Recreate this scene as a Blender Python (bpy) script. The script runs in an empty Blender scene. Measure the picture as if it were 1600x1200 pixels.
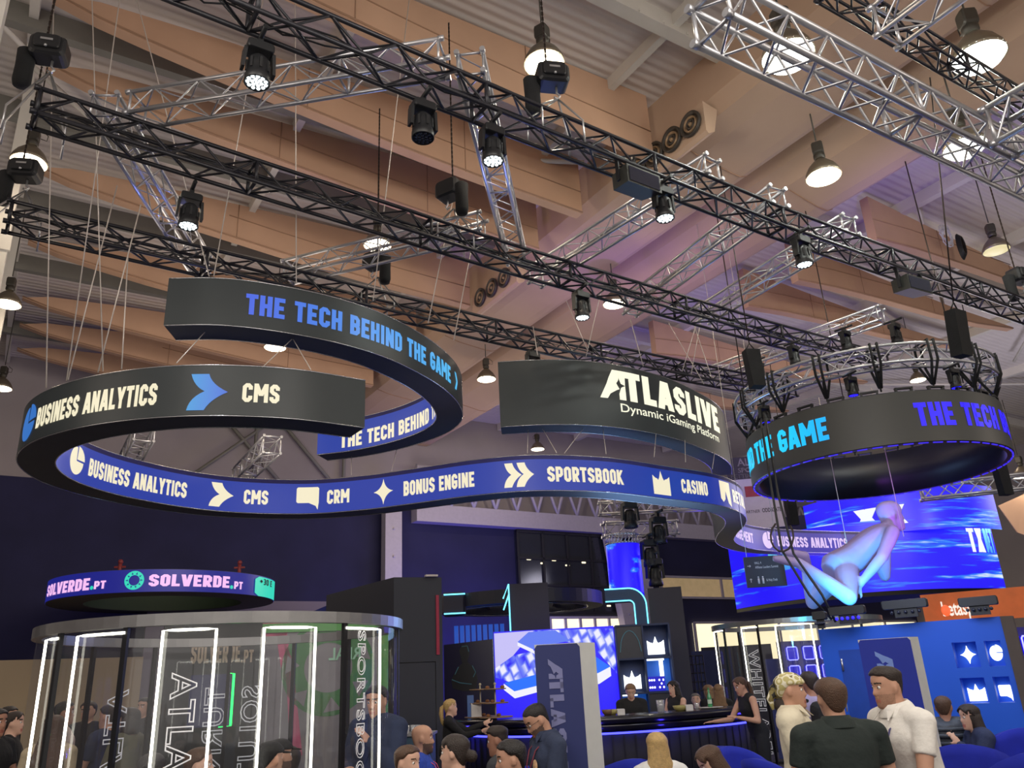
import bpy, bmesh, math, random
import numpy as np
from mathutils import Vector, Matrix

random.seed(7)
SC = bpy.context.scene
COL = SC.collection
PI = math.pi

# ------------------------------------------------------------------ camera
FPX = 1250.0
PITCH = math.radians(20.4)
ROLL = math.radians(2.9)
CAM = Vector((0, 0, 1.65))
_f = Vector((0, math.cos(PITCH), math.sin(PITCH)))
_u = Vector((0, -math.sin(PITCH), math.cos(PITCH)))
_r = Vector((1, 0, 0))
_R = _r * math.cos(ROLL) - _u * math.sin(ROLL)
_U = _u * math.cos(ROLL) + _r * math.sin(ROLL)
cam_data = bpy.data.cameras.new('camera')
cam_data.sensor_fit = 'HORIZONTAL'
cam_data.sensor_width = 36.0
cam_data.lens = FPX / 1600.0 * 36.0
cam_data.clip_start = 0.05
cam_data.clip_end = 300
cam_ob = bpy.data.objects.new('camera', cam_data)
COL.objects.link(cam_ob)
_m = Matrix((_R, _U, -_f)).transposed().to_4x4()
_m.translation = CAM
cam_ob.matrix_world = _m
SC.camera = cam_ob

# ------------------------------------------------------------------ exposure, world, light
SC.view_settings.view_transform = 'Standard'
SC.view_settings.look = 'None'
SC.view_settings.gamma = 1.0
SC.view_settings.exposure = 0.0
SC.view_settings.use_curve_mapping = False
world = bpy.data.worlds.new('hall_ambient')
SC.world = world
world.use_nodes = True
_bg = world.node_tree.nodes['Background']
_bg.inputs['Color'].default_value = (0.95, 0.88, 0.84, 1)
_bg.inputs['Strength'].default_value = 0.66


def area_light(name, loc, aim, size, power, color, size_y=None):
    d = bpy.data.lights.new(name, 'AREA')
    d.energy = power
    d.color = color
    d.size = size
    if size_y:
        d.shape = 'RECTANGLE'
        d.size_y = size_y
    o = bpy.data.objects.new(name, d)
    COL.objects.link(o)
    o.location = loc
    o.rotation_euler = (Vector(aim) - Vector(loc)).to_track_quat('-Z', 'Y').to_euler()
    return o


def spot_light(name, loc, aim, power, color, angle=60, blend=0.5, radius=0.08):
    d = bpy.data.lights.new(name, 'SPOT')
    d.energy = power
    d.color = color
    d.spot_size = math.radians(angle)
    d.spot_blend = blend
    d.shadow_soft_size = radius
    o = bpy.data.objects.new(name, d)
    COL.objects.link(o)
    o.location = loc
    o.rotation_euler = (Vector(aim) - Vector(loc)).to_track_quat('-Z', 'Y').to_euler()
    return o


def point_light(name, loc, power, color, radius=0.12):
    d = bpy.data.lights.new(name, 'POINT')
    d.energy = power
    d.color = color
    d.shadow_soft_size = radius
    o = bpy.data.objects.new(name, d)
    COL.objects.link(o)
    o.location = loc
    return o


# hall axes: the trusses run along HU, the roof beams along HV
HU = Vector((0.842, 0.540, 0)).normalized()
HV = Vector((-HU.y, HU.x, 0))


def hall(s, t, z):
    return HU * s + HV * t + Vector((0, 0, z))


WARM = (1.0, 0.86, 0.72)
# added fill lights standing in for light bounced around the whole hall
for (s_, t_, p_) in [(-7, 0, 900), (3, -2, 1100), (12, -4, 1000), (20, 0, 900), (-4, -8, 900),
                     (6, -9, 1000), (21, 12, 900), (13, 24, 900), (4, 19, 900), (-6, 9, 800), (1.5, 14.5, 500)]:
    point_light('hall_fill_light', hall(s_, t_, 6.4), p_ * 0.33, WARM, 1.4)
area_light('aisle_light', (1.0, 1.5, 6.8), (1.6, 6.2, 1.2), 3.0, 170, (1.0, 0.95, 0.88))
area_light('aisle_light', (-3.5, 2.0, 6.8), (-3.0, 7.5, 1.2), 3.0, 110, (1.0, 0.92, 0.82))
point_light('far_fill_light', hall(30, 13, 7.0), 520, (0.85, 0.82, 1.0), 1.2)  # added fill, brightens the far right where little light reaches
area_light('stand_up_light', (2.6, 15.2, 2.9), (2.6, 14.2, 5.0), 2.0, 75, (0.35, 0.6, 1.0))
spot_light('violet_wash_light', (3.6, 15.4, 3.0), (4.3, 16.4, 5.7), 60, (0.5, 0.15, 1.0), 60, 0.8)
# coloured stage light thrown up to the roof from the stand
spot_light('violet_wash_light', hall(11.5, 12.5, 7.2), hall(13.2, 13.0, 11.5), 260, (0.36, 0.16, 1.0), 105, 1.0)
spot_light('violet_wash_light', hall(14.5, 8.0, 7.5), hall(16.5, 7.2, 12.2), 300, (0.25, 0.13, 1.0), 90, 1.0)
spot_light('violet_wash_light', hall(8.2, 13.6, 7.6), hall(10.4, 14.5, 11.3), 180, (0.42, 0.2, 1.0), 95, 1.0)
spot_light('violet_wash_light', hall(6.2, 13.4, 7.9), hall(5.0, 13.0, 12.2), 90, (0.5, 0.25, 1.0), 80, 1.0)
spot_light('blue_wash_light', hall(16.6, 14.8, 6.4), hall(20.0, 18.0, 12.0), 420, (0.3, 0.25, 1.0), 110, 1.0)

spot_light('blue_truss_light', (-4.4, 9.6, 5.6), (-4.3, 8.4, 7.66), 70, (0.25, 0.3, 1.0), 80, 1.0)
spot_light('blue_truss_light', (0.2, 9.4, 5.9), (0.0, 8.2, 7.66), 70, (0.25, 0.3, 1.0), 80, 1.0)
# blue spill of the video walls on the back drape
area_light('blue_wall_spill', hall(15.5, 26.0, 1.5), hall(15.5, 29, 4.5), 5, 260, (0.12, 0.10, 1.0), 2)
area_light('screen_spill', hall(19.5, 14.0, 4.2), hall(12.5, 12.0, 3.0), 4, 90, (0.1, 0.06, 1.0), 2)

# ------------------------------------------------------------------ pixel -> place
def ray(px, py):
    return (_f * FPX + _R * (px - 800) + _U * (600 - py)).normalized()


def atz(px, py, z):
    d = ray(px, py)
    return CAM + d * ((z - CAM.z) / d.z)


def aty(px, py, y):
    d = ray(px, py)
    return CAM + d * (y / d.y)


def atd(px, py, dist):
    d = ray(px, py)
    return CAM + d * (dist / math.hypot(d.x, d.y))


def lin(c):
    c = c / 255.0
    return c / 12.92 if c <= 0.04045 else ((c + 0.055) / 1.055) ** 2.4


def rgb(r, g, b):
    return (lin(r), lin(g), lin(b), 1.0)


# ------------------------------------------------------------------ materials
_mats = {}


def mat(name, col, rough=0.6, metal=0.0, emit=None, es=1.0, noise=0.06, nscale=9.0, spec=0.5, bump=0.0, bscale=60.0, coat=0.0):
    if name in _mats:
        return _mats[name]
    m = bpy.data.materials.new(name)
    m.use_nodes = True
    nt = m.node_tree
    b = nt.nodes['Principled BSDF']
    b.inputs['Roughness'].default_value = rough
    b.inputs['Metallic'].default_value = metal
    b.inputs['Specular IOR Level'].default_value = spec
    b.inputs['Coat Weight'].default_value = coat
    tc = nt.nodes.new('ShaderNodeTexCoord')
    if noise > 0:
        n = nt.nodes.new('ShaderNodeTexNoise')
        n.inputs['Scale'].default_value = nscale
        n.inputs['Detail'].default_value = 4
        r = nt.nodes.new('ShaderNodeValToRGB')
        r.color_ramp.elements[0].position = 0.3
        r.color_ramp.elements[1].position = 0.7
        r.color_ramp.elements[0].color = tuple(c * (1 - noise) for c in col[:3]) + (1,)
        r.color_ramp.elements[1].color = tuple(min(1, c * (1 + noise)) for c in col[:3]) + (1,)
        nt.links.new(tc.outputs['Object'], n.inputs['Vector'])
        nt.links.new(n.outputs['Fac'], r.inputs['Fac'])
        nt.links.new(r.outputs['Color'], b.inputs['Base Color'])
    else:
        b.inputs['Base Color'].default_value = col
    if bump > 0:
        n2 = nt.nodes.new('ShaderNodeTexNoise')
        n2.inputs['Scale'].default_value = bscale
        n2.inputs['Detail'].default_value = 3
        bp = nt.nodes.new('ShaderNodeBump')
        bp.inputs['Strength'].default_value = bump
        bp.inputs['Distance'].default_value = 0.02
        nt.links.new(tc.outputs['Object'], n2.inputs['Vector'])
        nt.links.new(n2.outputs['Fac'], bp.inputs['Height'])
        nt.links.new(bp.outputs['Normal'], b.inputs['Normal'])
    if emit is not None:
        b.inputs['Emission Color'].default_value = emit
        b.inputs['Emission Strength'].default_value = es
    _mats[name] = m
    return m


def glow(name, col, es=1.0):
    """A lit LED surface."""
    if name in _mats:
        return _mats[name]
    m = mat(name, (0.02, 0.02, 0.02, 1), 0.4, emit=col, es=es, noise=0)
    return m


def gradient_glow(name, c0, c1, p0, p1, es=1.0):
    """LED content whose colour runs from c0 at place p0 to c1 at place p1 (world places on a mesh with its origin at 0)."""
    if name in _mats:
        return _mats[name]
    m = glow(name, c0, es)
    nt = m.node_tree
    b = nt.nodes['Principled BSDF']
    g = nt.nodes.new('ShaderNodeNewGeometry')
    sub = nt.nodes.new('ShaderNodeVectorMath'); sub.operation = 'SUBTRACT'
    sub.inputs[1].default_value = p0
    d = Vector(p1) - Vector(p0)
    dot = nt.nodes.new('ShaderNodeVectorMath'); dot.operation = 'DOT_PRODUCT'
    dot.inputs[1].default_value = d / d.length_squared
    r = nt.nodes.new('ShaderNodeValToRGB')
    r.color_ramp.elements[0].color = c0
    r.color_ramp.elements[1].color = c1
    nt.links.new(g.outputs['Position'], sub.inputs[0])
    nt.links.new(sub.outputs[0], dot.inputs[0])
    nt.links.new(dot.outputs['Value'], r.inputs['Fac'])
    nt.links.new(r.outputs['Color'], b.inputs['Emission Color'])
    return m


def glass(name, tint=(0.9, 0.93, 0.95), refl=0.10, haze=0.05, hazecol=(0.5, 0.5, 0.52)):
    """A thin clear pane: mostly see-through, some mirror reflection, a little surface dust."""
    if name in _mats:
        return _mats[name]
    m = bpy.data.materials.new(name)
    m.use_nodes = True
    nt = m.node_tree
    nt.nodes.remove(nt.nodes['Principled BSDF'])
    out = nt.nodes['Material Output']
    tr = nt.nodes.new('ShaderNodeBsdfTransparent'); tr.inputs['Color'].default_value = tint + (1,)
    gl = nt.nodes.new('ShaderNodeBsdfGlossy'); gl.inputs['Roughness'].default_value = 0.03
    df = nt.nodes.new('ShaderNodeBsdfDiffuse'); df.inputs['Color'].default_value = hazecol + (1,)
    a = nt.nodes.new('ShaderNodeMixShader'); a.inputs['Fac'].default_value = refl
    c = nt.nodes.new('ShaderNodeMixShader'); c.inputs['Fac'].default_value = haze
    nt.links.new(tr.outputs[0], a.inputs[1]); nt.links.new(gl.outputs[0], a.inputs[2])
    nt.links.new(a.outputs[0], c.inputs[1]); nt.links.new(df.outputs[0], c.inputs[2])
    nt.links.new(c.outputs[0], out.inputs['Surface'])
    _mats[name] = m
    return m


# ------------------------------------------------------------------ mesh builder
def frame_of(d):
    d = Vector(d).normalized()
    a = Vector((0, 0, 1)) if abs(d.z) < 0.95 else Vector((1, 0, 0))
    x = d.cross(a).normalized()
    y = x.cross(d).normalized()
    return x, y


class MB:
    def __init__(self):
        self.v = []
        self.f = []
        self.s = []
        self.mi = []

    def add(self, vs, fs, smooth=False, mi=0):
        k = len(self.v)
        self.v.extend([Vector(p) for p in vs])
        for f in fs:
            self.f.append([i + k for i in f])
            self.s.append(smooth)
            self.mi.append(mi)

    def box(self, c, size, rot=None, mi=0, taper=1.0):
        c = Vector(c)
        hx, hy, hz = size[0] / 2, size[1] / 2, size[2] / 2
        vs = []
        for sz in (-1, 1):
            k = taper if sz > 0 else 1.0
            for sx, sy in ((-1, -1), (1, -1), (1, 1), (-1, 1)):
                p = Vector((sx * hx * k, sy * hy * k, sz * hz))
                if rot is not None:
                    p = rot @ p
                vs.append(c + p)
        self.add(vs, [(3, 2, 1, 0), (4, 5, 6, 7), (0, 1, 5, 4), (1, 2, 6, 5), (2, 3, 7, 6), (3, 0, 4, 7)], False, mi)
        return self

    def rbox(self, c, size, r, rot=None, mi=0, seg=3):
        """A box with rounded vertical-profile corners (rounded in its own x/z outline, extruded along y)."""
        hx, hy, hz = size[0] / 2, size[1] / 2, size[2] / 2
        r = min(r, hx * 0.98, hz * 0.98)
        out = []
        for (cx, cz, a0) in ((hx - r, hz - r, 0), (-hx + r, hz - r, 90), (-hx + r, -hz + r, 180), (hx - r, -hz + r, 270)):
            for k in range(seg + 1):
                a = math.radians(a0 + 90 * k / seg)
                out.append((cx + r * math.cos(a), cz + r * math.sin(a)))
        n = len(out)
        e = min(r * 0.5, hy * 0.5)
        rings = [(-hy, 1 - e / max(hx, hz)), (-hy + e, 1.0), (hy - e, 1.0), (hy, 1 - e / max(hx, hz))]
        vs = []
        for (y, k) in rings:
            for (x, z) in out:
                p = Vector((x * k, y, z * k))
                if rot is not None:
                    p = rot @ p
                vs.append(Vector(c) + p)
        fs = [tuple(range(n)), tuple(reversed(range(3 * n, 4 * n)))]
        for q in range(3):
            for i in range(n):
                j = (i + 1) % n
                fs.append((q * n + j, q * n + i, (q + 1) * n + i, (q + 1) * n + j))
        self.add(vs, fs, False, mi)
        return self

    def tube(self, p, q, r, n=8, r2=None, caps=True, mi=0, smooth=True):
        p = Vector(p); q = Vector(q)
        if (q - p).length < 1e-6:
            return self
        r2 = r if r2 is None else r2
        x, y = frame_of(q - p)
        vs = []
        for (c, rr) in ((p, r), (q, r2)):
            for i in range(n):
                a = 2 * PI * i / n
                vs.append(c + x * (rr * math.cos(a)) + y * (rr * math.sin(a)))
        fs = [(i, i + n, (i + 1) % n + n, (i + 1) % n) for i in range(n)]
        self.add(vs, fs, smooth, mi)
        if caps:
            k = len(self.v) - 2 * n
            self.f.append([k + i for i in range(n)]); self.s.append(False); self.mi.append(mi)
            self.f.append([k + n + i for i in reversed(range(n))]); self.s.append(False); self.mi.append(mi)
        return self

    def path(self, pts, r, n=8, closed=False, mi=0, caps=True, flat=None):
        """A tube (or, with flat=(w,h), a flat strap) along a polyline."""
        pts = [Vector(p) for p in pts]
        m = len(pts)
        vs = []
        px = None
        for i in range(m):
            a = pts[(i - 1) % m] if (closed or i > 0) else pts[i]
            b = pts[(i + 1) % m] if (closed or i < m - 1) else pts[i]
            d = (b - a)
            if d.length < 1e-9:
                d = Vector((0, 0, 1))
            d.normalize()
            if px is None:
                x, y = frame_of(d)
            else:
                x = (px - d * px.dot(d))
                if x.length < 1e-6:
                    x, y = frame_of(d)
                x.normalize()
                y = x.cross(d).normalized()
            px = x
            rr = r[i] if isinstance(r, (list, tuple)) else r
            for k in range(n):
                an = 2 * PI * (k + 0.5) / n
                if flat:
                    vs.append(pts[i] + x * (flat[0] * math.cos(an)) + y * (flat[1] * math.sin(an)))
                else:
                    vs.append(pts[i] + x * (rr * math.cos(an)) + y * (rr * math.sin(an)))
        fs = []
        for i in range(m if closed else m - 1):
            j = (i + 1) % m
            for k in range(n):
                l = (k + 1) % n
                fs.append((i * n + k, j * n + k, j * n + l, i * n + l))
        self.add(vs, fs, n > 4, mi)
        if caps and not closed:
            k0 = len(self.v) - m * n
            self.f.append([k0 + k for k in range(n)]); self.s.append(False); self.mi.append(mi)
            self.f.append([k0 + (m - 1) * n + k for k in reversed(range(n))]); self.s.append(False); self.mi.append(mi)
        return self

    def lathe(self, prof, o=(0, 0, 0), n=24, rot=None, mi=0, smooth=True, arc=None, sx=1.0, sy=1.0):
        o = Vector(o)
        vs = []
        full = arc is None
        a0, a1 = (0, 2 * PI) if full else arc
        cnt = n if full else n + 1
        for (r, z) in prof:
            for i in range(cnt):
                a = a0 + (a1 - a0) * i / n
                p = Vector((r * math.cos(a) * sx, r * math.sin(a) * sy, z))
                if rot is not None:
                    p = rot @ p
                vs.append(o + p)
        fs = []
        for k in range(len(prof) - 1):
            for i in range(n):
                j = (i + 1) % cnt
                fs.append((k * cnt + i, k * cnt + j, (k + 1) * cnt + j, (k + 1) * cnt + i))
        self.add(vs, fs, smooth, mi)
        return self

    def prism(self, front, back, mi=0, sides=True):
        """Closed solid between two outlines of the same point count."""
        n = len(front)
        fs = [tuple(range(n)), tuple(reversed(range(n, 2 * n)))]
        if sides:
            for i in range(n):
                j = (i + 1) % n
                fs.append((j, i, n + i, n + j))
        self.add(list(front) + list(back), fs, False, mi)
        return self

    def ball(self, c, r, n=12, m=8, mi=0, rot=None):
        rx, ry, rz = (r, r, r) if not isinstance(r, (tuple, list)) else r
        c = Vector(c)
        vs = []
        for j in range(m + 1):
            th = PI * j / m
            for i in range(n):
                a = 2 * PI * i / n
                p = Vector((rx * math.sin(th) * math.cos(a), ry * math.sin(th) * math.sin(a), rz * math.cos(th)))
                if rot is not None:
                    p = rot @ p
                vs.append(c + p)
        fs = []
        for j in range(m):
            for i in range(n):
                k = (i + 1) % n
                fs.append((j * n + i, (j + 1) * n + i, (j + 1) * n + k, j * n + k))
        self.add(vs, fs, True, mi)
        return self

    def build(self, name, mats, parent=None, local=False, origin=None):
        me = bpy.data.meshes.new(name)
        if parent is not None and not local:
            o0 = Vector(parent.get('_o', (0, 0, 0)))
        elif parent is None and not local:
            if origin is None:
                lo = [min(p[i] for p in self.v) for i in range(3)]
                hi = [max(p[i] for p in self.v) for i in range(3)]
                o0 = Vector(((lo[0] + hi[0]) / 2, (lo[1] + hi[1]) / 2, lo[2]))
            else:
                o0 = Vector(origin)
        else:
            o0 = Vector((0, 0, 0))
        me.from_pydata([tuple(p - o0) for p in self.v], [], self.f)
        if not isinstance(mats, (list, tuple)):
            mats = [mats]
        for m in mats:
            me.materials.append(m)
        me.polygons.foreach_set('use_smooth', self.s)
        me.polygons.foreach_set('material_index', self.mi)
        bm = bmesh.new()
        bm.from_mesh(me)
        bmesh.ops.remove_doubles(bm, verts=bm.verts, dist=1e-5)
        bmesh.ops.recalc_face_normals(bm, faces=bm.faces)
        bm.to_mesh(me)
        bm.free()
        me.update()
        o = bpy.data.objects.new(name, me)
        COL.objects.link(o)
        if parent is not None:
            o.parent = parent
            if not local and parent.parent is not None and parent.type != 'EMPTY':
                pass
        else:
            o.location = o0
            o['_o'] = tuple(o0)
        if parent is not None:
            o['_o'] = tuple(o0)
        return o


def tag(o, label, cat, group=None, kind=None):
    o['label'] = label
    o['category'] = cat
    if group:
        o['group'] = group
    if kind:
        o['kind'] = kind
    return o


def thing(name, loc, label, cat, group=None):
    o = bpy.data.objects.new(name, None)
    o.empty_display_size = 0.1
    COL.objects.link(o)
    o.location = loc
    o['_o'] = tuple(loc)
    return tag(o, label, cat, group)


def structure(o):
    o['kind'] = 'structure'
    return o


def copy_tree(o, parent=None):
    c = o.copy()
    COL.objects.link(c)
    if parent is not None:
        c.parent = parent
    for ch in [x for x in bpy.data.objects if x.parent == o]:
        copy_tree(ch, c)
    return c


# ------------------------------------------------------------------ condensed block lettering
GW = {'I': 0.24, 'M': 0.74, 'W': 0.8, ' ': 0.26, '.': 0.24, 'L': 0.44, 'E': 0.46, 'F': 0.45, 'T': 0.5, 'N': 0.56, 'A': 0.58, 'V': 0.58, 'Y': 0.56, 'K': 0.56}


def glyph(ch, t=0.21, c=0.1):
    """Strokes of one capital: (width, list of polylines); unit height."""
    w = GW.get(ch, 0.52)
    L, Rr, B, T = t / 2, w - t / 2, t / 2, 1 - t / 2
    M = 0.5
    P = []
    o = [(Rr, M), (Rr, T - c), (Rr - c, T), (L + c, T), (L, T - c), (L, B + c), (L + c, B), (Rr - c, B), (Rr, B + c), (Rr, M)]
    if ch == 'A':
        P = [[(L - 0.02, 0), (w / 2 - 0.03, 1)], [(Rr + 0.02, 0), (w / 2 + 0.03, 1)], [(L + 0.06, 0.28), (Rr - 0.06, 0.28)]]
    elif ch == 'B':
        P = [[(L, 0), (L, 1)], [(L, T), (Rr - c, T), (Rr - 0.01, T - c), (Rr - 0.01, M + c * 0.7), (Rr - c, M)], [(L, M), (Rr - c, M), (Rr, M - c), (Rr, B + c), (Rr - c, B), (L, B)]]
    elif ch == 'C':
        P = [[(Rr, 0.66), (Rr, T - c), (Rr - c, T), (L + c, T), (L, T - c), (L, B + c), (L + c, B), (Rr - c, B), (Rr, B + c), (Rr, 0.34)]]
    elif ch == 'D':
        P = [[(L, 0), (L, 1)], [(L, T), (Rr - c, T), (Rr, T - c), (Rr, B + c), (Rr - c, B), (L, B)]]
    elif ch == 'E':
        P = [[(L, 0), (L, 1)], [(L, T), (w, T)], [(L, M), (w - 0.05, M)], [(L, B), (w, B)]]
    elif ch == 'F':
        P = [[(L, 0), (L, 1)], [(L, T), (w, T)], [(L, M), (w - 0.05, M)]]
    elif ch == 'G':
        P = [[(Rr, 0.68), (Rr, T - c), (Rr - c, T), (L + c, T), (L, T - c), (L, B + c), (L + c, B), (Rr - c, B), (Rr, B + c), (Rr, 0.46), (Rr - 0.2, 0.46)]]
    elif ch == 'H':
        P = [[(L, 0), (L, 1)], [(Rr, 0), (Rr, 1)], [(L, M), (Rr, M)]]
    elif ch == 'I':
        P = [[(w / 2, 0), (w / 2, 1)]]
    elif ch == 'K':
        P = [[(L, 0), (L, 1)], [(L, 0.42), (Rr, 1)], [(L + 0.1, 0.55), (Rr + 0.02, 0)]]
    elif ch == 'L':
        P = [[(L, 0), (L, 1)], [(L, B), (w, B)]]
    elif ch == 'M':
        P = [[(L, 0), (L, 1)], [(Rr, 0), (Rr, 1)], [(L, 1), (w / 2, 0.35)], [(Rr, 1), (w / 2, 0.35)]]
    elif ch == 'N':
        P = [[(L, 0), (L, 1)], [(Rr, 0), (Rr, 1)], [(L, 1), (Rr, 0)]]
    elif ch in 'O0':
        P = [o]
    elif ch == 'P':
        P = [[(L, 0), (L, 1)], [(L, T), (Rr - c, T), (Rr, T - c), (Rr, 0.4 + c), (Rr - c, 0.4), (L, 0.4)]]
    elif ch == 'R':
        P = [[(L, 0), (L, 1)], [(L, T), (Rr - c, T), (Rr, T - c), (Rr, 0.44 + c), (Rr - c, 0.44), (L, 0.44)], [(L + 0.14, 0.44), (Rr + 0.01, 0)]]
    elif ch == 'S':
        P = [[(Rr, 0.68), (Rr, T - c), (Rr - c, T), (L + c, T), (L, T - c), (L, M + c + 0.02), (L + c, M + 0.02), (Rr - c, M - 0.02), (Rr, M - c - 0.02), (Rr, B + c), (Rr - c, B), (L + c, B), (L, B + c), (L, 0.32)]]
    elif ch == 'T':
        P = [[(w / 2, 0), (w / 2, 1)], [(0, T), (w, T)]]
    elif ch == 'U':
        P = [[(L, 1), (L, B + c), (L + c, B), (Rr - c, B), (Rr, B + c), (Rr, 1)]]
    elif ch == 'V':
        P = [[(L - 0.02, 1), (w / 2 - 0.03, 0)], [(Rr + 0.02, 1), (w / 2 + 0.03, 0)]]
    elif ch == 'W':
        P = [[(L - 0.02, 1), (0.26, 0)], [(Rr + 0.02, 1), (w - 0.26, 0)], [(w / 2, 0.8), (0.26, 0)], [(w / 2, 0.8), (w - 0.26, 0)]]
    elif ch == 'X':
        P = [[(L, 0), (Rr, 1)], [(L, 1), (Rr, 0)]]
    elif ch == 'Y':
        P = [[(w / 2, 0), (w / 2, 0.45)], [(L - 0.02, 1), (w / 2, 0.4)], [(Rr + 0.02, 1), (w / 2, 0.4)]]
    elif ch == 'Z':
        P = [[(0, T), (w, T)], [(0, B), (w, B)], [(Rr, T), (L, B)]]
    elif ch == '3':
        P = [[(L, T), (Rr - c, T), (Rr, T - c), (Rr, M + c), (Rr - c, M)], [(L + 0.08, M), (Rr - c, M), (Rr, M - c), (Rr, B + c), (Rr - c, B), (L, B)]]
    elif ch == '+':
        P = [[(w / 2, 0.25), (w / 2, 0.75)], [(0.02, 0.5), (w - 0.02, 0.5)]]
    elif ch == '.':
        P = [[(0.02, 0.11), (0.22, 0.11)]]
    return w, P


def stroke_quads(pl, t):
    """Mitred strip of quads along a polyline."""
    pts = [Vector((p[0], p[1])) for p in pl]
    closed = (pts[0] - pts[-1]).length < 1e-6
    if closed:
        pts = pts[:-1]
    n = len(pts)
    Lp, Rp = [], []
    for i in range(n):
        a = pts[(i - 1) % n] if (closed or i > 0) else None
        b = pts[(i + 1) % n] if (closed or i < n - 1) else None
        d1 = (pts[i] - a).normalized() if a is not None else None
        d2 = (b - pts[i]).normalized() if b is not None else None
        if d1 is None: d1 = d2
        if d2 is None: d2 = d1
        n1 = Vector((-d1.y, d1.x)); n2 = Vector((-d2.y, d2.x))
        m = (n1 + n2)
        m = m / max(0.3, m.length_squared) * 2 * 0.5
        m = (n1 + n2).normalized() / max(0.5, (n1 + n2).normalized().dot(n1))
        Lp.append(pts[i] + m * t / 2)
        Rp.append(pts[i] - m * t / 2)
    out = []
    for i in range(n if closed else n - 1):
        j = (i + 1) % n
        out.append([Rp[i], Rp[j], Lp[j], Lp[i]])
    return out


def text_polys(s, slant=0.0, t=0.21, gap=0.075):
    """Flat polygons of a word in unit height; returns (total width, polygons)."""
    x = 0
    out = []
    for ch in s:
        w, P = glyph(ch, t)
        for pl in P:
            diag = len(pl) == 2 and abs(pl[0][0] - pl[1][0]) > 0.02 and abs(pl[0][1] - pl[1][1]) > 0.02
            if diag:     # horizontal-cut diagonals keep flat ends
                (x0, y0), (x1, y1) = pl
                h = t / 2 * 1.08
                q = [(x0 - h, y0), (x0 + h, y0), (x1 + h, y1), (x1 - h, y1)]
                if y0 > y1:
                    q = [q[3], q[2], q[1], q[0]]
                polys = [[Vector(p) for p in q]]
            else:
                polys = stroke_quads(pl, t)
            for p in polys:
                out.append([Vector((x + v.x + slant * v.y, v.y)) for v in p])
        x += w + gap
    return x - gap, out


def clip_x(poly, x0, x1):
    def half(ps, f):
        res = []
        for i in range(len(ps)):
            a, b = ps[i], ps[(i + 1) % len(ps)]
            fa, fb = f(a), f(b)
            if fa >= 0: res.append(a)
            if (fa > 0 and fb < 0) or (fa < 0 and fb > 0):
                k = fa / (fa - fb)
                res.append(a + (b - a) * k)
        return res
    p = half(poly, lambda v: v.x - x0)
    return half(p, lambda v: x1 - v.x) if len(p) > 2 else []


def lay(mb, polys, place, step=None, mi=0):
    """Put flat polygons on a surface: place(x, y) -> 3-D point; step slices them so they follow a curve."""
    for p in polys:
        if step:
            lo = min(v.x for v in p); hi = max(v.x for v in p)
            k0 = math.floor(lo / step); k1 = math.ceil(hi / step)
            for k in range(k0, k1):
                q = clip_x(p, k * step, (k + 1) * step)
                if len(q) > 2:
                    mb.add([place(v.x, v.y) for v in q], [tuple(range(len(q)))], False, mi)
        else:
            mb.add([place(v.x, v.y) for v in p], [tuple(range(len(p)))], False, mi)


def bfont_polys(s, bold=0.0, space=1.0):
    """Flat polygons of a text in Blender's built-in face; returns (width, height, polygons)."""
    c = bpy.data.curves.new('lettering_source', 'FONT')
    c.body = s
    c.offset = bold
    c.space_character = space
    c.resolution_u = 3
    o = bpy.data.objects.new('lettering_source', c)
    COL.objects.link(o)
    bpy.context.view_layer.update()
    dg = bpy.context.evaluated_depsgraph_get()
    me = bpy.data.meshes.new_from_object(o.evaluated_get(dg))
    vs = [v.co.copy() for v in me.vertices]
    polys = [[Vector((vs[i].x, vs[i].y)) for i in f.vertices] for f in me.polygons]
    bpy.data.objects.remove(o)
    bpy.data.curves.remove(c)
    bpy.data.meshes.remove(me)
    x0 = min(v.x for p in polys for v in p); x1 = max(v.x for p in polys for v in p)
    y0 = 0.0
    y1 = 0.7
    polys = [[Vector((v.x - x0, v.y)) for v in p] for p in polys]
    return x1 - x0, y1, polys


# icon outlines in a unit box centred on 0
def arc_pts(cx, cy, r, a0, a1, n):
    return [Vector((cx + r * math.cos(math.radians(a0 + (a1 - a0) * i / n)), cy + r * math.sin(math.radians(a0 + (a1 - a0) * i / n)))) for i in range(n + 1)]


def bez(p0, p1, p2, n=6):
    p0, p1, p2 = Vector(p0), Vector(p1), Vector(p2)
    return [p0 * (1 - k) ** 2 + p1 * 2 * k * (1 - k) + p2 * k * k for k in [i / n for i in range(n + 1)]]


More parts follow.
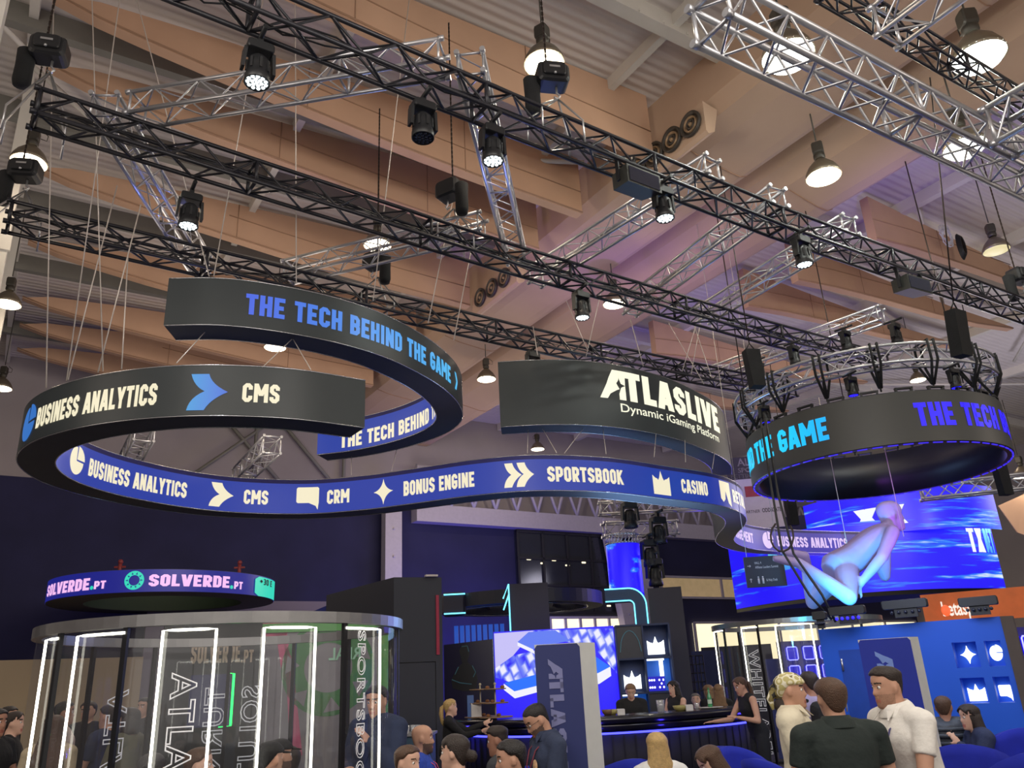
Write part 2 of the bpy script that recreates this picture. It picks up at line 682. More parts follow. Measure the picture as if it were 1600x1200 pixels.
def icon(kind):
    V = lambda *a: [Vector(p) for p in a]
    if kind == 'star':
        out = []
        tips = [(0, .6), (.5, 0), (0, -.6), (-.5, 0)]
        for i in range(4):
            out += bez(tips[i], (0, 0), tips[(i + 1) % 4], 7)[:-1] if False else bez(tips[i], tuple(0.16 * (tips[i][k] + tips[(i + 1) % 4][k]) for k in range(2)), tips[(i + 1) % 4], 7)[:-1]
        return [out[k:k + 8] + [Vector((0, 0))] for k in (0, 7, 14)] + [out[21:] + [out[0], Vector((0, 0))]]
    if kind == 'pie':
        big = [Vector((0.02, 0))] + arc_pts(0, 0, .5, 90, 360, 22)
        sm = [Vector((.06, .06))] + arc_pts(.06, .06, .5, 2, 88, 8)
        return [big[:13] + [], [big[0]] + big[12:], sm]
    if kind == 'arrow':
        tp = bez((.0, .5), (.08, .2), (.5, 0), 6)
        bt = bez((.5, 0), (.08, -.2), (-.06, -.5), 6)
        lt = bez((-.5, -.5), (-.45, -.15), (-.08, 0.02), 6)
        lb = bez((-.08, 0.02), (-.35, .15), (-.45, .5), 6)
        top = tp + [Vector((-.08, 0.02))] + [v for v in lb[1:]]
        bot = bt + lt
        return [[tp[i], tp[i + 1], lb[5 - i], lb[6 - i]] for i in range(6)] + [[bt[i], bt[i + 1], lt[5 - i], lt[6 - i]] for i in range(6)]
    if kind == 'double':
        out = []
        for dx, k in ((-.26, .72), (.24, .72)):
            out += [[Vector((v.x * k + dx, v.y)) for v in p] for p in icon('arrow')]
        return out
    if kind == 'speech':
        return [V((-.5, .38), (-.44, .44), (.44, .44), (.5, .38), (.5, -.28), (-.44, -.28), (-.5, -.22)), V((.05, -.28), (.5, -.28), (.46, -.6), (.36, -.42))]
    if kind == 'crown':
        return [V((-.5, -.5), (.5, -.5), (.5, .0), (-.5, .0)), V((-.5, 0), (-.1, 0), (-.22, .16), (-.36, .2), (-.5, .3)), V((-.25, 0), (.25, 0), (.1, .22), (0, .52), (-.1, .22)), V((.1, 0), (.5, 0), (.5, .3), (.36, .2), (.22, .16))]
    if kind == 'tag':
        return [V((-.5, .5), (.5, .5), (.5, -.2), (.5, -.6), (.1, .0), (-.05, -.1), (-.5, .1)) if False else V((-.5, .55), (.5, .55), (.5, .1), (-.5, .1)), V((-.5, .1), (0, .1), (-.1, -.3), (-.3, -.45), (-.5, -.3)), V((0, .1), (.5, .1), (.5, -.6), (.2, -.45))]
    if kind == 'chev':
        return [V((-.3, .5), (.0, .5), (.3, .1), (.3, -.05), (-.0, -.5), (-.3, -.5), (.02, 0))[0:3] + V((.3, 0), (.02, 0)), V((.3, 0), (0, -.5), (-.3, -.5), (.02, 0))]
    return []
# ================================================================== the hall
TAN = mat('tan_painted_board', rgb(192, 155, 129), 0.75, noise=0.05, nscale=1.2)
TAN2 = mat('tan_duct_casing', rgb(186, 158, 136), 0.7, noise=0.05, nscale=0.8)
SEAM = mat('board_seam', rgb(158, 124, 100), 0.8, noise=0.05)
WHITE_STEEL = mat('off_white_steel', rgb(205, 200, 192), 0.55, noise=0.05, nscale=2)
GREY_ROOF = mat('grey_roof_girder', rgb(120, 118, 112), 0.7, noise=0.08, nscale=2)
NAVY_WALL = mat('navy_drape', rgb(38, 38, 74), 0.9, noise=0.15, nscale=0.7)
GREY_WALL = mat('grey_upper_wall', rgb(150, 142, 146), 0.8, noise=0.05, nscale=0.8)
CARPET = mat('dark_carpet', rgb(70, 70, 80), 0.95, noise=0.2, nscale=30, bump=0.3, bscale=400)


def deck_material():
    m = mat('corrugated_roof_deck', rgb(206, 198, 194), 0.6, noise=0.04, nscale=0.7)
    nt = m.node_tree
    b = nt.nodes['Principled BSDF']
    tc = nt.nodes.new('ShaderNodeTexCoord')
    mp = nt.nodes.new('ShaderNodeMapping')
    mp.inputs['Rotation'].default_value = (0, 0, -math.atan2(HU.y, HU.x))
    w = nt.nodes.new('ShaderNodeTexWave')
    w.bands_direction = 'Y'
    w.inputs['Scale'].default_value = 1.6
    w.inputs['Distortion'].default_value = 0.0
    bp = nt.nodes.new('ShaderNodeBump')
    bp.inputs['Strength'].default_value = 0.5
    bp.inputs['Distance'].default_value = 0.04
    nt.links.new(tc.outputs['Object'], mp.inputs['Vector'])
    nt.links.new(mp.outputs['Vector'], w.inputs['Vector'])
    nt.links.new(w.outputs['Fac'], bp.inputs['Height'])
    nt.links.new(bp.outputs['Normal'], b.inputs['Normal'])
    return m


DECK = deck_material()
S0, S1, T0, T1 = -16.0, 46.0, -22.0, 29.0
ZC = 12.42


def hall_slab(s0, s1, t0, t1, z0, z1, mb=None):
    mb = mb or MB()
    a = [hall(s0, t0, z0), hall(s1, t0, z0), hall(s1, t1, z0), hall(s0, t1, z0)]
    b = [hall(s0, t0, z1), hall(s1, t0, z1), hall(s1, t1, z1), hall(s0, t1, z1)]
    mb.prism(a, b)
    return mb


structure(hall_slab(S0, S1, T0, T1 + 0.6, -0.3, -0.1).build('floor', CARPET, origin=(0, 0, 0)))
structure(hall_slab(S0, S1, T0, T1 + 0.6, ZC, ZC + 0.25).build('ceiling', DECK, origin=(0, 0, 0)))

# back wall: navy drape below, grey steel wall above
w = MB()
hall_slab(S0, S1, T1, T1 + 0.3, 0, 8.45, w)
k = len(w.f)
hall_slab(S0, S1, T1 + 0.05, T1 + 0.3, 8.45, ZC, w)
for i in range(k, len(w.f)):
    w.mi[i] = 1
structure(w.build('wall_back', [NAVY_WALL, GREY_WALL], origin=(0, 0, 0)))
structure(hall_slab(S1, S1 + 0.3, T0, T1, -0.1, ZC).build('wall_right', GREY_WALL, origin=(0, 0, 0)))
structure(hall_slab(S0 - 0.3, S0, 0, T1, 0, ZC).build('wall_left', GREY_WALL, origin=(0, 0, 0)))

# purlins and girders under the roof deck
n_trim = [0]


def trim(mb, m):
    n_trim[0] += 1
    return structure(mb.build('trim_%d' % n_trim[0], m, origin=(0, 0, 0)))


for t_ in (3.6, 7.6):
    p = MB()
    hall_slab(-8, 9.75, t_ - 0.12, t_ + 0.12, ZC - 0.34, ZC, p)
    for q in range(14):
        c = hall(2.2 + q * 0.55, t_ - 0.13, ZC - 0.3)
        p.box(c, (0.03, 0.03, 0.05))
    trim(p, WHITE_STEEL)
for t_ in (12.6, 15.2, 18.4, 21.6, 26.0):
    p = MB()
    hall_slab(-8, 9.4, t_ - 0.09, t_ + 0.09, ZC - 0.42, ZC, p)
    trim(p, GREY_ROOF)
for s_ in (-3.8, -0.9, 3.7, 8.55):
    p = MB()
    hall_slab(s_ - 0.07, s_ + 0.07, T0, T1, ZC - 0.24, ZC, p)
    trim(p, WHITE_STEEL)
for s_ in (17.8, 22.0, 27.5, 33.0):
    p = MB()
    hall_slab(s_ - 0.1, s_ + 0.1, T0, T1, ZC - 0.3, ZC, p)
    trim(p, WHITE_STEEL)
for t_ in (6.6, 10.6, 18.4, 22.5):
    p = MB()
    hall_slab(14.6, S1, t_ - 0.1, t_ + 0.1, ZC - 0.36, ZC, p)
    trim(p, WHITE_STEEL)
# diagonal bracing tubes under the roof
for (a, b) in [((-0.9, 10.2), (3.7, 6.8)), ((-3.6, 10.0), (-0.9, 13.2)), ((-0.9, 13.6), (2.2, 16.6)), ((6.2, 12.8), (9.3, 11.2)),
               ((18.0, 9.0), (24.0, 12.0)), ((22.0, 13.0), (30.0, 15.0)), ((24.0, 8.0), (31.0, 13.5)), ((28.0, 18.0), (40.0, 12.0))]:
    p = MB()
    p.tube(hall(a[0], a[1], ZC - 0.3), hall(b[0], b[1], ZC - 0.42), 0.05, 8)
    trim(p, WHITE_STEEL)
# posts along the outer ends of the baffles
for (s_, t_) in [(-0.85, 14.5), (-0.95, 20.2), (-0.95, 8.2)]:
    p = MB()
    hall_slab(s_ - 0.11, s_ + 0.11, t_ - 0.13, t_ + 0.13, 0, ZC, p)
    for z_ in (3.0, 6.0, 9.0):
        p.box(hall(s_, t_ - 0.14, z_), (0.3, 0.06, 0.3), Matrix.Rotation(math.atan2(HU.y, HU.x), 3, 'Z'))
    trim(p, WHITE_STEEL)

# tan baffles ---------------------------------------------------------
LOW_L = [(-0.65, 11.98), (0.0, 11.80), (0.7, 11.69), (2.0, 11.52), (3.2, 11.40), (4.4, 11.28), (5.6, 11.18), (7.0, 11.09), (9.45, 10.99)]
TOP_L = [(9.45, 12.40), (5.0, 12.33), (2.0, 12.25), (0.0, 12.14)]
LOW_R = [(16.4, 11.03), (18.0, 11.18), (20.4, 11.30), (22.7, 11.37), (25.0, 11.52), (27.2, 11.78)]
TOP_R = [(27.2, 11.85), (23.5, 11.84), (20.0, 12.0), (16.4, 12.22)]


def baffle(low, top, t_, label):
    th = 0.11
    prof = low + top
    root = thing('acoustic_baffle', hall(low[0][0], t_, low[0][1]), label, 'ceiling baffle', 'tan baffles under the roof')
    m = MB()
    m.prism([hall(s, t_ - th, z) for s, z in prof], [hall(s, t_ + th, z) for s, z in prof])
    m.build('panel', TAN, root)
    e = MB()
    pts = [hall(s, t_ - th - 0.004, z + 0.035) for s, z in low]
    e.path(pts, 0.02, 6)
    for f in (0.52,):
        s_mid = [(s, z + 0.55) for s, z in low if 2.5 < s < 23]
        e.path([hall(s, t_ - th - 0.004, z) for s, z in s_mid], 0.012, 5)
    for s_ in ((3.4, 6.6) if low is LOW_L else (19.2, 22.6)):
        zl = np.interp(s_, [q[0] for q in low], [q[1] for q in low])
        tt = sorted(top)
        zt = np.interp(s_, [q[0] for q in tt], [q[1] for q in tt])
        e.tube(hall(s_, t_ - th - 0.004, zl), hall(s_, t_ - th - 0.004, zt), 0.01, 5)
    e.build('edge_bead', SEAM, root)
    return root


ORD = ['nearest tan ceiling baffle, crossing behind the front black truss at the top',
       'second tan ceiling baffle behind the front truss, lens shaped at its left end',
       'third tan ceiling baffle from the front, seen above the middle black truss',
       'fourth tan ceiling baffle, its square end hanging over the upper LED ribbon',
       'fifth tan ceiling baffle, mostly hidden behind the upper LED ribbon',
       'sixth tan ceiling baffle, deep in the hall above the lower LED ribbon',
       'seventh tan ceiling baffle, next to farthest on the left side',
       'farthest tan ceiling baffle on the left side near the back wall']
for t_, lab in zip((9.4, 11.7, 13.4, 16.7, 20.0, 23.3, 25.2, 27.2), ORD):
    baffle(LOW_L, TOP_L, t_, lab)
ORD_R = ['nearest tan baffle right of the two big ducts, behind the front truss',
         'second tan baffle right of the ducts, behind the hanging black floodlight',
         'third tan baffle right of the ducts, pointing at a hanging chain bag',
         'fourth tan baffle right of the ducts, seen through the middle truss',
         'fifth tan baffle right of the ducts, above the white logo sign',
         'farthest tan baffle right of the ducts near the back wall']
for t_, lab in zip((9.4, 11.7, 13.4, 17.2, 21.0, 25.0), ORD_R):
    baffle(LOW_R, TOP_R, t_, lab)


# the two big box ducts along the middle of the roof
def duct(prof, mname):
    m = MB()
    a = [hall(s, T0, z) for s, z in prof]
    b = [hall(s, T1, z) for s, z in prof]
    m.prism(a, b)
    k = len(m.f)
    low = [q for q in prof if q[1] < 11.3]
    for t_ in np.arange(-6, 28, 5.0):
        m.path([hall(s, t_, z - 0.006) for s, z in low], 0.012, 5)
    for i in range(k, len(m.f)):
        m.mi[i] = 1
    n_trim[0] += 1
    return structure(m.build('trim_%d' % n_trim[0], [TAN2, SEAM], origin=(0, 0, 0)))


duct([(9.75, ZC), (9.75, 11.5), (9.95, 11.22), (10.4, 11.1), (11.3, 11.0), (11.52, 11.0), (11.7, 11.08), (11.8, 11.3), (11.85, ZC)], 'duct')
duct([(12.3, ZC), (12.3, 11.7), (12.5, 11.4), (12.9, 11.18), (13.9, 11.0), (14.2, 11.0), (14.4, 11.1), (14.5, 11.3), (14.55, ZC)], 'duct')

DARK_RING = mat('dark_nozzle_ring', rgb(58, 52, 46), 0.5)
BRONZE = mat('nozzle_tan_metal', rgb(150, 125, 98), 0.45, 0.4)


def nozzle_box(ts, s0, t0, t1, label):
    root = thing('air_outlet', hall(s0, t0, 10.95), label, 'air vent')
    m = MB()
    prof = [(s0 + 0.02, 11.36), (s0, 10.72), (s0 + 0.06, 10.66), (9.74, 10.76), (9.9, 11.3)]
    m.prism([hall(s, t0, z) for s, z in prof], [hall(s, t1, z) for s, z in prof])
    cas = m.build('casing', TAN2, root)
    ax = -HU
    x, y = HV, Vector((0, 0, 1))
    for t_ in ts:
        c = hall(s0 - 0.03, t_, 11.03)
        R = Matrix((x, y, ax)).transposed()
        n = MB()
        n.lathe([(0.25, 0.0), (0.25, 0.05), (0.22, 0.06), (0.19, 0.0), (0.175, -0.03)], c, 24, R, 0)
        n.lathe([(0.16, -0.03), (0.155, 0.045), (0.135, 0.045), (0.12, -0.02)], c, 24, R, 1)
        n.lathe([(0.10, -0.02), (0.095, 0.04), (0.075, 0.04), (0.06, -0.02)], c, 24, R, 0)
        n.lathe([(0.05, 0.0), (0.03, 0.05), (0.0, 0.055)], c, 16, R, 1)
        n.lathe([(0.24, -0.01), (0.0, -0.012)], c, 24, R, 0)
        n.build('round_nozzle', [DARK_RING, BRONZE], cas)


nozzle_box([8.3, 8.8, 9.3, 9.8], 9.52, 8.0, 10.15, 'tan air outlet box with four round nozzles on the near end of the duct')
nozzle_box([14.9, 15.5, 16.1], 9.52, 14.4, 16.6, 'tan air outlet box with round nozzles behind the middle black truss')

# back wall: columns, glass front, roof-edge girder -------------------
LAV = mat('pale_steel_column', rgb(178, 172, 186), 0.6, noise=0.04)
for i, (px, py0, wpx) in enumerate([(594, 800, 26)]):
    t_ = T1 - 0.5
    c0 = None
for (s_, lean, w_) in [(12.45, 0.0, 0.34), (23.35, 0.9, 0.35), (24.9, -0.35, 0.38)]:
    p = MB()
    a = hall(s_ + lean, T1 - 0.5, 0)
    b = hall(s_ - lean * 0.3, T1 - 0.5, 8.4)
    d = HU * w_
    e = HV * 0.2
    p.prism([a - d - e, a + d - e, a + d + e, a - d + e], [b - d - e, b + d - e, b + d + e, b - d + e])
    for q in range(1, 8):
        c = a.lerp(b, q / 8)
        p.ball(c - e * 1.05, 0.05, 8, 6)
    trim(p, LAV)
for z_ in (5.0, 6.6):
    p = MB()
    hall_slab(23.2, 25.0, T1 - 0.6, T1 - 0.35, z_ - 0.3, z_ + 0.25, p)
    trim(p, LAV)
p = MB()
hall_slab(13.5, 40, T1 - 0.55, T1 - 0.02, 7.75, 8.45, p)
for q in range(24):
    s_ = 14 + q * 1.05
    p.tube(hall(s_, T1 - 0.5, 8.45), hall(s_ + 0.55, T1 - 0.5, 9.9), 0.07, 6)
    p.tube(hall(s_ + 0.55, T1 - 0.5, 9.9), hall(s_ + 1.05, T1 - 0.5, 8.45), 0.07, 6)
p.tube(hall(13.5, T1 - 0.5, 9.95), hall(40, T1 - 0.5, 9.95), 0.12, 8)
trim(p, LAV)
for (a, b) in [((4.6, 8.5), (8.6, 12.0)), ((8.6, 8.5), (5.2, 12.0)), ((7.2, 8.5), (7.2, 12.2)), ((10.6, 8.5), (10.6, 12.2)), ((10.6, 8.6), (7.4, 12.0))]:
    p = MB()
    p.tube(hall(a[0], T1 - 0.12, a[1]), hall(b[0], T1 - 0.12, b[1]), 0.07, 6)
    trim(p, GREY_ROOF)

# glazed upper gallery in the back wall
PANE = mat('dark_window_glass', rgb(38, 42, 52), 0.12, noise=0.03, spec=0.8)
MULL = mat('window_mullion', rgb(26, 26, 34), 0.5)
WLAMP = glow('gallery_lamp_glow', rgb(255, 240, 200), 1.6)
gw = MB()
hall_slab(18.3, 23.5, T1 - 0.14, T1 - 0.02, 4.25, 7.7, gw)
win = structure(gw.build('window_1', PANE, origin=(0, 0, 0)))
mm = MB()
for q in range(5):
    s_ = 18.35 + q * 1.28
    hall_slab(s_ - 0.05, s_ + 0.05, T1 - 0.22, T1 - 0.13, 4.25, 7.7, mm)
for q in range(4):
    z_ = 4.3 + q * 1.12
    hall_slab(18.3, 23.5, T1 - 0.22, T1 - 0.13, z_ - 0.05, z_ + 0.05, mm)
mm.build('mullion', MULL, win)
lm = MB()
for (s_, z_) in [(18.9, 6.5), (19.6, 6.35), (20.2, 6.5), (20.9, 6.3), (21.8, 6.45), (19.7, 4.95), (23.0, 4.6)]:
    lm.rbox(hall(s_, T1 - 0.15, z_), (0.22, 0.04, 0.07), 0.03, Matrix.Rotation(math.atan2(HU.y, HU.x), 3, 'Z'))
lm.build('lit_lamp', WLAMP, win)

# lit gallery openings along the right of the back wall
LITROOM = mat('lit_gallery_room', rgb(150, 130, 110), 0.8, emit=rgb(150, 128, 92), es=0.75, noise=0.35, nscale=2.2)
LITROOM2 = mat('bright_lower_room', rgb(230, 220, 190), 0.8, emit=rgb(255, 240, 190), es=1.3, noise=0.2, nscale=1.6)
for n_, (s0, s1, z0, z1, mm_) in enumerate([(26.2, 38.0, 5.0, 5.95, LITROOM), (19.8, 24.5, 2.0, 4.1, LITROOM2), (28.0, 45.5, 0.6, 3.85, LITROOM2)]):
    g = MB()
    hall_slab(s0, s1, T1 - 0.12, T1 - 0.03, z0, z1, g)
    wn = structure(g.build('window_%d' % (n_ + 2), mm_, origin=(0, 0, 0)))
    b_ = MB()
    k = s0
    while k <= s1 + 0.01:
        hall_slab(k - 0.06, k + 0.06, T1 - 0.2, T1 - 0.11, z0, z1, b_)
        k += (s1 - s0) / (3 if n_ == 0 else 6)
    hall_slab(s0, s1, T1 - 0.2, T1 - 0.11, z1 - 0.05, z1 + 0.05, b_)
    hall_slab(s0, s1, T1 - 0.2, T1 - 0.11, z0 - 0.05, z0 + 0.05, b_)
    b_.build('window_frame', LAV, wn)
# pale band of a far stand on the left
p = MB()
hall_slab(-10, 4.0, T1 - 1.2, T1 - 0.9, -0.1, 2.9, p)
trim(p, mat('pale_far_wall', rgb(190, 172, 140), 0.8, noise=0.05, nscale=0.5))
p = MB()
hall_slab(4.0, 10.3, T1 - 1.0, T1 - 0.8, -0.1, 4.6, p)
trim(p, mat('grey_far_wall', rgb(120, 112, 128), 0.8, noise=0.05, nscale=0.5))
# ================================================================== the hanging rig
BLACK_STEEL = mat('black_truss_steel', rgb(44, 44, 50), 0.38, 0.35, noise=0.1, nscale=6)
ALU = mat('silver_truss_aluminium', rgb(196, 196, 200), 0.32, 0.75, noise=0.05, nscale=6)
BLACK_PL = mat('black_plastic', rgb(26, 27, 30), 0.45, noise=0.1)
BLACK_CLOTH = mat('black_chain_bag_cloth', rgb(24, 25, 27), 0.9, noise=0.15, bump=0.2)
CHAIN = mat('dark_chain', rgb(60, 52, 48), 0.4, 0.7)
STEEL = mat('bright_steel', rgb(190, 190, 192), 0.3, 0.8)
WIRE = mat('pale_steel_cable', rgb(205, 196, 188), 0.45, 0.3, noise=0.02)
LED_WHITE = glow('led_lens_glow', rgb(240, 252, 255), 2.6)
LED_BLUE = glow('blue_lens_glow', rgb(40, 30, 255), 2.2)
LED_OFF = mat('dark_lens', rgb(40, 44, 60), 0.12, noise=0.05)
YELLOW = mat('yellow_strap', rgb(200, 160, 40), 0.7)
RED = mat('red_tag', rgb(190, 50, 45), 0.6)


def truss(name, pts, side, m, label, cat, cell=0.34, rch=0.026, rbr=0.0145, group=None, flip=0):
    """Square lattice truss through centre points."""
    pts = [Vector(p) for p in pts]
    root = thing(name, pts[0], label, cat, group)
    h = side / 2
    corners = [(-h, h), (h, h), (h, -h), (-h, -h)]
    # resample
    seg = []
    tot = 0
    for a, b in zip(pts, pts[1:]):
        L = (b - a).length
        n = max(1, round(L / cell))
        for i in range(n):
            seg.append(a.lerp(b, i / n))
    seg.append(pts[-1])
    fr = []
    for i in range(len(seg)):
        a = seg[max(0, i - 1)]; b = seg[min(len(seg) - 1, i + 1)]
        d = (b - a).normalized()
        x = d.cross(Vector((0, 0, 1))).normalized()
        y = x.cross(d).normalized()
        fr.append((x, y))
    cpos = [[seg[i] + fr[i][0] * c[0] + fr[i][1] * c[1] for i in range(len(seg))] for c in corners]
    # chords, simplified to the bend points
    idx = [0]
    for i in range(1, len(seg) - 1):
        d1 = (seg[i] - seg[i - 1]).normalized(); d2 = (seg[i + 1] - seg[i]).normalized()
        if d1.dot(d2) < 0.99999:
            idx.append(i)
    idx.append(len(seg) - 1)
    for c in range(4):
        mb = MB()
        mb.path([cpos[c][i] for i in idx], rch, 8)
        mb.build('chord', m, root)
    br = MB()
    for c in range(4):
        e = (c + 1) % 4
        for i in range(len(seg) - 1):
            if (i + c + flip) % 2 == 0:
                br.tube(cpos[c][i], cpos[e][i + 1], rbr, 5, caps=False)
            else:
                br.tube(cpos[e][i], cpos[c][i + 1], rbr, 5, caps=False)
    br.build('lattice_bracing', m, root)
    for i in (0, len(seg) - 1):
        ep = MB()
        for c in range(4):
            ep.tube(cpos[c][i], cpos[(c + 1) % 4][i], rbr * 1.5, 6)
            d = (seg[1] - seg[0]).normalized() if i == 0 else (seg[-1] - seg[-2]).normalized()
            sgn = -1 if i == 0 else 1
            ep.tube(cpos[c][i], cpos[c][i] + d * sgn * 0.06, rch * 1.25, 8)
        ep.build('end_frame', m, root)
    acc = 0
    for i in range(1, len(seg) - 1):
        acc += (seg[i] - seg[i - 1]).length
        if acc > 2.1:
            acc = 0
            ep = MB()
            for c in range(4):
                ep.tube(cpos[c][i], cpos[(c + 1) % 4][i], rbr * 1.6, 6)
            ep.build('joint_frame', m, root)
    return root


ZT = 7.355
OFFS = HV * 0.145


def tp(x, y, z=ZT):
    return Vector((x, y, 0)) + OFFS + Vector((0, 0, z))


def ext(a, b, k):
    d = (Vector(b) - Vector(a)).normalized()
    return (b[0] + d.x * k, b[1] + d.y * k)


A1 = [(-1.78, 5.52), (0.16, 6.9), (3.78, 9.4), (9.01, 12.74)]
A1 = [ext(A1[1], A1[0], 2.6)] + A1 + [ext(A1[2], A1[3], 2.5)]
truss('black_truss', [tp(*p) for p in A1], 0.29, BLACK_STEEL,
      'front black lattice truss running from top left across the whole picture', 'truss', group='long black trusses')
A2 = [(-4.62, 6.46), (-2.85, 7.8), (0.1, 10.02), (4.65, 13.17), (7.6, 15.1)]
truss('black_truss', [tp(*p) for p in A2], 0.29, BLACK_STEEL,
      'middle black lattice truss of the three, ending over the round ring', 'truss', group='long black trusses')
A3 = [(-6.05, 8.36), (-3.59, 10.1), (0.05, 12.72), (1.4, 13.62), (4.38, 15.49), (6.2, 16.6)]
truss('black_truss', [tp(*p) for p in A3], 0.29, BLACK_STEEL,
      'rear black lattice truss of the three, just above the upper LED ribbon', 'truss', group='long black trusses')

SIL = [((215, 172), (690, 92), 'silver truss slanting from the middle black truss up to the front one at top left'),
       ((163, 165), (312, 412), 'bluish silver truss dropping between two black trusses at the left'),
       ((735, 100), (806, 398), 'bluish silver truss dropping between two black trusses at the centre'),
       ((452, 425), (752, 352), 'silver truss behind the hoist above the upper LED ribbon'),
       ((838, 432), (1112, 262), 'silver truss right of centre running up toward the big duct'),
       ((985, 480), (1214, 308), 'second silver truss right of centre, under the warm high-bay lamp'),
       ((1100, 492), (1326, 352), 'third silver truss right of centre, lit violet underneath'),
       ((1105, 588), (1376, 492), 'short silver truss glowing blue above the silver ring truss')]
for (a, b, lab) in SIL:
    pa = atz(a[0], a[1], 7.66); pb = atz(b[0], b[1], 7.66)
    truss('silver_truss', [pa, pb], 0.27, ALU, lab, 'truss', cell=0.26, rch=0.024, rbr=0.009, group='silver cross trusses')
    # black clamp brackets where it sits on the black trusses
# big silver trusses at the top right, nearer to the camera
pa = atz(1120, -10, 6.25); pb = atz(1640, 262, 6.25)
truss('silver_truss', [pa + Vector((0, 0.18, 0)), pb + Vector((0, 0.18, 0))], 0.34, ALU,
      'large bright silver truss crossing the top right corner', 'truss', cell=0.23, rch=0.029, rbr=0.012)
pc = atz(1566, 205, 6.25)
truss('silver_truss', [pc, pc + HV * -2.2], 0.38, ALU, 'silver truss joining the large one at the right edge', 'truss', cell=0.23, rch=0.029, rbr=0.012)
pd = atz(1386, 40, 6.9)
truss('silver_truss', [pd, pd + HV * -2.6], 0.30, ALU, 'small silver truss running off the top edge above the large one', 'truss', cell=0.3, rch=0.022, rbr=0.01)
pe = atz(1290, -20, 8.2); pf = atz(1640, 190, 8.2)
truss('black_truss', [pe, pf], 0.22, BLACK_STEEL, 'thin dark ladder truss behind the large silver truss', 'truss', cell=0.3, rch=0.018, rbr=0.012)
# far silver trusses seen through the ribbons and over the bar
for (a, b, z, lab) in [((226, 675), (198, 722), 6.0, 'far silver truss inside the lower LED ribbon, left of two'),
                       ((425, 695), (375, 752), 6.0, 'far silver truss inside the lower LED ribbon, right of two')]:
    p0 = atd(a[0], a[1], 21); p1 = atd(b[0], b[1], 24.5)
    p1.z = p0.z
    truss('silver_truss', [p0, p1], 0.45, ALU, lab, 'truss', cell=0.4, rch=0.03, rbr=0.016)
for (a, b, d, lab) in [((938, 795), (1115, 806), 22, 'far silver truss under the right end of the blue ribbon'),
                       ((945, 828), (1055, 830), 20, 'short far silver truss above the slim LED column'),
                       ((972, 785), (965, 822), 21, 'far silver truss pointing at the camera over the LED column'),
                       ((1440, 770), (1640, 775), 21, 'far silver truss behind the LED drum at the right edge')]:
    p0 = atd(a[0], a[1], d); p1 = atd(b[0], b[1], d + (0.5 if a[0] != 972 else -3))
    p1.z = p0.z
    truss('silver_truss', [p0, p1], 0.32, ALU, lab, 'truss', cell=0.32, rch=0.03, rbr=0.015)


def att(px, py, t):
    d = ray(px, py)
    return CAM + d * ((t - CAM.dot(HV)) / d.dot(HV))


TT = (5.87, 8.54, 10.83)


# ---- moving-head lamps ------------------------------------------------
def moving_head(lit):
    root = thing('moving_head_lamp', (0, 0, 0), 'x', 'stage lamp')
    b = MB()
    b.rbox((0, 0, 0.30), (0.30, 0.22, 0.12), 0.03)
    b.box((0, 0, 0.40), (0.06, 0.10, 0.10))
    b.tube((0, -0.24, 0.46), (0, 0.24, 0.46), 0.03, 10)
    b.build('base', BLACK_PL, root, local=True)
    for sx in (-1, 1):
        y = MB()
        y.prism([Vector((sx * 0.135, -0.06, 0.26)), Vector((sx * 0.135, 0.06, 0.26)), Vector((sx * 0.155, 0.05, -0.02)), Vector((sx * 0.155, -0.05, -0.02))],
                [Vector((sx * 0.175, -0.06, 0.26)), Vector((sx * 0.175, 0.06, 0.26)), Vector((sx * 0.19, 0.05, -0.02)), Vector((sx * 0.19, -0.05, -0.02))])
        y.build('yoke_arm', BLACK_PL, root, local=True)
    h = MB()
    h.lathe([(0.0, 0.2), (0.07, 0.2), (0.115, 0.15), (0.125, 0.04), (0.13, -0.06), (0.142, -0.08), (0.145, -0.16), (0.135, -0.17), (0.13, -0.15), (0.0, -0.15)], n=20)
    for k in range(8):
        a = 2 * PI * k / 8
        h.box((0.128 * math.cos(a), 0.128 * math.sin(a), 0.04), (0.02, 0.03, 0.14), Matrix.Rotation(a, 3, 'Z'))
    hd_ = h.build('lamp_head', BLACK_PL, root, local=True)
    l = MB()
    for (r, n) in ((0, 1), (0.052, 6), (0.1, 11)):
        for k in range(n):
            a = 2 * PI * k / n
            l.lathe([(0.0, -0.166), (0.018, -0.163), (0.023, -0.152)], (r * math.cos(a), r * math.sin(a), 0), 10)
    l.build('led_lens', {1: LED_WHITE, 2: LED_BLUE, 0: LED_OFF}[lit], hd_, local=True)
    return root


protos = {}
used = set()


def place_copy(key, maker, loc, rz, label, group=None, scale=None, tilt=0.0, cat=None):
    if key not in protos:
        protos[key] = maker()
    o = protos[key]
    if key in used:
        o = copy_tree(o)
    used.add(key)
    o.location = loc
    o.rotation_euler = (tilt, 0, rz)
    o['label'] = label
    o['_o'] = tuple(loc)
    if group:
        o['group'] = group
    if cat:
        o['category'] = cat
    if scale:
        o.scale = (scale, scale, scale)
    return o


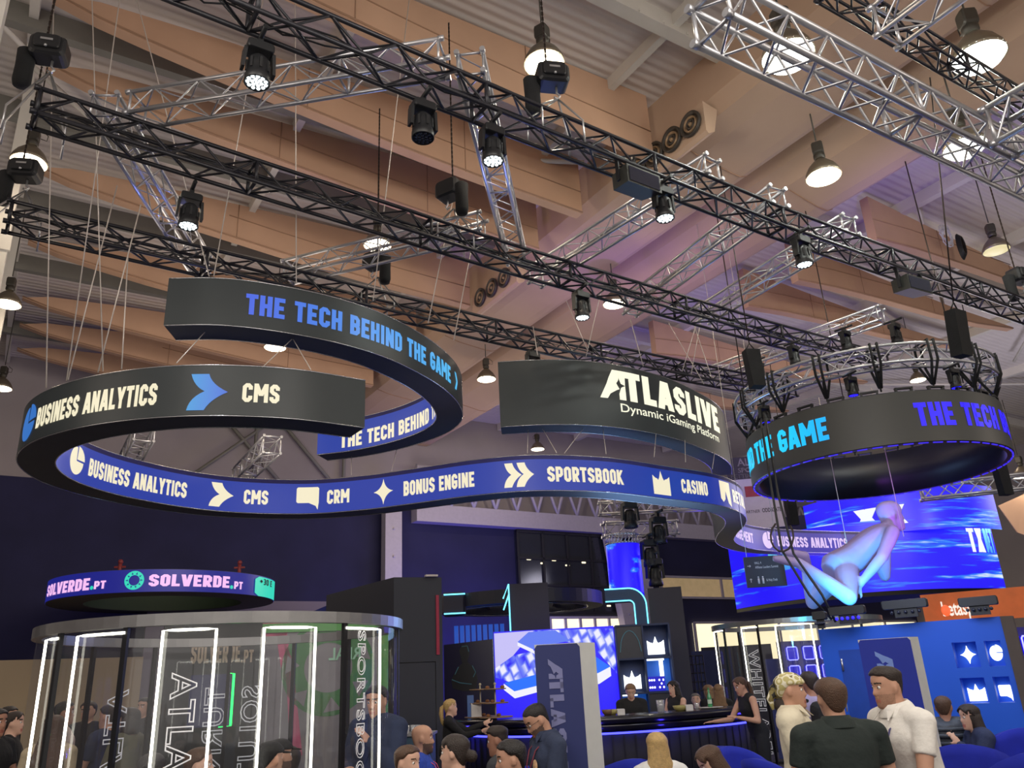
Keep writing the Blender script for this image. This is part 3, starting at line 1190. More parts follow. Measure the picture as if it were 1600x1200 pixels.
MH = [(404, 95, 0, 1, 'lit moving-head lamp under the front truss at the top left'),
      (770, 240, 0, 1, 'lit moving-head lamp under the front truss beside the dropping silver truss'),
      (1039, 338, 0, 1, 'lit moving-head lamp under the front truss right of the black box'),
      (1259, 422, 0, 1, 'rightmost lit moving-head lamp under the front truss'),
      (301, 287, 1, 1, 'lit moving-head lamp under the left half of the middle truss'),
      (908, 472, 1, 1, 'lit moving-head lamp under the middle truss near the warm work lamp'),
      (660, 140, 0, 0, 'unlit moving-head lamp inside the front truss at the upper centre'),
      (303, 440, 2, 0, 'unlit moving-head lamp under the rear truss above the ribbon end'),
      (832, 555, 2, 0, 'unlit moving-head lamp under the rear truss above the white logo sign')]
for (px, py, z, lit, lab) in MH:
    p = att(px, py, TT[z])
    p.z = 7.19 - 0.495 * 0.78
    place_copy('mh%d' % lit, lambda: moving_head(lit), p, math.atan2(HU.y, HU.x), lab, 'moving-head lamps on the trusses', scale=0.78)
    if lit:
        spot_light('moving_head_beam', p + Vector((0, 0, -0.2)), p + Vector((0.3, 0.4, -6)), 60, (0.9, 0.97, 1.0), 50, 0.6, 0.1)


# ---- chain hoists -------------------------------------------------------
def hoist():
    root = thing('chain_hoist', (0, 0, 0), 'x', 'hoist')
    b = MB()
    b.rbox((0, 0, 0), (0.42, 0.30, 0.30), 0.07)
    b.rbox((0.0, -0.16, 0.02), (0.30, 0.05, 0.20), 0.04)
    mh_ = b.build('motor_housing', BLACK_PL, root, local=True)
    g = MB()
    g.box((0, -0.19, 0.03), (0.14, 0.006, 0.03))
    g.ball((0, -0.188, -0.07), 0.02, 8, 6)
    g.build('badge', STEEL, mh_, local=True)
    k = MB()
    k.path([(0.05, 0, -0.14), (0.05, 0, -0.24), (0.09, 0, -0.28), (0.06, 0, -0.33), (0.01, 0, -0.30)], 0.016, 6)
    k.build('hook', STEEL, root, local=True)
    c = MB()
    n = 74
    for i in range(n):
        z = 0.13 + i * 0.045
        if i % 2:
            c.box((-0.06, 0, z), (0.028, 0.01, 0.055))
        else:
            c.box((-0.06, 0, z), (0.01, 0.028, 0.055))
    c.build('chain', CHAIN, root, local=True)
    s = MB()
    s.lathe([(0.10, 0.22), (0.125, 0.20), (0.115, -0.05), (0.12, -0.26), (0.10, -0.33), (0.0, -0.34)], (-0.26, 0.05, -0.22), 14, sx=0.9, sy=0.8)
    s.path([(-0.2, 0.05, 0.0), (-0.16, 0.02, -0.05), (-0.1, 0, -0.1)], 0.02, 6)
    s.build('chain_bag', BLACK_CLOTH, root, local=True)
    return root


HO = [(78, 80, 1, 0.3, 'black chain hoist with cloth chain bag above the left end of the middle truss'),
      (862, 122, 0, 0.2, 'black chain hoist hanging in front of the lit high-bay lamp at top centre'),
      (703, 298, 1, 2.6, 'black chain hoist above the middle truss at the centre, bag on its right'),
      (586, 408, 2, 2.7, 'black chain hoist right above the upper LED ribbon'),
      (40, 268, 2, 0.2, 'black chain hoist at the left edge just below a glowing lamp'),
      (1592, 432, 0, 0.4, 'black chain hoist cut off by the right edge')]
for i_, (px, py, z, rz, lab) in enumerate(HO):
    p = att(px, py, TT[z])
    place_copy('hoist', hoist, p, rz, lab, 'chain hoists carrying the trusses', scale=0.88)
    hk = p + Vector((0.05, 0, -0.30))
    if hk.z > 7.5:
        sl = MB()
        for k_ in (-1, 1):
            foot = Vector((p.x, p.y, 7.52)) + HU * (0.28 * k_) - HV * 0.145
            sl.path([hk, foot, foot + Vector((0, 0, -0.3))], 0.012, 6)
            foot = Vector((p.x, p.y, 7.52)) + HU * (0.28 * k_) + HV * 0.145
            sl.path([hk, foot, foot + Vector((0, 0, -0.3))], 0.012, 6)
        tag(sl.build('sling', STEEL), ['grey slings under the top left hoist', 'grey slings under the top centre hoist', 'grey slings under the centre hoist', 'grey slings under the hoist above the upper ribbon', 'grey slings under the hoist at the left edge', 'grey slings under the hoist at the right edge'][i_], 'sling', 'slings under the hoists')


# ---- boxes on the trusses -----------------------------------------------
def black_box():
    root = thing('floodlight', (0, 0, 0), 'x', 'floodlight')
    b = MB()
    b.prism([Vector(v) for v in [(-0.26, -0.14, -0.14), (0.26, -0.14, -0.14), (0.26, -0.14, 0.10), (-0.26, -0.14, 0.10)]],
            [Vector(v) for v in [(-0.22, 0.16, -0.08), (0.22, 0.16, -0.08), (0.22, 0.16, 0.12), (-0.22, 0.16, 0.12)]])
    b.build('housing', mat('dark_olive_housing', rgb(48, 50, 47), 0.5), root, local=True)
    y = MB()
    for sx in (-1, 1):
        y.box((sx * 0.275, 0, 0.1), (0.02, 0.05, 0.32))
    y.box((0, 0, 0.26), (0.57, 0.05, 0.02))
    y.tube((0, 0, 0.26), (0, 0, 0.36), 0.025, 8)
    y.build('bracket', BLACK_PL, root, local=True)
    f = MB()
    f.box((0, -0.143, -0.02), (0.46, 0.008, 0.19))
    f.build('front_glass', LED_OFF, root, local=True)
    return root


place_copy('flood', black_box, att(994, 286, TT[0]), 0.6, 'black box floodlight under the front truss at the centre right', 'floodlights on the front truss')
place_copy('flood', black_box, att(1424, 448, TT[0]), 0.5, 'olive black floodlight under the front truss near the right edge', 'floodlights on the front truss')


def chain_bag():
    root = thing('chain_bag', (0, 0, 0), 'x', 'bag')
    s = MB()
    s.prism([Vector(v) for v in [(-0.14, -0.09, 0.35), (0.14, -0.09, 0.35), (0.12, -0.10, -0.38), (-0.12, -0.10, -0.38)]],
            [Vector(v) for v in [(-0.14, 0.09, 0.35), (0.14, 0.09, 0.35), (0.12, 0.10, -0.38), (-0.12, 0.10, -0.38)]])
    s.build('sack', BLACK_CLOTH, root, local=True)
    h = MB()
    h.path([(-0.1, 0, 0.35), (0, 0, 0.5), (0.1, 0, 0.35)], 0.012, 6)
    h.build('strap', BLACK_CLOTH, root, local=True)
    c = MB()
    c.path([(0, 0, 0.49), (0, -0.1, 2.4), (0, -0.2, 4.4)], 0.012, 5)
    c.build('chain', CHAIN, root, local=True)
    return root


place_copy('cbag', chain_bag, atd(1497, 520, 10.6), 0.5, 'tall black chain bag hanging above the silver ring truss at right', 'hanging chain bags', tilt=0.1, scale=0.8)
place_copy('cbag', chain_bag, atd(1178, 575, 11.5), 0.2, 'tall black chain bag hanging left of the silver ring truss', 'hanging chain bags', tilt=-0.05)
place_copy('cbag', chain_bag, atd(1237, 800, 19), 0.2, 'small black speaker-like bag hanging below the ring beside the blue screen', 'hanging chain bags')
place_copy('cbag', chain_bag, atd(1566, 748, 17), 0.2, 'small black bag hanging right of the LED drum', 'hanging chain bags')

# heads around the ring truss (its centre and radius are repeated where the ring is built)
def ring_spot(px, py, z):
    best = None
    for q in range(240):
        a = 2 * PI * q / 240
        P = Vector((6.06 + 1.97 * math.cos(a), 13.28 + 1.97 * math.sin(a), z))
        v = P - CAM
        e = abs(800 + FPX * v.dot(_R) / v.dot(_f) - px) + abs(600 - FPX * v.dot(_U) / v.dot(_f) - py)
        if best is None or e < best[0]:
            best = (e, P)
    return best[1]


for (px, py, lab) in [(1322, 534, 'dark moving-head lamp standing on the left rear of the ring truss'), (1399, 527, 'dark moving-head lamp standing on the middle rear of the ring truss'),
                      (1188, 585, 'dark moving-head lamp standing on the left end of the ring truss'), (1240, 560, 'second dark moving-head lamp from the left on the ring truss')]:
    place_copy('mh0', lambda: moving_head(0), ring_spot(px, py, 6.30), 0.7, lab, 'moving-head lamps on the trusses', scale=0.6)
for (px, py, lab) in [(1195, 648, 'blue-glowing moving-head lamp at the left top of the LED drum'), (1490, 603, 'blue-glowing moving-head lamp on the right top of the LED drum'),
                      (1330, 600, 'blue-glowing moving-head lamp hanging at the rear of the ring truss')]:
    place_copy('mh2', lambda: moving_head(2), ring_spot(px, py, 5.56), 0.4, lab, 'moving-head lamps on the trusses', scale=0.56)


# ---- high-bay lamps -------------------------------------------------------
LAMP_SHELL = mat('dark_lamp_gear', rgb(60, 56, 50), 0.5, 0.3)
SHADE = mat('grey_lamp_shade', rgb(120, 110, 95), 0.35, 0.6)
BULB = glow('lamp_bulb_glow', rgb(255, 238, 205), 9.0)
BULB2 = glow('bright_flood_glow', rgb(250, 255, 240), 14.0)
BULB0 = glow('dim_lamp_glow', rgb(235, 220, 170), 1.0)


def high_bay(kind):
    root = thing('high_bay_lamp', (0, 0, 0), 'x', 'lamp')
    g = MB()
    g.rbox((0, 0, 0.48), (0.17, 0.17, 0.22), 0.04)
    g.lathe([(0.05, 0.40), (0.09, 0.36), (0.09, 0.30), (0.07, 0.28)], n=14)
    g.path([(0.1, 0, 0.6), (0.2, 0, 0.52), (0.19, 0, 0.42), (0.1, 0, 0.44)], 0.008, 6)
    g.build('ballast_box', LAMP_SHELL, root, local=True)
    s = MB()
    s.lathe([(0.07, 0.26), (0.13, 0.21), (0.21, 0.12), (0.262, 0.02), (0.28, -0.06), (0.27, -0.06), (0.25, 0.02), (0.2, 0.11), (0.12, 0.2)], n=28)
    sh_ = s.build('lamp_shade', SHADE, root, local=True)
    b = MB()
    if kind == 2:
        b.lathe([(0.0, -0.16), (0.12, -0.15), (0.22, -0.11), (0.275, -0.04), (0.2, 0.0), (0.0, 0.04)], n=24)
    else:
        b.lathe([(0.0, -0.085), (0.14, -0.08), (0.262, -0.062), (0.2, 0.0), (0.0, 0.04)], n=24)
    b.build('bulb', {0: BULB0, 1: BULB, 2: BULB2}[kind], sh_, local=True)
    r = MB()
    r.tube((0, 0, 0.64), (0, 0, 2.45), 0.012, 6)
    r.build('hanging_rod', LAMP_SHELL, root, local=True)
    return root


LA = [(850, 95, 10.2, 1, 1.05, 'lit high-bay lamp at top centre behind a chain hoist'),
      (46, 250, 9.7, 1, 1.0, 'glowing high-bay lamp at the left edge above a hoist'),
      (12, 472, 9.7, 1, 1.0, 'glowing high-bay lamp at the left edge beside the upper ribbon'),
      (2, 604, 9.7, 1, 1.0, 'glowing high-bay lamp cut off by the left edge above the lower ribbon'),
      (590, 380, 9.9, 1, 1.0, 'high-bay lamp hanging behind the middle truss at the centre'),
      (1286, 272, 10.2, 1, 1.1, 'warm lit high-bay lamp below the second duct'),
      (1230, 82, 9.9, 2, 1.25, 'dazzling white lamp left of the large silver truss'),
      (1528, 84, 9.6, 2, 1.25, 'dazzling white lamp in the top right corner'),
      (1506, 226, 10.0, 2, 1.2, 'dazzling white lamp right under the large silver truss'),
      (1556, 388, 10.0, 0, 1.0, 'unlit high-bay lamp with cream disc at the right edge'),
      (960, 472, 9.9, 1, 1.0, 'warm glowing lamp seen through the middle truss'),
      (760, 590, 9.9, 1, 1.0, 'lit high-bay lamp between the upper ribbon and the logo sign'),
      (430, 540, 10.0, 1, 1.0, 'lamp disc peeping out under the upper LED ribbon'),
      (840, 700, 9.9, 1, 0.95, 'small lit high-bay lamp between logo sign and blue ribbon'),
      (1434, 592, 9.9, 1, 0.9, 'warm lamp seen inside the silver ring truss'),
      (1598, 742, 9.5, 1, 0.9, 'lamp at the right edge beside the LED drum')]
for (px, py, z, kind, sc, lab) in LA:
    s = max(0.8, sc * 1.0)
    p = atz(px, py, ZC - 2.45 * s)
    if p.y > 30:
        p = atd(px, py, 26)
    o = place_copy('bay%d' % kind, lambda: high_bay(kind), p, random.uniform(0, 3), lab, 'high-bay lamps under the roof', scale=s)
    pw = {0: 0, 1: 150, 2: 420}[kind]
    if px < 60:
        pw *= 0.35
    if pw:
        point_light('high_bay_bulb', p + Vector((0, 0, -0.16)), pw, (1.0, 0.84, 0.64) if kind == 1 else (0.95, 1.0, 0.92), 0.2)

# coiled cable on the right baffle
cc = MB()
c0 = hall(19.3, 9.0, 11.9)
random.seed(3)
for k in range(9):
    r = random.uniform(0.16, 0.3)
    cc.path([c0 + HU * (r * math.cos(a) - 0.25) + Vector((0, 0, r * 1.1 * math.sin(a) - 0.2)) + HV * random.uniform(-.04, .04) for a in [2 * PI * i / 16 for i in range(16)]], 0.01, 5, closed=True)
tag(cc.build('cable_coil', mat('white_cable', rgb(205, 205, 215), 0.6)), 'loose coil of white cable hanging on the right baffle', 'cable')
cd = MB()
for k in range(8):
    r = 0.2 + 0.012 * k
    cd.path([c0 + HU * (0.35 + 0.5 * r * math.cos(a)) + Vector((0, 0, r * 1.3 * math.sin(a) - 0.35)) + HV * (0.012 * k - 0.05) for a in [2 * PI * i / 18 for i in range(18)]], 0.014, 5, closed=True)
tag(cd.build('cable_coil', BLACK_PL), 'tight coil of black cable hanging beside the white coil', 'cable')

# cables lying in the trusses
random.seed(11)
for nm, A, lab in (('front', A1, 'tangled black cable run lying in the front truss'), ('middle', A2, 'tangled black cable run lying in the middle truss'), ('rear', A3, 'black cable run lying in the rear truss')):
    cb = MB()
    P = [tp(*p) for p in A]
    for k in range(3):
        pts = []
        for a, b in zip(P, P[1:]):
            n = max(2, int((b - a).length / 0.35))
            for i in range(n):
                pts.append(a.lerp(b, i / n) + Vector((random.uniform(-.07, .07), random.uniform(-.07, .07), -0.1 + random.uniform(0, .16))))
        cb.path(pts, 0.009, 4)
    tag(cb.build('power_cable', BLACK_PL), lab, 'cable', 'cable runs in the trusses')
# ================================================================== LED ribbons
FACE_DARK = mat('led_face_dark', rgb(44, 48, 50), 0.42, noise=0.05, nscale=3, spec=0.4, emit=rgb(36, 42, 42), es=0.3)
CASE = mat('ribbon_casing_dark', rgb(56, 62, 74), 0.5, noise=0.08, nscale=3)
CASE_RIM = mat('ribbon_rim_blue', rgb(40, 38, 110), 0.6, noise=0.05)
FACE_BLUE = mat('led_face_blue', rgb(10, 20, 60), 0.4, noise=0, emit=rgb(28, 58, 158), es=0.95)
FACE_BLUE2 = mat('led_face_violet_blue', rgb(10, 14, 60), 0.4, noise=0, emit=rgb(20, 14, 140), es=0.95)
CREAM = glow('cream_led_lettering', rgb(243, 233, 200), 1.0)
CREAM2 = glow('bright_cream_lettering', rgb(250, 248, 222), 1.05)
LILAC = glow('lilac_led_lettering', rgb(214, 190, 235), 1.0)
EDGE = mat('silver_edge_trim', rgb(190, 192, 195), 0.25, 0.85)


def spline(pts, n=14):
    P = [Vector((p[0], p[1])) for p in pts]
    P = [P[0] * 2 - P[1]] + P + [P[-1] * 2 - P[-2]]
    out = []
    for i in range(1, len(P) - 2):
        for k in range(n):
            t = k / n
            a, b, c, d = P[i - 1], P[i], P[i + 1], P[i + 2]
            out.append(0.5 * ((2 * b) + (c - a) * t + (2 * a - 5 * b + 4 * c - d) * t * t + (3 * b - a - 3 * c + d) * t ** 3))
    out.append(P[-2])
    # even spacing
    L = [0]
    for a, b in zip(out, out[1:]):
        L.append(L[-1] + (b - a).length)
    m = int(L[-1] / 0.09)
    res = []
    j = 0
    for i in range(m + 1):
        s = L[-1] * i / m
        while j < len(L) - 2 and L[j + 1] < s:
            j += 1
        k = (s - L[j]) / max(1e-9, L[j + 1] - L[j])
        res.append(out[j].lerp(out[j + 1], min(1, k)))
    return res


class Rib:
    """A vertical band following a curve in plan: inner face on the curve, outer face th to its left."""
    def __init__(self, pts, th, z0, z1, closed=False, dense=None):
        self.P = dense if dense is not None else spline(pts)
        self.th, self.z0, self.z1, self.closed = th, z0, z1, closed
        n = len(self.P)
        self.N = []
        for i in range(n):
            a = self.P[(i - 1) % n] if (closed or i > 0) else self.P[i]
            b = self.P[(i + 1) % n] if (closed or i < n - 1) else self.P[i]
            d = (b - a).normalized()
            self.N.append(Vector((-d.y, d.x)))
        for _ in range(4):
            self.N = [(self.N[max(0, i - 1)] + self.N[i] * 2 + self.N[min(n - 1, i + 1)]).normalized() if not closed else (self.N[(i - 1) % n] + self.N[i] * 2 + self.N[(i + 1) % n]).normalized() for i in range(n)]
        self.Q = [p + q * th for p, q in zip(self.P, self.N)]

    def face(self, which):
        return self.P if which == 'in' else self.Q

    def strip(self, mb, which, z0, z1, off=0.0):
        F = self.face(which)
        s = -1 if which == 'in' else 1
        n = len(F)
        vs = []
        for i in range(n):
            p = F[i] + self.N[i] * (s * off)
            vs += [(p.x, p.y, z0), (p.x, p.y, z1)]
        m = n if self.closed else n - 1
        fs = []
        for i in range(m):
            j = (i + 1) % n
            fs.append((2 * i, 2 * j, 2 * j + 1, 2 * i + 1))
        mb.add(vs, fs, True)

    def casing(self, mb):
        n = len(self.P)
        for z in (self.z0, self.z1):
            vs = []
            for i in range(n):
                vs += [(self.P[i].x, self.P[i].y, z), (self.Q[i].x, self.Q[i].y, z)]
            fs = []
            for i in range(n if self.closed else n - 1):
                j = (i + 1) % n
                fs.append((2 * i, 2 * j, 2 * j + 1, 2 * i + 1))
            mb.add(vs, fs, False)
        if not self.closed:
            for i in (0, n - 1):
                p, q = self.P[i], self.Q[i]
                mb.add([(p.x, p.y, self.z0), (q.x, q.y, self.z0), (q.x, q.y, self.z1), (p.x, p.y, self.z1)], [(0, 1, 2, 3)])
        self.strip(mb, 'in', self.z0, self.z1)
        self.strip(mb, 'out', self.z0, self.z1)

    def cum(self, which):
        F = self.face(which)
        L = [0]
        n = len(F)
        for i in range(n if self.closed else n - 1):
            L.append(L[-1] + (F[(i + 1) % n] - F[i]).length)
        return L

    def arc_at(self, which, px, py, z, lo=0.0, hi=1.0):
        """Arc length at which the face is seen at this pixel: nearest point of the curve to the pixel's place at height z."""
        F = self.face(which)
        L = self.cum(which)
        n = len(F)

        def pix(q):
            v = Vector((q.x, q.y, z)) - CAM
            return Vector((800 + FPX * v.dot(_R) / v.dot(_f), 600 - FPX * v.dot(_U) / v.dot(_f)))
        g = Vector((px, py))
        nn = self.N
        sg = -1 if which == 'in' else 1
        best, bs = 1e9, 0
        for i in range(int(lo * n), min(n - (0 if self.closed else 1), int(hi * n) + 1)):
            p0, p1 = F[i], F[(i + 1) % n]
            if (nn[i] * sg).dot(Vector((CAM.x, CAM.y)) - p0) < 0:
                continue
            a, b = pix(p0), pix(p1)
            e = b - a
            t = 0 if e.length_squared < 1e-12 else max(0, min(1, (g - a).dot(e) / e.length_squared))
            d = (a + e * t - g).length
            if d < best:
                best, bs = d, L[i] + (p1 - p0).length * t
        return bs

    def point(self, which, s, z, off):
        F = self.face(which)
        L = getattr(self, '_c' + which, None)
        if L is None:
            L = self.cum(which)
            setattr(self, '_c' + which, L)
        n = len(F)
        tot = L[-1]
        if self.closed:
            s = s % tot
        i = int(np.searchsorted(L, s, side='right')) - 1
        i = max(0, min(i, len(L) - 2))
        k = (s - L[i]) / max(1e-9, L[i + 1] - L[i])
        j = (i + 1) % n
        p = F[i].lerp(F[j], k)
        nn = self.N[i].lerp(self.N[j], max(0, min(1, k)))
        sgn = -1 if which == 'in' else 1
        p = p + nn * (sgn * off)
        return Vector((p.x, p.y, z))

    def word(self, root, which, polys, w, s0, s1, zb, h, m, off=0.012, name='lettering', hgt=1.0, step=None):
        """Lay polygons (width w, height hgt) on the face from arc s0 to s1, baseline zb, letter height h."""
        mb = MB()
        kx = (s1 - s0) / w
        lay(mb, polys, lambda x, y: self.point(which, s0 + x * kx, zb + y * h / hgt, off), step=abs(0.1 / kx) if step is None else step)
        return mb.build(name, m, root)

    def icon(self, root, which, kind, s, zc, size, m, dirn=1, off=0.012):
        mb = MB()
        lay(mb, icon(kind), lambda x, y: self.point(which, s + dirn * x * size, zc + y * size, off), step=0.15)
        return mb.build('pictogram', m, root)

    def edges(self, mb, r=0.008):
        for which in ('in', 'out'):
            for z in (self.z0, self.z1):
                F = self.face(which)
                mb.path([(p.x, p.y, z) for p in F], r, 5, closed=self.closed)


def ribbon(rib, name, label, in_mat, out_mat, rim=0.07):
    root = thing(name, (rib.P[0].x, rib.P[0].y, rib.z0), label, 'LED sign')
    c = MB()
    rib.casing(c)
    c.build('casing', CASE, root)
    a = MB(); rib.strip(a, 'in', rib.z0 + 0.008, rib.z1 - rim, 0.006); a.build('inner_screen', in_mat, root)
    if rim > 0.03:
        a = MB(); rib.strip(a, 'in', rib.z1 - rim, rib.z1 - 0.006, 0.006); a.build('top_rim', CASE_RIM, root)
    a = MB(); rib.strip(a, 'out', rib.z0 + 0.008, rib.z1 - 0.008, 0.006); a.build('outer_screen', out_mat, root)
    e = MB(); rib.edges(e); e.build('edge_trim', EDGE, root)
    return root


# --- the long lower ribbon --------------------------------------------
LOW = [(-1.98, 9.22), (-2.58, 8.82), (-3.12, 8.63), (-3.66, 8.56), (-4.22, 8.62), (-4.78, 8.8), (-5.36, 9.16), (-5.80, 9.7), (-6.01, 10.38),
       (-5.98, 11.1), (-5.72, 11.85), (-5.25, 12.6), (-4.6, 13.15), (-3.6, 13.5), (-2.6, 13.4), (-1.7, 13.1), (-0.7, 12.74), (0.29, 12.62),
       (1.49, 13.0), (2.62, 13.8), (3.58, 14.52), (4.15, 15.2), (4.52, 15.95), (4.72, 16.8), (4.82, 17.9), (5.02, 18.95), (5.5, 19.95), (6.2, 20.8), (7.3, 21.5), (8.5, 22.05), (9.74, 22.56)]
Z0L, Z1L = 4.5, 5.09
rl = Rib(LOW, 0.42, Z0L, Z1L)


def face_grad(m0, m1, name, p0, p1):
    return gradient_glow(name, m0, m1, p0, p1, 0.95)


IN_BLUE = gradient_glow('led_face_blue_run', rgb(28, 55, 160), rgb(24, 14, 150), (2.5, 13.8, 4.8), (6.2, 20.9, 4.8), 0.95)
root_l = ribbon(rl, 'led_ribbon', 'long lower S-shaped LED ribbon, black outside and blue inside with cream service names', IN_BLUE, FACE_DARK)
ZM = 4.77


def put_in(rib, root, txt, pl, pr, zc, h, m, lo, hi, which='in', slant=0.0, t=0.21):
    s0 = rib.arc_at(which, pl[0], pl[1], zc, lo, hi)
    s1 = rib.arc_at(which, pr[0], pr[1], zc, lo, hi)
    w, polys = text_polys(txt, slant, t)
    return rib.word(root, which, polys, w, s0, s1, zc - h / 2, h, m)


def put_icon(rib, root, kind, p, zc, size, m, lo, hi, which='in', dirn=1):
    s = rib.arc_at(which, p[0], p[1], zc, lo, hi)
    return rib.icon(root, which, kind, s, zc, size, m, dirn)


FAR = (0.27, 0.78)
put_icon(rl, root_l, 'pie', (120, 716), ZM, 0.38, CREAM, 0.1, 0.5)
put_in(rl, root_l, 'BUSINESS ANALYTICS', (139, 727), (292, 762), ZM, 0.25, CREAM, 0.1, 0.6)
put_icon(rl, root_l, 'arrow', (346, 770), ZM, 0.40, CREAM, *FAR)
put_in(rl, root_l, 'CMS', (381, 774), (419, 775), ZM, 0.24, CREAM, *FAR)
put_icon(rl, root_l, 'speech', (481, 773), ZM + 0.02, 0.38, CREAM, *FAR)
put_in(rl, root_l, 'CRM', (511, 773), (546, 771), ZM, 0.24, CREAM, *FAR)
put_icon(rl, root_l, 'star', (599, 764), ZM, 0.37, CREAM, *FAR)
put_in(rl, root_l, 'BONUS ENGINE', (630, 756), (741, 745), ZM, 0.25, CREAM, *FAR)
put_icon(rl, root_l, 'double', (811, 738), ZM, 0.40, CREAM, *FAR)
put_in(rl, root_l, 'SPORTSBOOK', (855, 738), (974, 738), ZM, 0.25, CREAM, *FAR)
put_icon(rl, root_l, 'crown', (1034, 746), ZM, 0.42, CREAM, *FAR)
put_in(rl, root_l, 'CASINO', (1065, 752), (1106, 757), ZM, 0.25, CREAM, *FAR)
put_icon(rl, root_l, 'tag', (1135, 764), ZM, 0.40, CREAM, *FAR)
put_in(rl, root_l, 'RETAIL', (1145, 772), (1164, 786), ZM, 0.25, CREAM, 0.4, 0.9)
# last stretch, after the bend
sB = rl.arc_at('in', 1176, 842, ZM, 0.75, 1.0)
w_, polys_ = text_polys('MANAGEMENT')
rl.word(root_l, 'in', polys_, w_, sB - 1.75, sB, ZM - 0.125, 0.25, LILAC)
put_icon(rl, root_l, 'pie', (1199, 843), ZM, 0.42, LILAC, 0.75, 1.0)
put_in(rl, root_l, 'BUSINESS ANALYTICS', (1214, 846), (1324, 846), ZM, 0.27, LILAC, 0.75, 1.0)
# outer dark face, near side (text runs against the curve direction)
BLUE_ICON = gradient_glow('blue_icon_run', rgb(62, 160, 215), rgb(45, 95, 210), (-3.62, 8.2, 4.8), (-3.1, 8.2, 4.8), 1.0)
BLUE_ICON2 = glow('blue_icon_flat', rgb(45, 110, 190), 1.0)
put_icon(rl, root_l, 'pie', (44, 661), ZM, 0.42, BLUE_ICON2, 0.0, 0.4, 'out', -1)
put_in(rl, root_l, 'BUSINESS ANALYTICS', (55, 646), (246, 612), ZM, 0.25, CREAM, 0.0, 0.4, 'out')
put_icon(rl, root_l, 'arrow', (325, 611), ZM, 0.42, BLUE_ICON, 0.0, 0.4, 'out', -1)
put_in(rl, root_l, 'CMS', (379, 612), (437, 613), ZM, 0.22, CREAM, 0.0, 0.4, 'out')

# --- the upper ribbon ----------------------------------------------------
UP = [(-4.02, 8.78), (-3.46, 8.84), (-2.95, 9.06), (-2.45, 9.4), (-2.02, 9.84), (-1.68, 10.4), (-1.42, 11.0), (-1.26, 11.65), (-1.25, 12.3), (-1.45, 12.8), (-1.85, 13.25), (-2.35, 13.62), (-2.95, 13.92), (-3.62, 14.08)]
# walk it from the far end round to the near end so that the outer face lies to the left
UPr = list(reversed(UP))
ru = Rib(UPr, 0.42, 5.7, 6.31)
root_u = ribbon(ru, 'led_ribbon', 'upper U-shaped LED ribbon hanging at left, dark outside with blue slogan', FACE_BLUE, FACE_DARK)
ZU = 6.0
SLOGAN = gradient_glow('blue_slogan_run', rgb(62, 92, 222), rgb(78, 186, 240), (-3.1, 8.4, 6), (-0.9, 11.3, 6), 1.0)


def put_w(rib, root, txt, s0, s1, zc, h, m, which):
    w, polys = text_polys(txt)
    return rib.word(root, which, polys, w, s0, s1, zc - h / 2, h, m)


sa = ru.arc_at('out', 384, 473, ZU); sb = ru.arc_at('out', 718, 571, ZU)
put_w(ru, root_u, 'THE TECH BEHIND THE GAME', sa, sb, ZU, 0.27, SLOGAN, 'out')
s_ = ru.arc_at('out', 726, 585, ZU)
ru.icon(root_u, 'out', 'chev', s_, ZU, 0.28, SLOGAN, 1 if sb > sa else -1)
ZU2 = 5.88
sa = ru.arc_at('in', 531, 688, ZU2); sb = ru.arc_at('in', 681, 633, ZU2)
put_w(ru, root_u, 'THE TECH BEHIND THE', sa, sb, ZU2 + 0.03, 0.27, CREAM, 'in')
d_ = (sb - sa) / 19 * 1.0
put_w(ru, root_u, 'GAME', sb + d_ * 0.8, sb + d_ * 5.0, ZU2 + 0.03, 0.27, CREAM, 'in')

# --- the logo sign above the far side ---------------------------------------
AT = [(-0.22, 13.3), (0.5, 13.3), (1.2, 13.45), (1.9, 13.82), (2.6, 14.4), (3.2, 15.1), (3.75, 15.85), (4.1, 16.55), (4.3, 17.3)]
ra = Rib(AT, -0.42, 5.68, 6.86)
ra.N = [-n for n in ra.N]
ra.Q = [p + q * 0.42 for p, q in zip(ra.P, ra.N)]
UNDER = mat('sign_underside_blue', rgb(60, 76, 120), 0.35, noise=0.1)
root_a = ribbon(ra, 'logo_sign', 'tall curved dark LED sign with the large cream ATLASLIVE logo', CASE, FACE_DARK, 0.0)
s0 = ra.arc_at('out', 935, 612, 6.4); s1 = ra.arc_at('out', 1134, 648, 6.4)


def logo_polys(txt='TLASLIVE', t=0.225):
    """ATLASLIVE: the first letter is a slanted A with a star-shaped notch."""
    P = []
    # left slanted leg and right leg of the special A
    V = lambda *a: [Vector(p) for p in a]
    P.append(V((0.0, 0.0), (0.22, 0.0), (0.3, 0.16), (0.44, 0.30), (0.52, 0.33), (0.44, 0.52), (0.52, 0.62), (0.53, 1.0), (0.36, 1.0)))
    P = [V((0.0, 0.0), (0.2, 0.0), (0.285, 0.17), (0.12, 0.3)), V((0.12, 0.3), (0.285, 0.17), (0.46, 0.31), (0.20, 0.5)), V((0.20, 0.5), (0.46, 0.31), (0.55, 0.36), (0.50, 0.47), (0.47, 0.55), (0.27, 0.72)),
         V((0.27, 0.72), (0.47, 0.55), (0.53, 0.66), (0.55, 0.76), (0.56, 1.0), (0.38, 1.0)), V((0.56, 1.0), (0.55, 0.72), (0.60, 0.55), (0.72, 0.5), (0.74, 1.0)),
         V((0.72, 0.5), (0.60, 0.42), (0.53, 0.2), (0.53, 0.0), (0.72, 0.0))]
    w, Q = text_polys(txt, 0.0, t)
    P += [[Vector((v.x + 0.70, v.y)) for v in p] for p in Q]
    return 0.70 + w, P


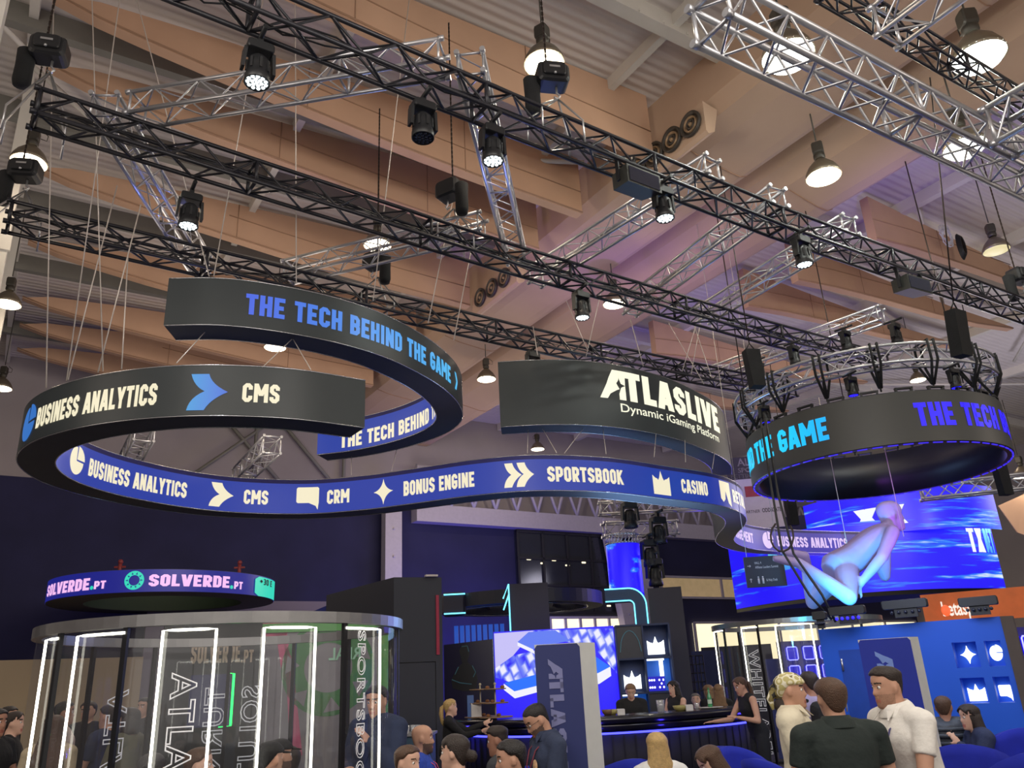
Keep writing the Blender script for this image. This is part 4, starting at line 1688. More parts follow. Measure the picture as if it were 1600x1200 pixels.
w_, pl_ = logo_polys()
ra.word(root_a, 'out', pl_, w_, s0, s1, 6.20, 0.55, CREAM2)
w_, h_, pl_ = bfont_polys('Dynamic iGaming Platform', 0.008)
s0 = ra.arc_at('out', 968, 652, 6.02); s1 = ra.arc_at('out', 1128, 680, 6.02)
ra.word(root_a, 'out', pl_, w_, s0, s1, 5.98, 0.155, CREAM2, hgt=h_)

# V-shaped wires between the tiers ------------------------------------------
def wire(pts, label, r=0.006, group='thin cables between the ribbon tiers', m=None, name='tension_wire'):
    w = MB()
    w.path(pts, r, 5)
    return tag(w.build(name, m or WIRE), label, 'cable', group)


for (a, b, lab) in [((320, 519), (276, 567), 'short wire from the upper ribbon end down to the lower ribbon'),
                    ((456, 530), (410, 574), 'left wire of the V between upper and lower ribbon'),
                    ((458, 530), (486, 578), 'right wire of the V between upper and lower ribbon')]:
    wire([atz(a[0], a[1], 5.7), atz(b[0], b[1], 5.08)], lab)
for i, (a, b) in enumerate([((848, 670), (870, 708)), ((911, 670), (882, 708)), ((942, 671), (947, 709)), ((1025, 678), (1022, 714)), ((1070, 688), (1071, 722)), ((1117, 704), (1113, 733)), ((825, 672), (824, 708))]):
    wire([atz(a[0], a[1], 5.68), atz(b[0], b[1], 5.1)], ['first slanting wire of the V under the logo sign', 'second slanting wire of the V under the logo sign', 'third wire from the left under the logo sign, right of the V',
          'fourth wire under the logo sign', 'fifth wire under the logo sign', 'rightmost wire under the logo sign', 'leftmost wire under the logo sign, left of the V'][i])
for i, (a, b) in enumerate([((549, 713), (549, 742)), ((620, 702), (612, 736))]):
    wire([atz(a[0], a[1], 5.7), atz(b[0], b[1], 5.1)], ['wire under the far end of the upper ribbon, left of two', 'wire under the far end of the upper ribbon, right of two'][i])

# long thin suspension cables --------------------------------------------------
SUS = [((143, -10), (143, 60), (147, 140), (72, 603), 5.1), ]
for i, (top, bot, zb) in enumerate([((78, 300), (72, 606), 5.08), ((152, 250), (104, 595), 5.08), ((183, 290), (106, 594), 5.08), ((152, 275), (161, 580), 5.08),
                                    ((220, 320), (153, 582), 5.08), ((200, 400), (190, 577), 5.08), ((295, 310), (327, 432), 6.3), ((361, 280), (334, 432), 6.3),
                                    ((462, 180), (463, 443), 6.3), ((622, 145), (583, 470), 6.3), ((712, 290), (669, 505), 6.3), ((748, 330), (709, 532), 6.3),
                                    ((945, 430), (915, 560), 6.85), ((885, 470), (917, 545), 6.85), ((985, 500), (1005, 572), 6.85), ((1090, 500), (1066, 580), 6.85), ((1085, 510), (1112, 590), 6.85), ((1100, 470), (1080, 585), 6.85), ((1045, 505), (1100, 600), 6.85), ((833, 510), (840, 555), 6.85)]):
    p = atz(bot[0], bot[1], zb)
    q = atz(top[0], top[1], 11.8 if i in (0, 1, 3, 6, 7, 8, 9) else 9.5)
    # keep the upper end above the lower one, at the height where the pixel meets the vertical plane nearby
    d = ray(top[0], top[1])
    h = math.hypot(p.x, p.y) * (1.02 if i not in (1, 2, 4) else 0.99)
    q = CAM + d * (h / math.hypot(d.x, d.y))
    q2 = p + (q - p) * 1.0
    if i in (0, 1, 3, 6, 7, 8, 9):
        k = (12.3 - p.z) / max(0.5, (q2.z - p.z))
        q2 = p + (q2 - p) * k
    labs = ['leftmost thin cable dropping to the left bend of the lower ribbon', 'second thin cable from the left, slanting to the lower ribbon', 'third thin cable from the left, sharing a foot with the second',
            'fourth thin cable from the left, leaning the other way', 'fifth thin cable from the left, slanting to the lower ribbon', 'sixth thin cable from the left, almost upright over the ribbon text',
            'thin cable slanting down right to the upper ribbon end', 'thin cable slanting down left to the upper ribbon end', 'upright thin cable over the first word on the upper ribbon',
            'thin cable crossing the middle truss to the upper ribbon centre', 'thin cable left of the two over the word game', 'thin cable right of the two over the right bend of the upper ribbon',
            'left rising cable of the pair over the logo sign', 'faint cable meeting the pair over the logo sign', 'cable over the first logo letter', 'cable crossing others over the logo letters, leaning left',
            'cable crossing others over the logo letters, leaning right', 'steep cable in the crossing bunch over the logo', 'long slanting cable in the crossing bunch over the logo', 'cable over the blank left part of the logo sign']
    wire([p, q2], labs[i], 0.0075, 'thin suspension cables of the LED signs', name='suspension_cable')

# --- the round LED drum with its ring truss -----------------------------------
DC = Vector((6.06, 13.28))
DR = 2.02


def circle(c, r, n, a0=0.0):
    return [Vector((c.x + r * math.cos(a0 - 2 * PI * i / n), c.y + r * math.sin(a0 - 2 * PI * i / n))) for i in range(n)]


rd = Rib(None, 0.10, 4.62, 5.42, closed=True, dense=circle(DC, DR - 0.10, 120))
DRUM_IN = mat('drum_inner_black', rgb(28, 28, 44), 0.4, noise=0.08)
root_d = thing('led_drum', (DC.x, DC.y, 4.62), 'round dark LED drum at right with blue words around it, hung from a ring truss', 'LED sign')
c = MB(); rd.casing(c); c.build('casing', DRUM_IN, root_d)
FACE_DRUM = mat('drum_face_dark', rgb(58, 58, 56), 0.45, noise=0.04, nscale=2, emit=rgb(40, 40, 38), es=0.3)
a = MB(); rd.strip(a, 'out', 4.63, 5.41, 0.006); a.build('outer_screen', FACE_DRUM, root_d)
e = MB()
for k in range(60):
    a0 = 2 * PI * k / 60
    p0 = Vector((DC.x + (DR - .02) * math.cos(a0), DC.y + (DR - .02) * math.sin(a0), 4.615)); a1 = a0 + 0.07
    p1 = Vector((DC.x + (DR - .02) * math.cos(a1), DC.y + (DR - .02) * math.sin(a1), 4.615))
    e.tube(p0, p1, 0.014, 5)
e.build('blue_edge_light', glow('violet_blue_edge', rgb(60, 40, 235), 1.0), root_d)
tot = rd.cum('out')[-1]
CY = gradient_glow('cyan_blue_slogan', rgb(0, 205, 255), rgb(10, 150, 255), (4.2, 12.4, 5), (5.2, 11.4, 5), 1.1)
BL = glow('deep_blue_slogan', rgb(36, 10, 255), 1.1)
se = rd.arc_at('out', 1296, 680, 5.05); ss = rd.arc_at('out', 1184, 713, 5.05)
L_ = se - ss
if abs(L_) > tot / 2:
    L_ -= math.copysign(tot, L_)
w1, p1 = text_polys('THE GAME')
rd.word(root_d, 'out', p1, w1, se - L_, se, 4.86, 0.36, CY)
w2, p2 = text_polys('BEHIND')
kx = L_ / w1
rd.word(root_d, 'out', p2, w2, se - L_ - kx * (w2 + 0.3), se - L_ - kx * 0.3, 4.86, 0.36, CY)
sq = rd.arc_at('out', 1430, 655, 5.05)
w3, p3 = text_polys('THE TECH BEHIND')
rd.word(root_d, 'out', p3, w3, sq, sq + kx * w3 * 1.02, 4.86, 0.36, BL)
for k in range(26):
    br = MB()
    a0 = 2 * PI * k / 26
    c0 = Vector((DC.x + DR * 0.985 * math.cos(a0), DC.y + DR * 0.985 * math.sin(a0), 5.47))
    R = Matrix.Rotation(a0 + PI / 2, 3, 'Z')
    br.box(c0, (0.26, 0.05, 0.025), R)
    for q in (-1, 1):
        br.box(c0 + R @ Vector((q * 0.11, 0, -0.03)), (0.03, 0.05, 0.06), R)
    br.build('top_bracket', BLACK_PL, root_d)

rt_root = thing('ring_truss', (DC.x, DC.y, 5.8), 'round silver lattice truss ringed with black straps above the LED drum', 'truss')
for (dr, z) in ((-0.14, 5.86), (0.14, 5.86), (0.14, 6.14), (-0.14, 6.14)):
    m_ = MB()
    m_.path([(DC.x + (1.97 + dr) * math.cos(2 * PI * i / 72), DC.y + (1.97 + dr) * math.sin(2 * PI * i / 72), z) for i in range(72)], 0.026, 8, closed=True)
    m_.build('chord', ALU, rt_root)
m_ = MB()
cor = [(-0.14, 5.86), (0.14, 5.86), (0.14, 6.14), (-0.14, 6.14)]
N_ = 48
for i in range(N_):
    a0, a1 = 2 * PI * i / N_, 2 * PI * (i + 1) / N_
    for c_ in range(4):
        A_, B_ = cor[c_], cor[(c_ + 1) % 4]
        if i % 2:
            A_, B_ = B_, A_
        m_.tube((DC.x + (1.97 + A_[0]) * math.cos(a0), DC.y + (1.97 + A_[0]) * math.sin(a0), A_[1]), (DC.x + (1.97 + B_[0]) * math.cos(a1), DC.y + (1.97 + B_[0]) * math.sin(a1), B_[1]), 0.011, 5, caps=False)
m_.build('lattice_bracing', ALU, rt_root)
for k in range(16):
    a0 = 2 * PI * (k + 0.3) / 16
    m_ = MB()
    rad = Vector((math.cos(a0), math.sin(a0), 0)); tn = Vector((-rad.y, rad.x, 0))
    base = Vector((DC.x, DC.y, 0)) + rad * 1.97
    for q in (-0.05, 0.05):
        m_.path([base + rad * 0.0 + tn * q * 0.3 + Vector((0, 0, 5.52)), base + rad * 0.17 + tn * q + Vector((0, 0, 5.86)), base + rad * 0.17 + tn * q + Vector((0, 0, 6.18)), base - rad * 0.17 + tn * q + Vector((0, 0, 6.18)), base - rad * 0.17 + tn * q + Vector((0, 0, 5.86)), base + tn * q * 0.3 + Vector((0, 0, 5.52))], 0.02, 6)
    m_.tube(base + Vector((0, 0, 5.46)), base + Vector((0, 0, 5.54)), 0.014, 6)
    m_.build('hanging_strap', BLACK_CLOTH, rt_root)
for k, lab in ((0, 'cable at the left of the ring truss up to the middle truss'), (1, 'cable at the rear of the ring truss up to the roof'), (2, 'cable at the right of the ring truss up to the roof')):
    a0 = [2.6, 1.3, 0.1][k]
    b0 = Vector((DC.x + 1.97 * math.cos(a0), DC.y + 1.97 * math.sin(a0), 6.14))
    wire([b0, b0 + Vector((0.05, 0.1, 6.1))], lab, 0.012, 'dark lifting chains of the ring truss', CHAIN, 'lifting_chain')
# black cables hanging from the drum down to the blue wall
for (pts, lab) in [([(1207, 770), (1222, 860), (1265, 930), (1300, 968)], 'left black cable sagging from the LED drum to the blue wall'),
                   ([(1216, 772), (1240, 865), (1285, 930), (1306, 972)], 'right black cable sagging from the LED drum to the blue wall')]:
    P_ = [atd(px, py, 11.6 + 0.0 * i) for i, (px, py) in enumerate(pts)]
    wire([Vector((P_[0].x, P_[0].y, 5.0))] + P_, lab, 0.018, 'black cables under the drum', BLACK_PL, 'power_cable')
lp = [atd(1222 + 18 * math.cos(a), 838 + 24 * math.sin(a), 11.5) for a in [PI * 2 * i / 14 - 0.8 for i in range(12)]]
wire(lp, 'loop of grey cable in front of the blue ribbon end', 0.014, 'black cables under the drum', CHAIN, 'power_cable')


# --- far LED screens ---------------------------------------------------------
def streak_screen(name, base, seed, sc=(0.9, 0.9, 3.0), thr=0.64, es=1.0):
    m = glow(name, base, es)
    nt = m.node_tree
    b = nt.nodes['Principled BSDF']
    tc = nt.nodes.new('ShaderNodeTexCoord')
    mp = nt.nodes.new('ShaderNodeMapping')
    mp.inputs['Scale'].default_value = sc
    mp.inputs['Location'].default_value = (seed, seed * 2, seed * 0.7)
    n = nt.nodes.new('ShaderNodeTexNoise')
    n.inputs['Scale'].default_value = 1.0
    n.inputs['Detail'].default_value = 5
    n.inputs['Roughness'].default_value = 0.6
    r = nt.nodes.new('ShaderNodeValToRGB')
    e = r.color_ramp.elements
    e[0].position = thr - 0.03
    e[0].color = base
    e[1].position = thr + 0.10
    e[1].color = rgb(235, 250, 255)
    x = e.new(thr + 0.02)
    x.color = rgb(30, 130, 255)
    nt.links.new(tc.outputs['Object'], mp.inputs['Vector'])
    nt.links.new(mp.outputs['Vector'], n.inputs['Vector'])
    nt.links.new(n.outputs['Fac'], r.inputs['Fac'])
    nt.links.new(r.outputs['Color'], b.inputs['Emission Color'])
    return m


SCREEN_BLUE = streak_screen('big_blue_screen', rgb(26, 4, 255), 3.3, (0.22, 0.22, 3.2), 0.585, 0.95)
DSC = 24.0
scr = thing('led_screen', atd(1360, 950, DSC), 'huge curved blue LED screen with white streaks behind the flying figure', 'screen')


def arc_screen(lo_px, hi_px, nseg, ztop, zbot, bulge, d0):
    """Cylinder patch between bearings; returns list of (x, y)."""
    A = atd(lo_px[0], lo_px[1], d0[0]); B = atd(hi_px[0], hi_px[1], d0[1])
    A = Vector((A.x, A.y)); B = Vector((B.x, B.y))
    out = []
    mid = (A + B) / 2
    nrm = Vector((-(B - A).y, (B - A).x)).normalized()
    if nrm.dot(mid) > 0:
        nrm = -nrm
    for i in range(nseg + 1):
        t = i / nseg
        out.append(A.lerp(B, t) + nrm * (bulge * (1 - (2 * t - 1) ** 2)))
    return out


def patch(mb, pts, z0, z1, th=0.3):
    vs = []
    for p in pts:
        vs += [(p.x, p.y, z0), (p.x, p.y, z1)]
    mb.add(vs, [(2 * i, 2 * i + 2, 2 * i + 3, 2 * i + 1) for i in range(len(pts) - 1)], True)


low_pts = arc_screen((1152, 960), (1576, 935), 40, 0, 0, 2.9, (31.0, 31.0))
zb_ = 3.72
zl_ = 5.9
patch_m = MB(); patch(patch_m, low_pts, zb_, zl_); patch_m.build('lower_screen', SCREEN_BLUE, scr)
up_pts = arc_screen((1256, 800), (1556, 790), 30, 0, 0, 1.7, (29.6, 30.4))
patch_m = MB(); patch(patch_m, up_pts, zl_ - 0.4, atd(1400, 765, 28.6).z); patch_m.build('upper_screen', SCREEN_BLUE, scr)
bk = MB()
bvs = [Vector((p.x, p.y, zb_ - 0.01)) for p in low_pts]
inn = [Vector((p.x * 1.06, p.y * 1.06, zb_ - 0.01)) for p in low_pts]
for i in range(len(bvs) - 1):
    bk.add([bvs[i], bvs[i + 1], inn[i + 1], inn[i]], [(0, 1, 2, 3)])
    bk.add([bvs[i] + Vector((0, 0, zl_ - zb_)), bvs[i + 1] + Vector((0, 0, zl_ - zb_)), inn[i + 1] + Vector((0, 0, zl_ - zb_)), inn[i] + Vector((0, 0, zl_ - zb_))], [(0, 1, 2, 3)])
bk.prism([inn[0] , inn[-1], inn[-1] + Vector((0, 0, 3.4)), inn[0] + Vector((0, 0, 3.4))], [inn[0] * 1.02, inn[-1] * 1.02, inn[-1] * 1.02 + Vector((0, 0, 3.4)), inn[0] * 1.02 + Vector((0, 0, 3.4))])
bk.build('dark_casing', mat('screen_casing_navy', rgb(40, 38, 70), 0.6), scr)
# lettering shown on the screen
def screen_word(pts, txt, u0, u1, z, h, m, root):
    L = [0]
    for a, b in zip(pts, pts[1:]):
        L.append(L[-1] + (b - a).length)
    w, polys = text_polys(txt, 0, 0.24)

    def place(x, y):
        s = (u0 + (u1 - u0) * x / w) * L[-1]
        i = max(0, min(len(L) - 2, int(np.searchsorted(L, s)) - 1))
        p = pts[i].lerp(pts[i + 1], (s - L[i]) / (L[i + 1] - L[i]))
        k = 1 - 0.03 / p.length
        return Vector((p.x * k, p.y * k, z + y * h))
    mb = MB()
    lay(mb, polys, place)
    return mb.build('lettering', m, root)


CYW = gradient_glow('cyan_screen_letters', rgb(20, 120, 235), rgb(120, 235, 255), (0, 0, 4.6), (0, 0, 5.6), 1.0)
WHW = glow('white_screen_letters', rgb(245, 250, 255), 1.0)
screen_word(low_pts, 'BET', 0.215, 0.34, 4.7, 0.75, CYW, scr)
screen_word(low_pts, 'TX', 0.875, 0.945, 4.85, 0.85, WHW, scr)
screen_word(low_pts, 'BET', 0.952, 0.995, 4.85, 0.85, CYW, scr)
screen_word(up_pts, 'XX', 0.28, 0.50, 5.75, 0.6, WHW, scr)
# ring of small truss on the left top of the screen
p = MB()
for i in range(10):
    a = low_pts[i]; b = low_pts[i + 1]
    z = zl_ + 0.02
    p.tube((a.x, a.y, z), (b.x, b.y, z), 0.03, 6); p.tube((a.x, a.y, z + 0.35), (b.x, b.y, z + 0.35), 0.03, 6)
    p.tube((a.x, a.y, z), (b.x, b.y, z + 0.35), 0.018, 5); p.tube((a.x, a.y, z), (a.x, a.y, z + 0.35), 0.018, 5)
p.build('top_truss', ALU, scr)

# slim far LED column
colc = atd(985, 905, 17.5)
sl = thing('led_tube_screen', (colc.x, colc.y, 2.9), 'slim far LED column with blue picture, hanging above the bar', 'screen')
m_ = MB(); m_.lathe([(0.36, 3.2), (0.36, atd(975, 852, 17.5).z)], (colc.x - 0.1, colc.y, 0), 24, arc=(PI, 1.92 * PI)); m_.build('screen', streak_screen('slim_blue_screen', rgb(30, 8, 255), 9.1, (1.2, 1.2, 2.6), 0.57), sl)
m_ = MB(); zt_ = atd(975, 852, 17.5).z
for k in range(14):
    a0 = PI + k * PI / 14; a1 = a0 + PI / 14
    P0 = Vector((colc.x - 0.1 + 0.36 * math.cos(a0), colc.y + 0.36 * math.sin(a0), zt_)); P1 = Vector((colc.x - 0.1 + 0.36 * math.cos(a1), colc.y + 0.36 * math.sin(a1), zt_))
    for dz in (0.02, 0.2):
        m_.tube(P0 + Vector((0, 0, dz)), P1 + Vector((0, 0, dz)), 0.02, 5)
    m_.tube(P0, P1 + Vector((0, 0, 0.2)), 0.012, 5)
m_.build('top_truss', ALU, sl)
for (px, py, lab) in [(1016, 872, 'dark moving-head lamp hanging right of the slim LED column, upper'), (1024, 902, 'dark moving-head lamp hanging right of the slim LED column, lower'),
                      (1030, 836, 'dark moving-head lamp hanging under the far silver truss'), (985, 812, 'dark moving-head lamp above the slim LED column')]:
    place_copy('mh0', lambda: moving_head(0), atd(px, py, 17.3), 0.3, lab, 'moving-head lamps on the trusses', scale=1.05)

# banner and direction sign hanging between ribbon and drum
bc = atd(1182, 780, 27)
tx = Vector((math.cos(-0.15), math.sin(-0.15), 0))
bn = thing('hanging_banner', (bc.x, bc.y, atd(1182, 822, 27).z), 'tall pale banner of partner names hanging behind the LED drum', 'banner')


def upright(mb, c, tx, w, z0, z1, th=0.05, mi=0):
    n = Vector((tx.y, -tx.x, 0))
    c = Vector((c.x, c.y, 0))
    f = [c - tx * w / 2 + n * th / 2 + Vector((0, 0, z0)), c + tx * w / 2 + n * th / 2 + Vector((0, 0, z0)), c + tx * w / 2 + n * th / 2 + Vector((0, 0, z1)), c - tx * w / 2 + n * th / 2 + Vector((0, 0, z1))]
    mb.prism(f, [p - n * th for p in f], mi)


def flat_text(root, txt, c, tx, zb, h, m, width=None, left=None, bold=0.0, condensed=False, off=0.03, vertical=0, name='lettering', slant=0.0):
    """Lettering lying on an upright face; c is a point of the face; left/width in metres along tx."""
    n = Vector((tx.y, -tx.x, 0))
    if condensed:
        w, polys = text_polys(txt, slant)
        hg = 1.0
    else:
        w, hg, polys = bfont_polys(txt, bold)
    k = (width / w) if width else h / hg
    x0 = left if left is not None else -(w * k) / 2
    mb = MB()
    lay(mb, polys, lambda x, y: Vector((c.x, c.y, 0)) + tx * (x0 + x * k) + n * off + Vector((0, 0, zb + y * h / hg)))
    return mb.build(name, m, root)


z0b, z1b = atd(1182, 826, 27).z, atd(1182, 712, 27).z
m_ = MB(); upright(m_, bc, tx, 1.6, z0b, z1b); m_.build('sheet', mat('pale_banner', rgb(176, 170, 200), 0.7, noise=0.03), bn)
m_ = MB(); upright(m_, bc, tx, 1.62, z1b - 0.75, z1b, 0.06); m_.build('dark_header', mat('dark_banner_header', rgb(50, 46, 62), 0.7), bn)
INK = mat('dark_print', rgb(60, 56, 72), 0.7, noise=0)
PALE_INK = mat('pale_print', rgb(205, 200, 215), 0.7, noise=0)
flat_text(bn, 'ALL', bc, tx, z1b - 0.3, 0.25, PALE_INK, 0.6, -0.45, 0.02)
flat_text(bn, 'SPORT', bc, tx, z1b - 0.52, 0.15, PALE_INK, 0.7, -0.45, 0.02)
flat_text(bn, 'BETTING Z', bc, tx, z1b - 0.72, 0.15, PALE_INK, 1.0, -0.7, 0.02)
m_ = MB(); upright(m_, bc + tx * 0.05, tx, 0.75, z1b - 1.35, z1b - 1.0, 0.08); m_.build('red_patch', mat('red_banner_patch', rgb(140, 50, 70), 0.7), bn)
flat_text(bn, 'PARTNER', bc, tx, z0b + 0.5, 0.1, INK, 0.5, -0.45)
flat_text(bn, 'ODDSGATE', bc, tx, z0b + 0.5, 0.13, INK, 0.6, 0.12, 0.02)

dcs = atd(1195, 892, 16)
tx2 = Vector((math.cos(-0.12), math.sin(-0.12), 0))
ds = thing('direction_sign', (dcs.x, dcs.y, atd(1195, 918, 16).z), 'dark hanging direction sign with arrows and toilet symbols in front of the blue screen', 'sign')
z0d, z1d = atd(1195, 917, 16).z, atd(1195, 869, 16).z
m_ = MB()
for k in (-0.3, 0.3):
    m_.tube((dcs.x + k, dcs.y, z1d), (dcs.x + k, dcs.y + 0.05, 10.9), 0.006, 5)
m_.build('hanging_wire', WIRE, ds)
m_ = MB(); upright(m_, dcs, tx2, 0.72, z0d, z1d, 0.06); m_.build('board', mat('charcoal_sign_board', rgb(40, 40, 60), 0.6, noise=0.04), ds)
flat_text(ds, 'HALL 4', dcs, tx2, z1d - 0.14, 0.045, PALE_INK, 0.12, -0.17, off=0.035)
flat_text(ds, 'Affiliate Leaders Summit', dcs, tx2, z1d - 0.22, 0.045, PALE_INK, 0.42, -0.17, off=0.035)
flat_text(ds, '& Help Desk', dcs, tx2, z1d - 0.46, 0.045, PALE_INK, 0.2, 0.0, off=0.035)
m_ = MB()
n2 = Vector((tx2.y, -tx2.x, 0)) * 0.036


def dsp(x, z):
    return Vector((dcs.x, dcs.y, 0)) + tx2 * x + n2 + Vector((0, 0, z))


m_.path([dsp(-0.31, z1d - .17), dsp(-0.25, z1d - .17)], 0.006, 4)
m_.path([dsp(-0.27, z1d - .15), dsp(-0.25, z1d - .17), dsp(-0.27, z1d - .19)], 0.006, 4)
m_.path([dsp(-0.28, z1d - .47), dsp(-0.28, z1d - .40)], 0.006, 4)
m_.path([dsp(-0.3, z1d - .42), dsp(-0.28, z1d - .40), dsp(-0.26, z1d - .42)], 0.006, 4)
for x in (-0.14, -0.06):
    m_.ball(dsp(x, z1d - .38), 0.016, 8, 6)
    m_.path([dsp(x, z1d - .40), dsp(x, z1d - .50)], 0.018, 6)
m_.build('pictogram', PALE_INK, ds)

# --- round stand sign at left (teal logo) -------------------------------------
GC = Vector((-10.3, 23.6))
GR = 3.0
zg0 = 4.22
rg = Rib(None, 0.9, zg0, zg0 + 0.58, closed=True, dense=circle(GC, GR - 0.9, 100))
root_g = thing('round_sign', (GC.x, GC.y, zg0), 'round blue LED sign with pink SOLVERDE words over the dark left stand', 'LED sign')
c = MB(); rg.casing(c); c.build('casing', mat('round_sign_casing', rgb(58, 58, 60), 0.6), root_g)
a = MB(); rg.strip(a, 'out', zg0 + 0.01, zg0 + 0.57, 0.01); a.build('outer_screen', mat('round_sign_blue', rgb(10, 14, 50), 0.4, noise=0, emit=rgb(30, 34, 128), es=1.0), root_g)
a = MB(); rg.strip(a, 'in', zg0 + 0.01, zg0 + 0.57, 0.01); a.build('inner_skin', mat('dark_green_skin', rgb(30, 48, 30), 0.7), root_g)
PINK = glow('pink_led_letters', rgb(248, 192, 245), 1.0)
TEAL = glow('teal_led_shape', rgb(40, 215, 185), 1.0)


def round_text(txt, pl, pr, zc, h, m, t=0.22):
    s0 = rg.arc_at('out', pl[0], pl[1], zc); s1 = rg.arc_at('out', pr[0], pr[1], zc)
    w, polys = text_polys(txt, 0, t)
    rg.word(root_g, 'out', polys, w, s0, s1, zc - h / 2, h, m, off=0.03)


zc_ = zg0 + 0.27
round_text('SOLVERDE', (72, 917), (141, 910), zc_, 0.3, PINK)
round_text('PT', (148, 911), (166, 910), zc_ - 0.04, 0.2, PINK)
round_text('SOLVERDE', (233, 905), (358, 907), zc_ + 0.02, 0.3, PINK)
round_text('PT', (365, 912), (378, 914), zc_ - 0.04, 0.2, PINK)
for px, py in ((144, 915), (361, 914)):
    s_ = rg.arc_at('out', px, py, zc_ - 0.1)
    m_ = MB(); lay(m_, [arc_pts(0, 0, 0.05, 0, 330, 10)], lambda x, y: rg.point('out', s_ + x, zc_ - 0.1 + y, 0.03)); m_.build('dot', TEAL, root_g)
s_ = rg.arc_at('out', 210, 904, zc_ + 0.02)
m_ = MB()
for k in range(16):
    a0, a1 = 360 * k / 16, 360 * (k + 1) / 16
    inner = arc_pts(0, 0, 0.13, a0, a1, 2); outer = arc_pts(0, 0, 0.235, a0, a1, 2)
    lay(m_, [inner + list(reversed(outer))], lambda x, y: rg.point('out', s_ - x, zc_ + 0.03 + y, 0.03))
m_.build('donut_logo', TEAL, root_g)
m_ = MB()
for k in range(10):
    a = 36 * k
    tri = [Vector((r * math.cos(math.radians(a + d)), r * math.sin(math.radians(a + d)))) for r, d in ((0.15, -9), (0.15, 9), (0.21, 0))]
    lay(m_, [tri], lambda x, y: rg.point('out', s_ - x, zc_ + 0.03 + y, 0.04))
m_.build('logo_teeth', mat('round_sign_blue', rgb(10, 14, 50)), root_g)
s0 = rg.arc_at('out', 397, 916, zc_)
s1 = rg.arc_at('out', 421, 921, zc_)
ddir = -1
ps = MB()
lay(ps, [[Vector((0, 0.03)), Vector((0.12, -0.05)), Vector((1.0, -0.05)), Vector((1.0, 0.48)), Vector((0.12, 0.48)), Vector((0, 0.40))]], lambda x, y: rg.point('out', s0 + ddir * x * 1.5, zg0 + 0.06 + y, 0.03), step=0.1)
ps.build('teal_badge', TEAL, root_g)
w_, pl_ = text_polys('+30 E')
rg.word(root_g, 'out', pl_, w_, s0 + ddir * 0.2, s0 + ddir * 1.0, zg0 + 0.33, 0.17, INK, off=0.045)
# lamps and red stands on top of the round sign
m_ = MB()
for px, lab in ((187, 'small red figure-like stand on top of the round sign, left'), (374, 'small red stand on top of the round sign, right')):
    p = atd(px, 890, 24.5)
    r_ = MB()
    r_.tube((p.x, p.y, zg0 + 0.58), (p.x, p.y, zg0 + 0.95), 0.05, 8)
    r_.ball((p.x, p.y, zg0 + 1.0), 0.07, 8, 6)
    r_.box((p.x, p.y, zg0 + 0.86), (0.3, 0.05, 0.05))
    tag(r_.build('red_stand', mat('dull_red_plastic', rgb(120, 40, 44), 0.6)), lab, 'stand')
# ================================================================== stands on the floor
FZ = -0.1
LED_TUBE = glow('white_led_tube', rgb(255, 252, 235), 5.5)
BOOTH_STEEL = mat('brushed_booth_steel', rgb(150, 150, 150), 0.35, 0.8)
BLACK_POST = mat('black_booth_post', rgb(24, 24, 28), 0.4, 0.3)
BOOTH_GLASS = glass('booth_glass', (0.92, 0.93, 0.95), 0.07, 0.025, (0.55, 0.54, 0.55))
OUTLINE = mat('white_outline_print', rgb(225, 225, 228), 0.6, noise=0, emit=rgb(200, 200, 205), es=0.25)


def outline_pts(txt, bev=0.02):
    """Outline lettering (hollow letters) as a tube mesh in the built-in face; returns (width, verts, faces)."""
    c = bpy.data.curves.new('outline_source', 'FONT')
    c.body = txt
    c.fill_mode = 'NONE'
    c.offset = 0.012
    c.bevel_depth = bev
    c.bevel_resolution = 0
    c.resolution_u = 3
    c.space_character = 1.12
    o = bpy.data.objects.new('outline_source', c)
    COL.objects.link(o)
    bpy.context.view_layer.update()
    me = bpy.data.meshes.new_from_object(o.evaluated_get(bpy.context.evaluated_depsgraph_get()))
    vs = [v.co.copy() for v in me.vertices]
    fs = [tuple(f.vertices) for f in me.polygons]
    bpy.data.objects.remove(o); bpy.data.curves.remove(c); bpy.data.meshes.remove(me)
    x0 = min(v.x for v in vs); x1 = max(v.x for v in vs)
    return x1 - x0, [Vector((v.x - x0, v.y, v.z)) for v in vs], fs


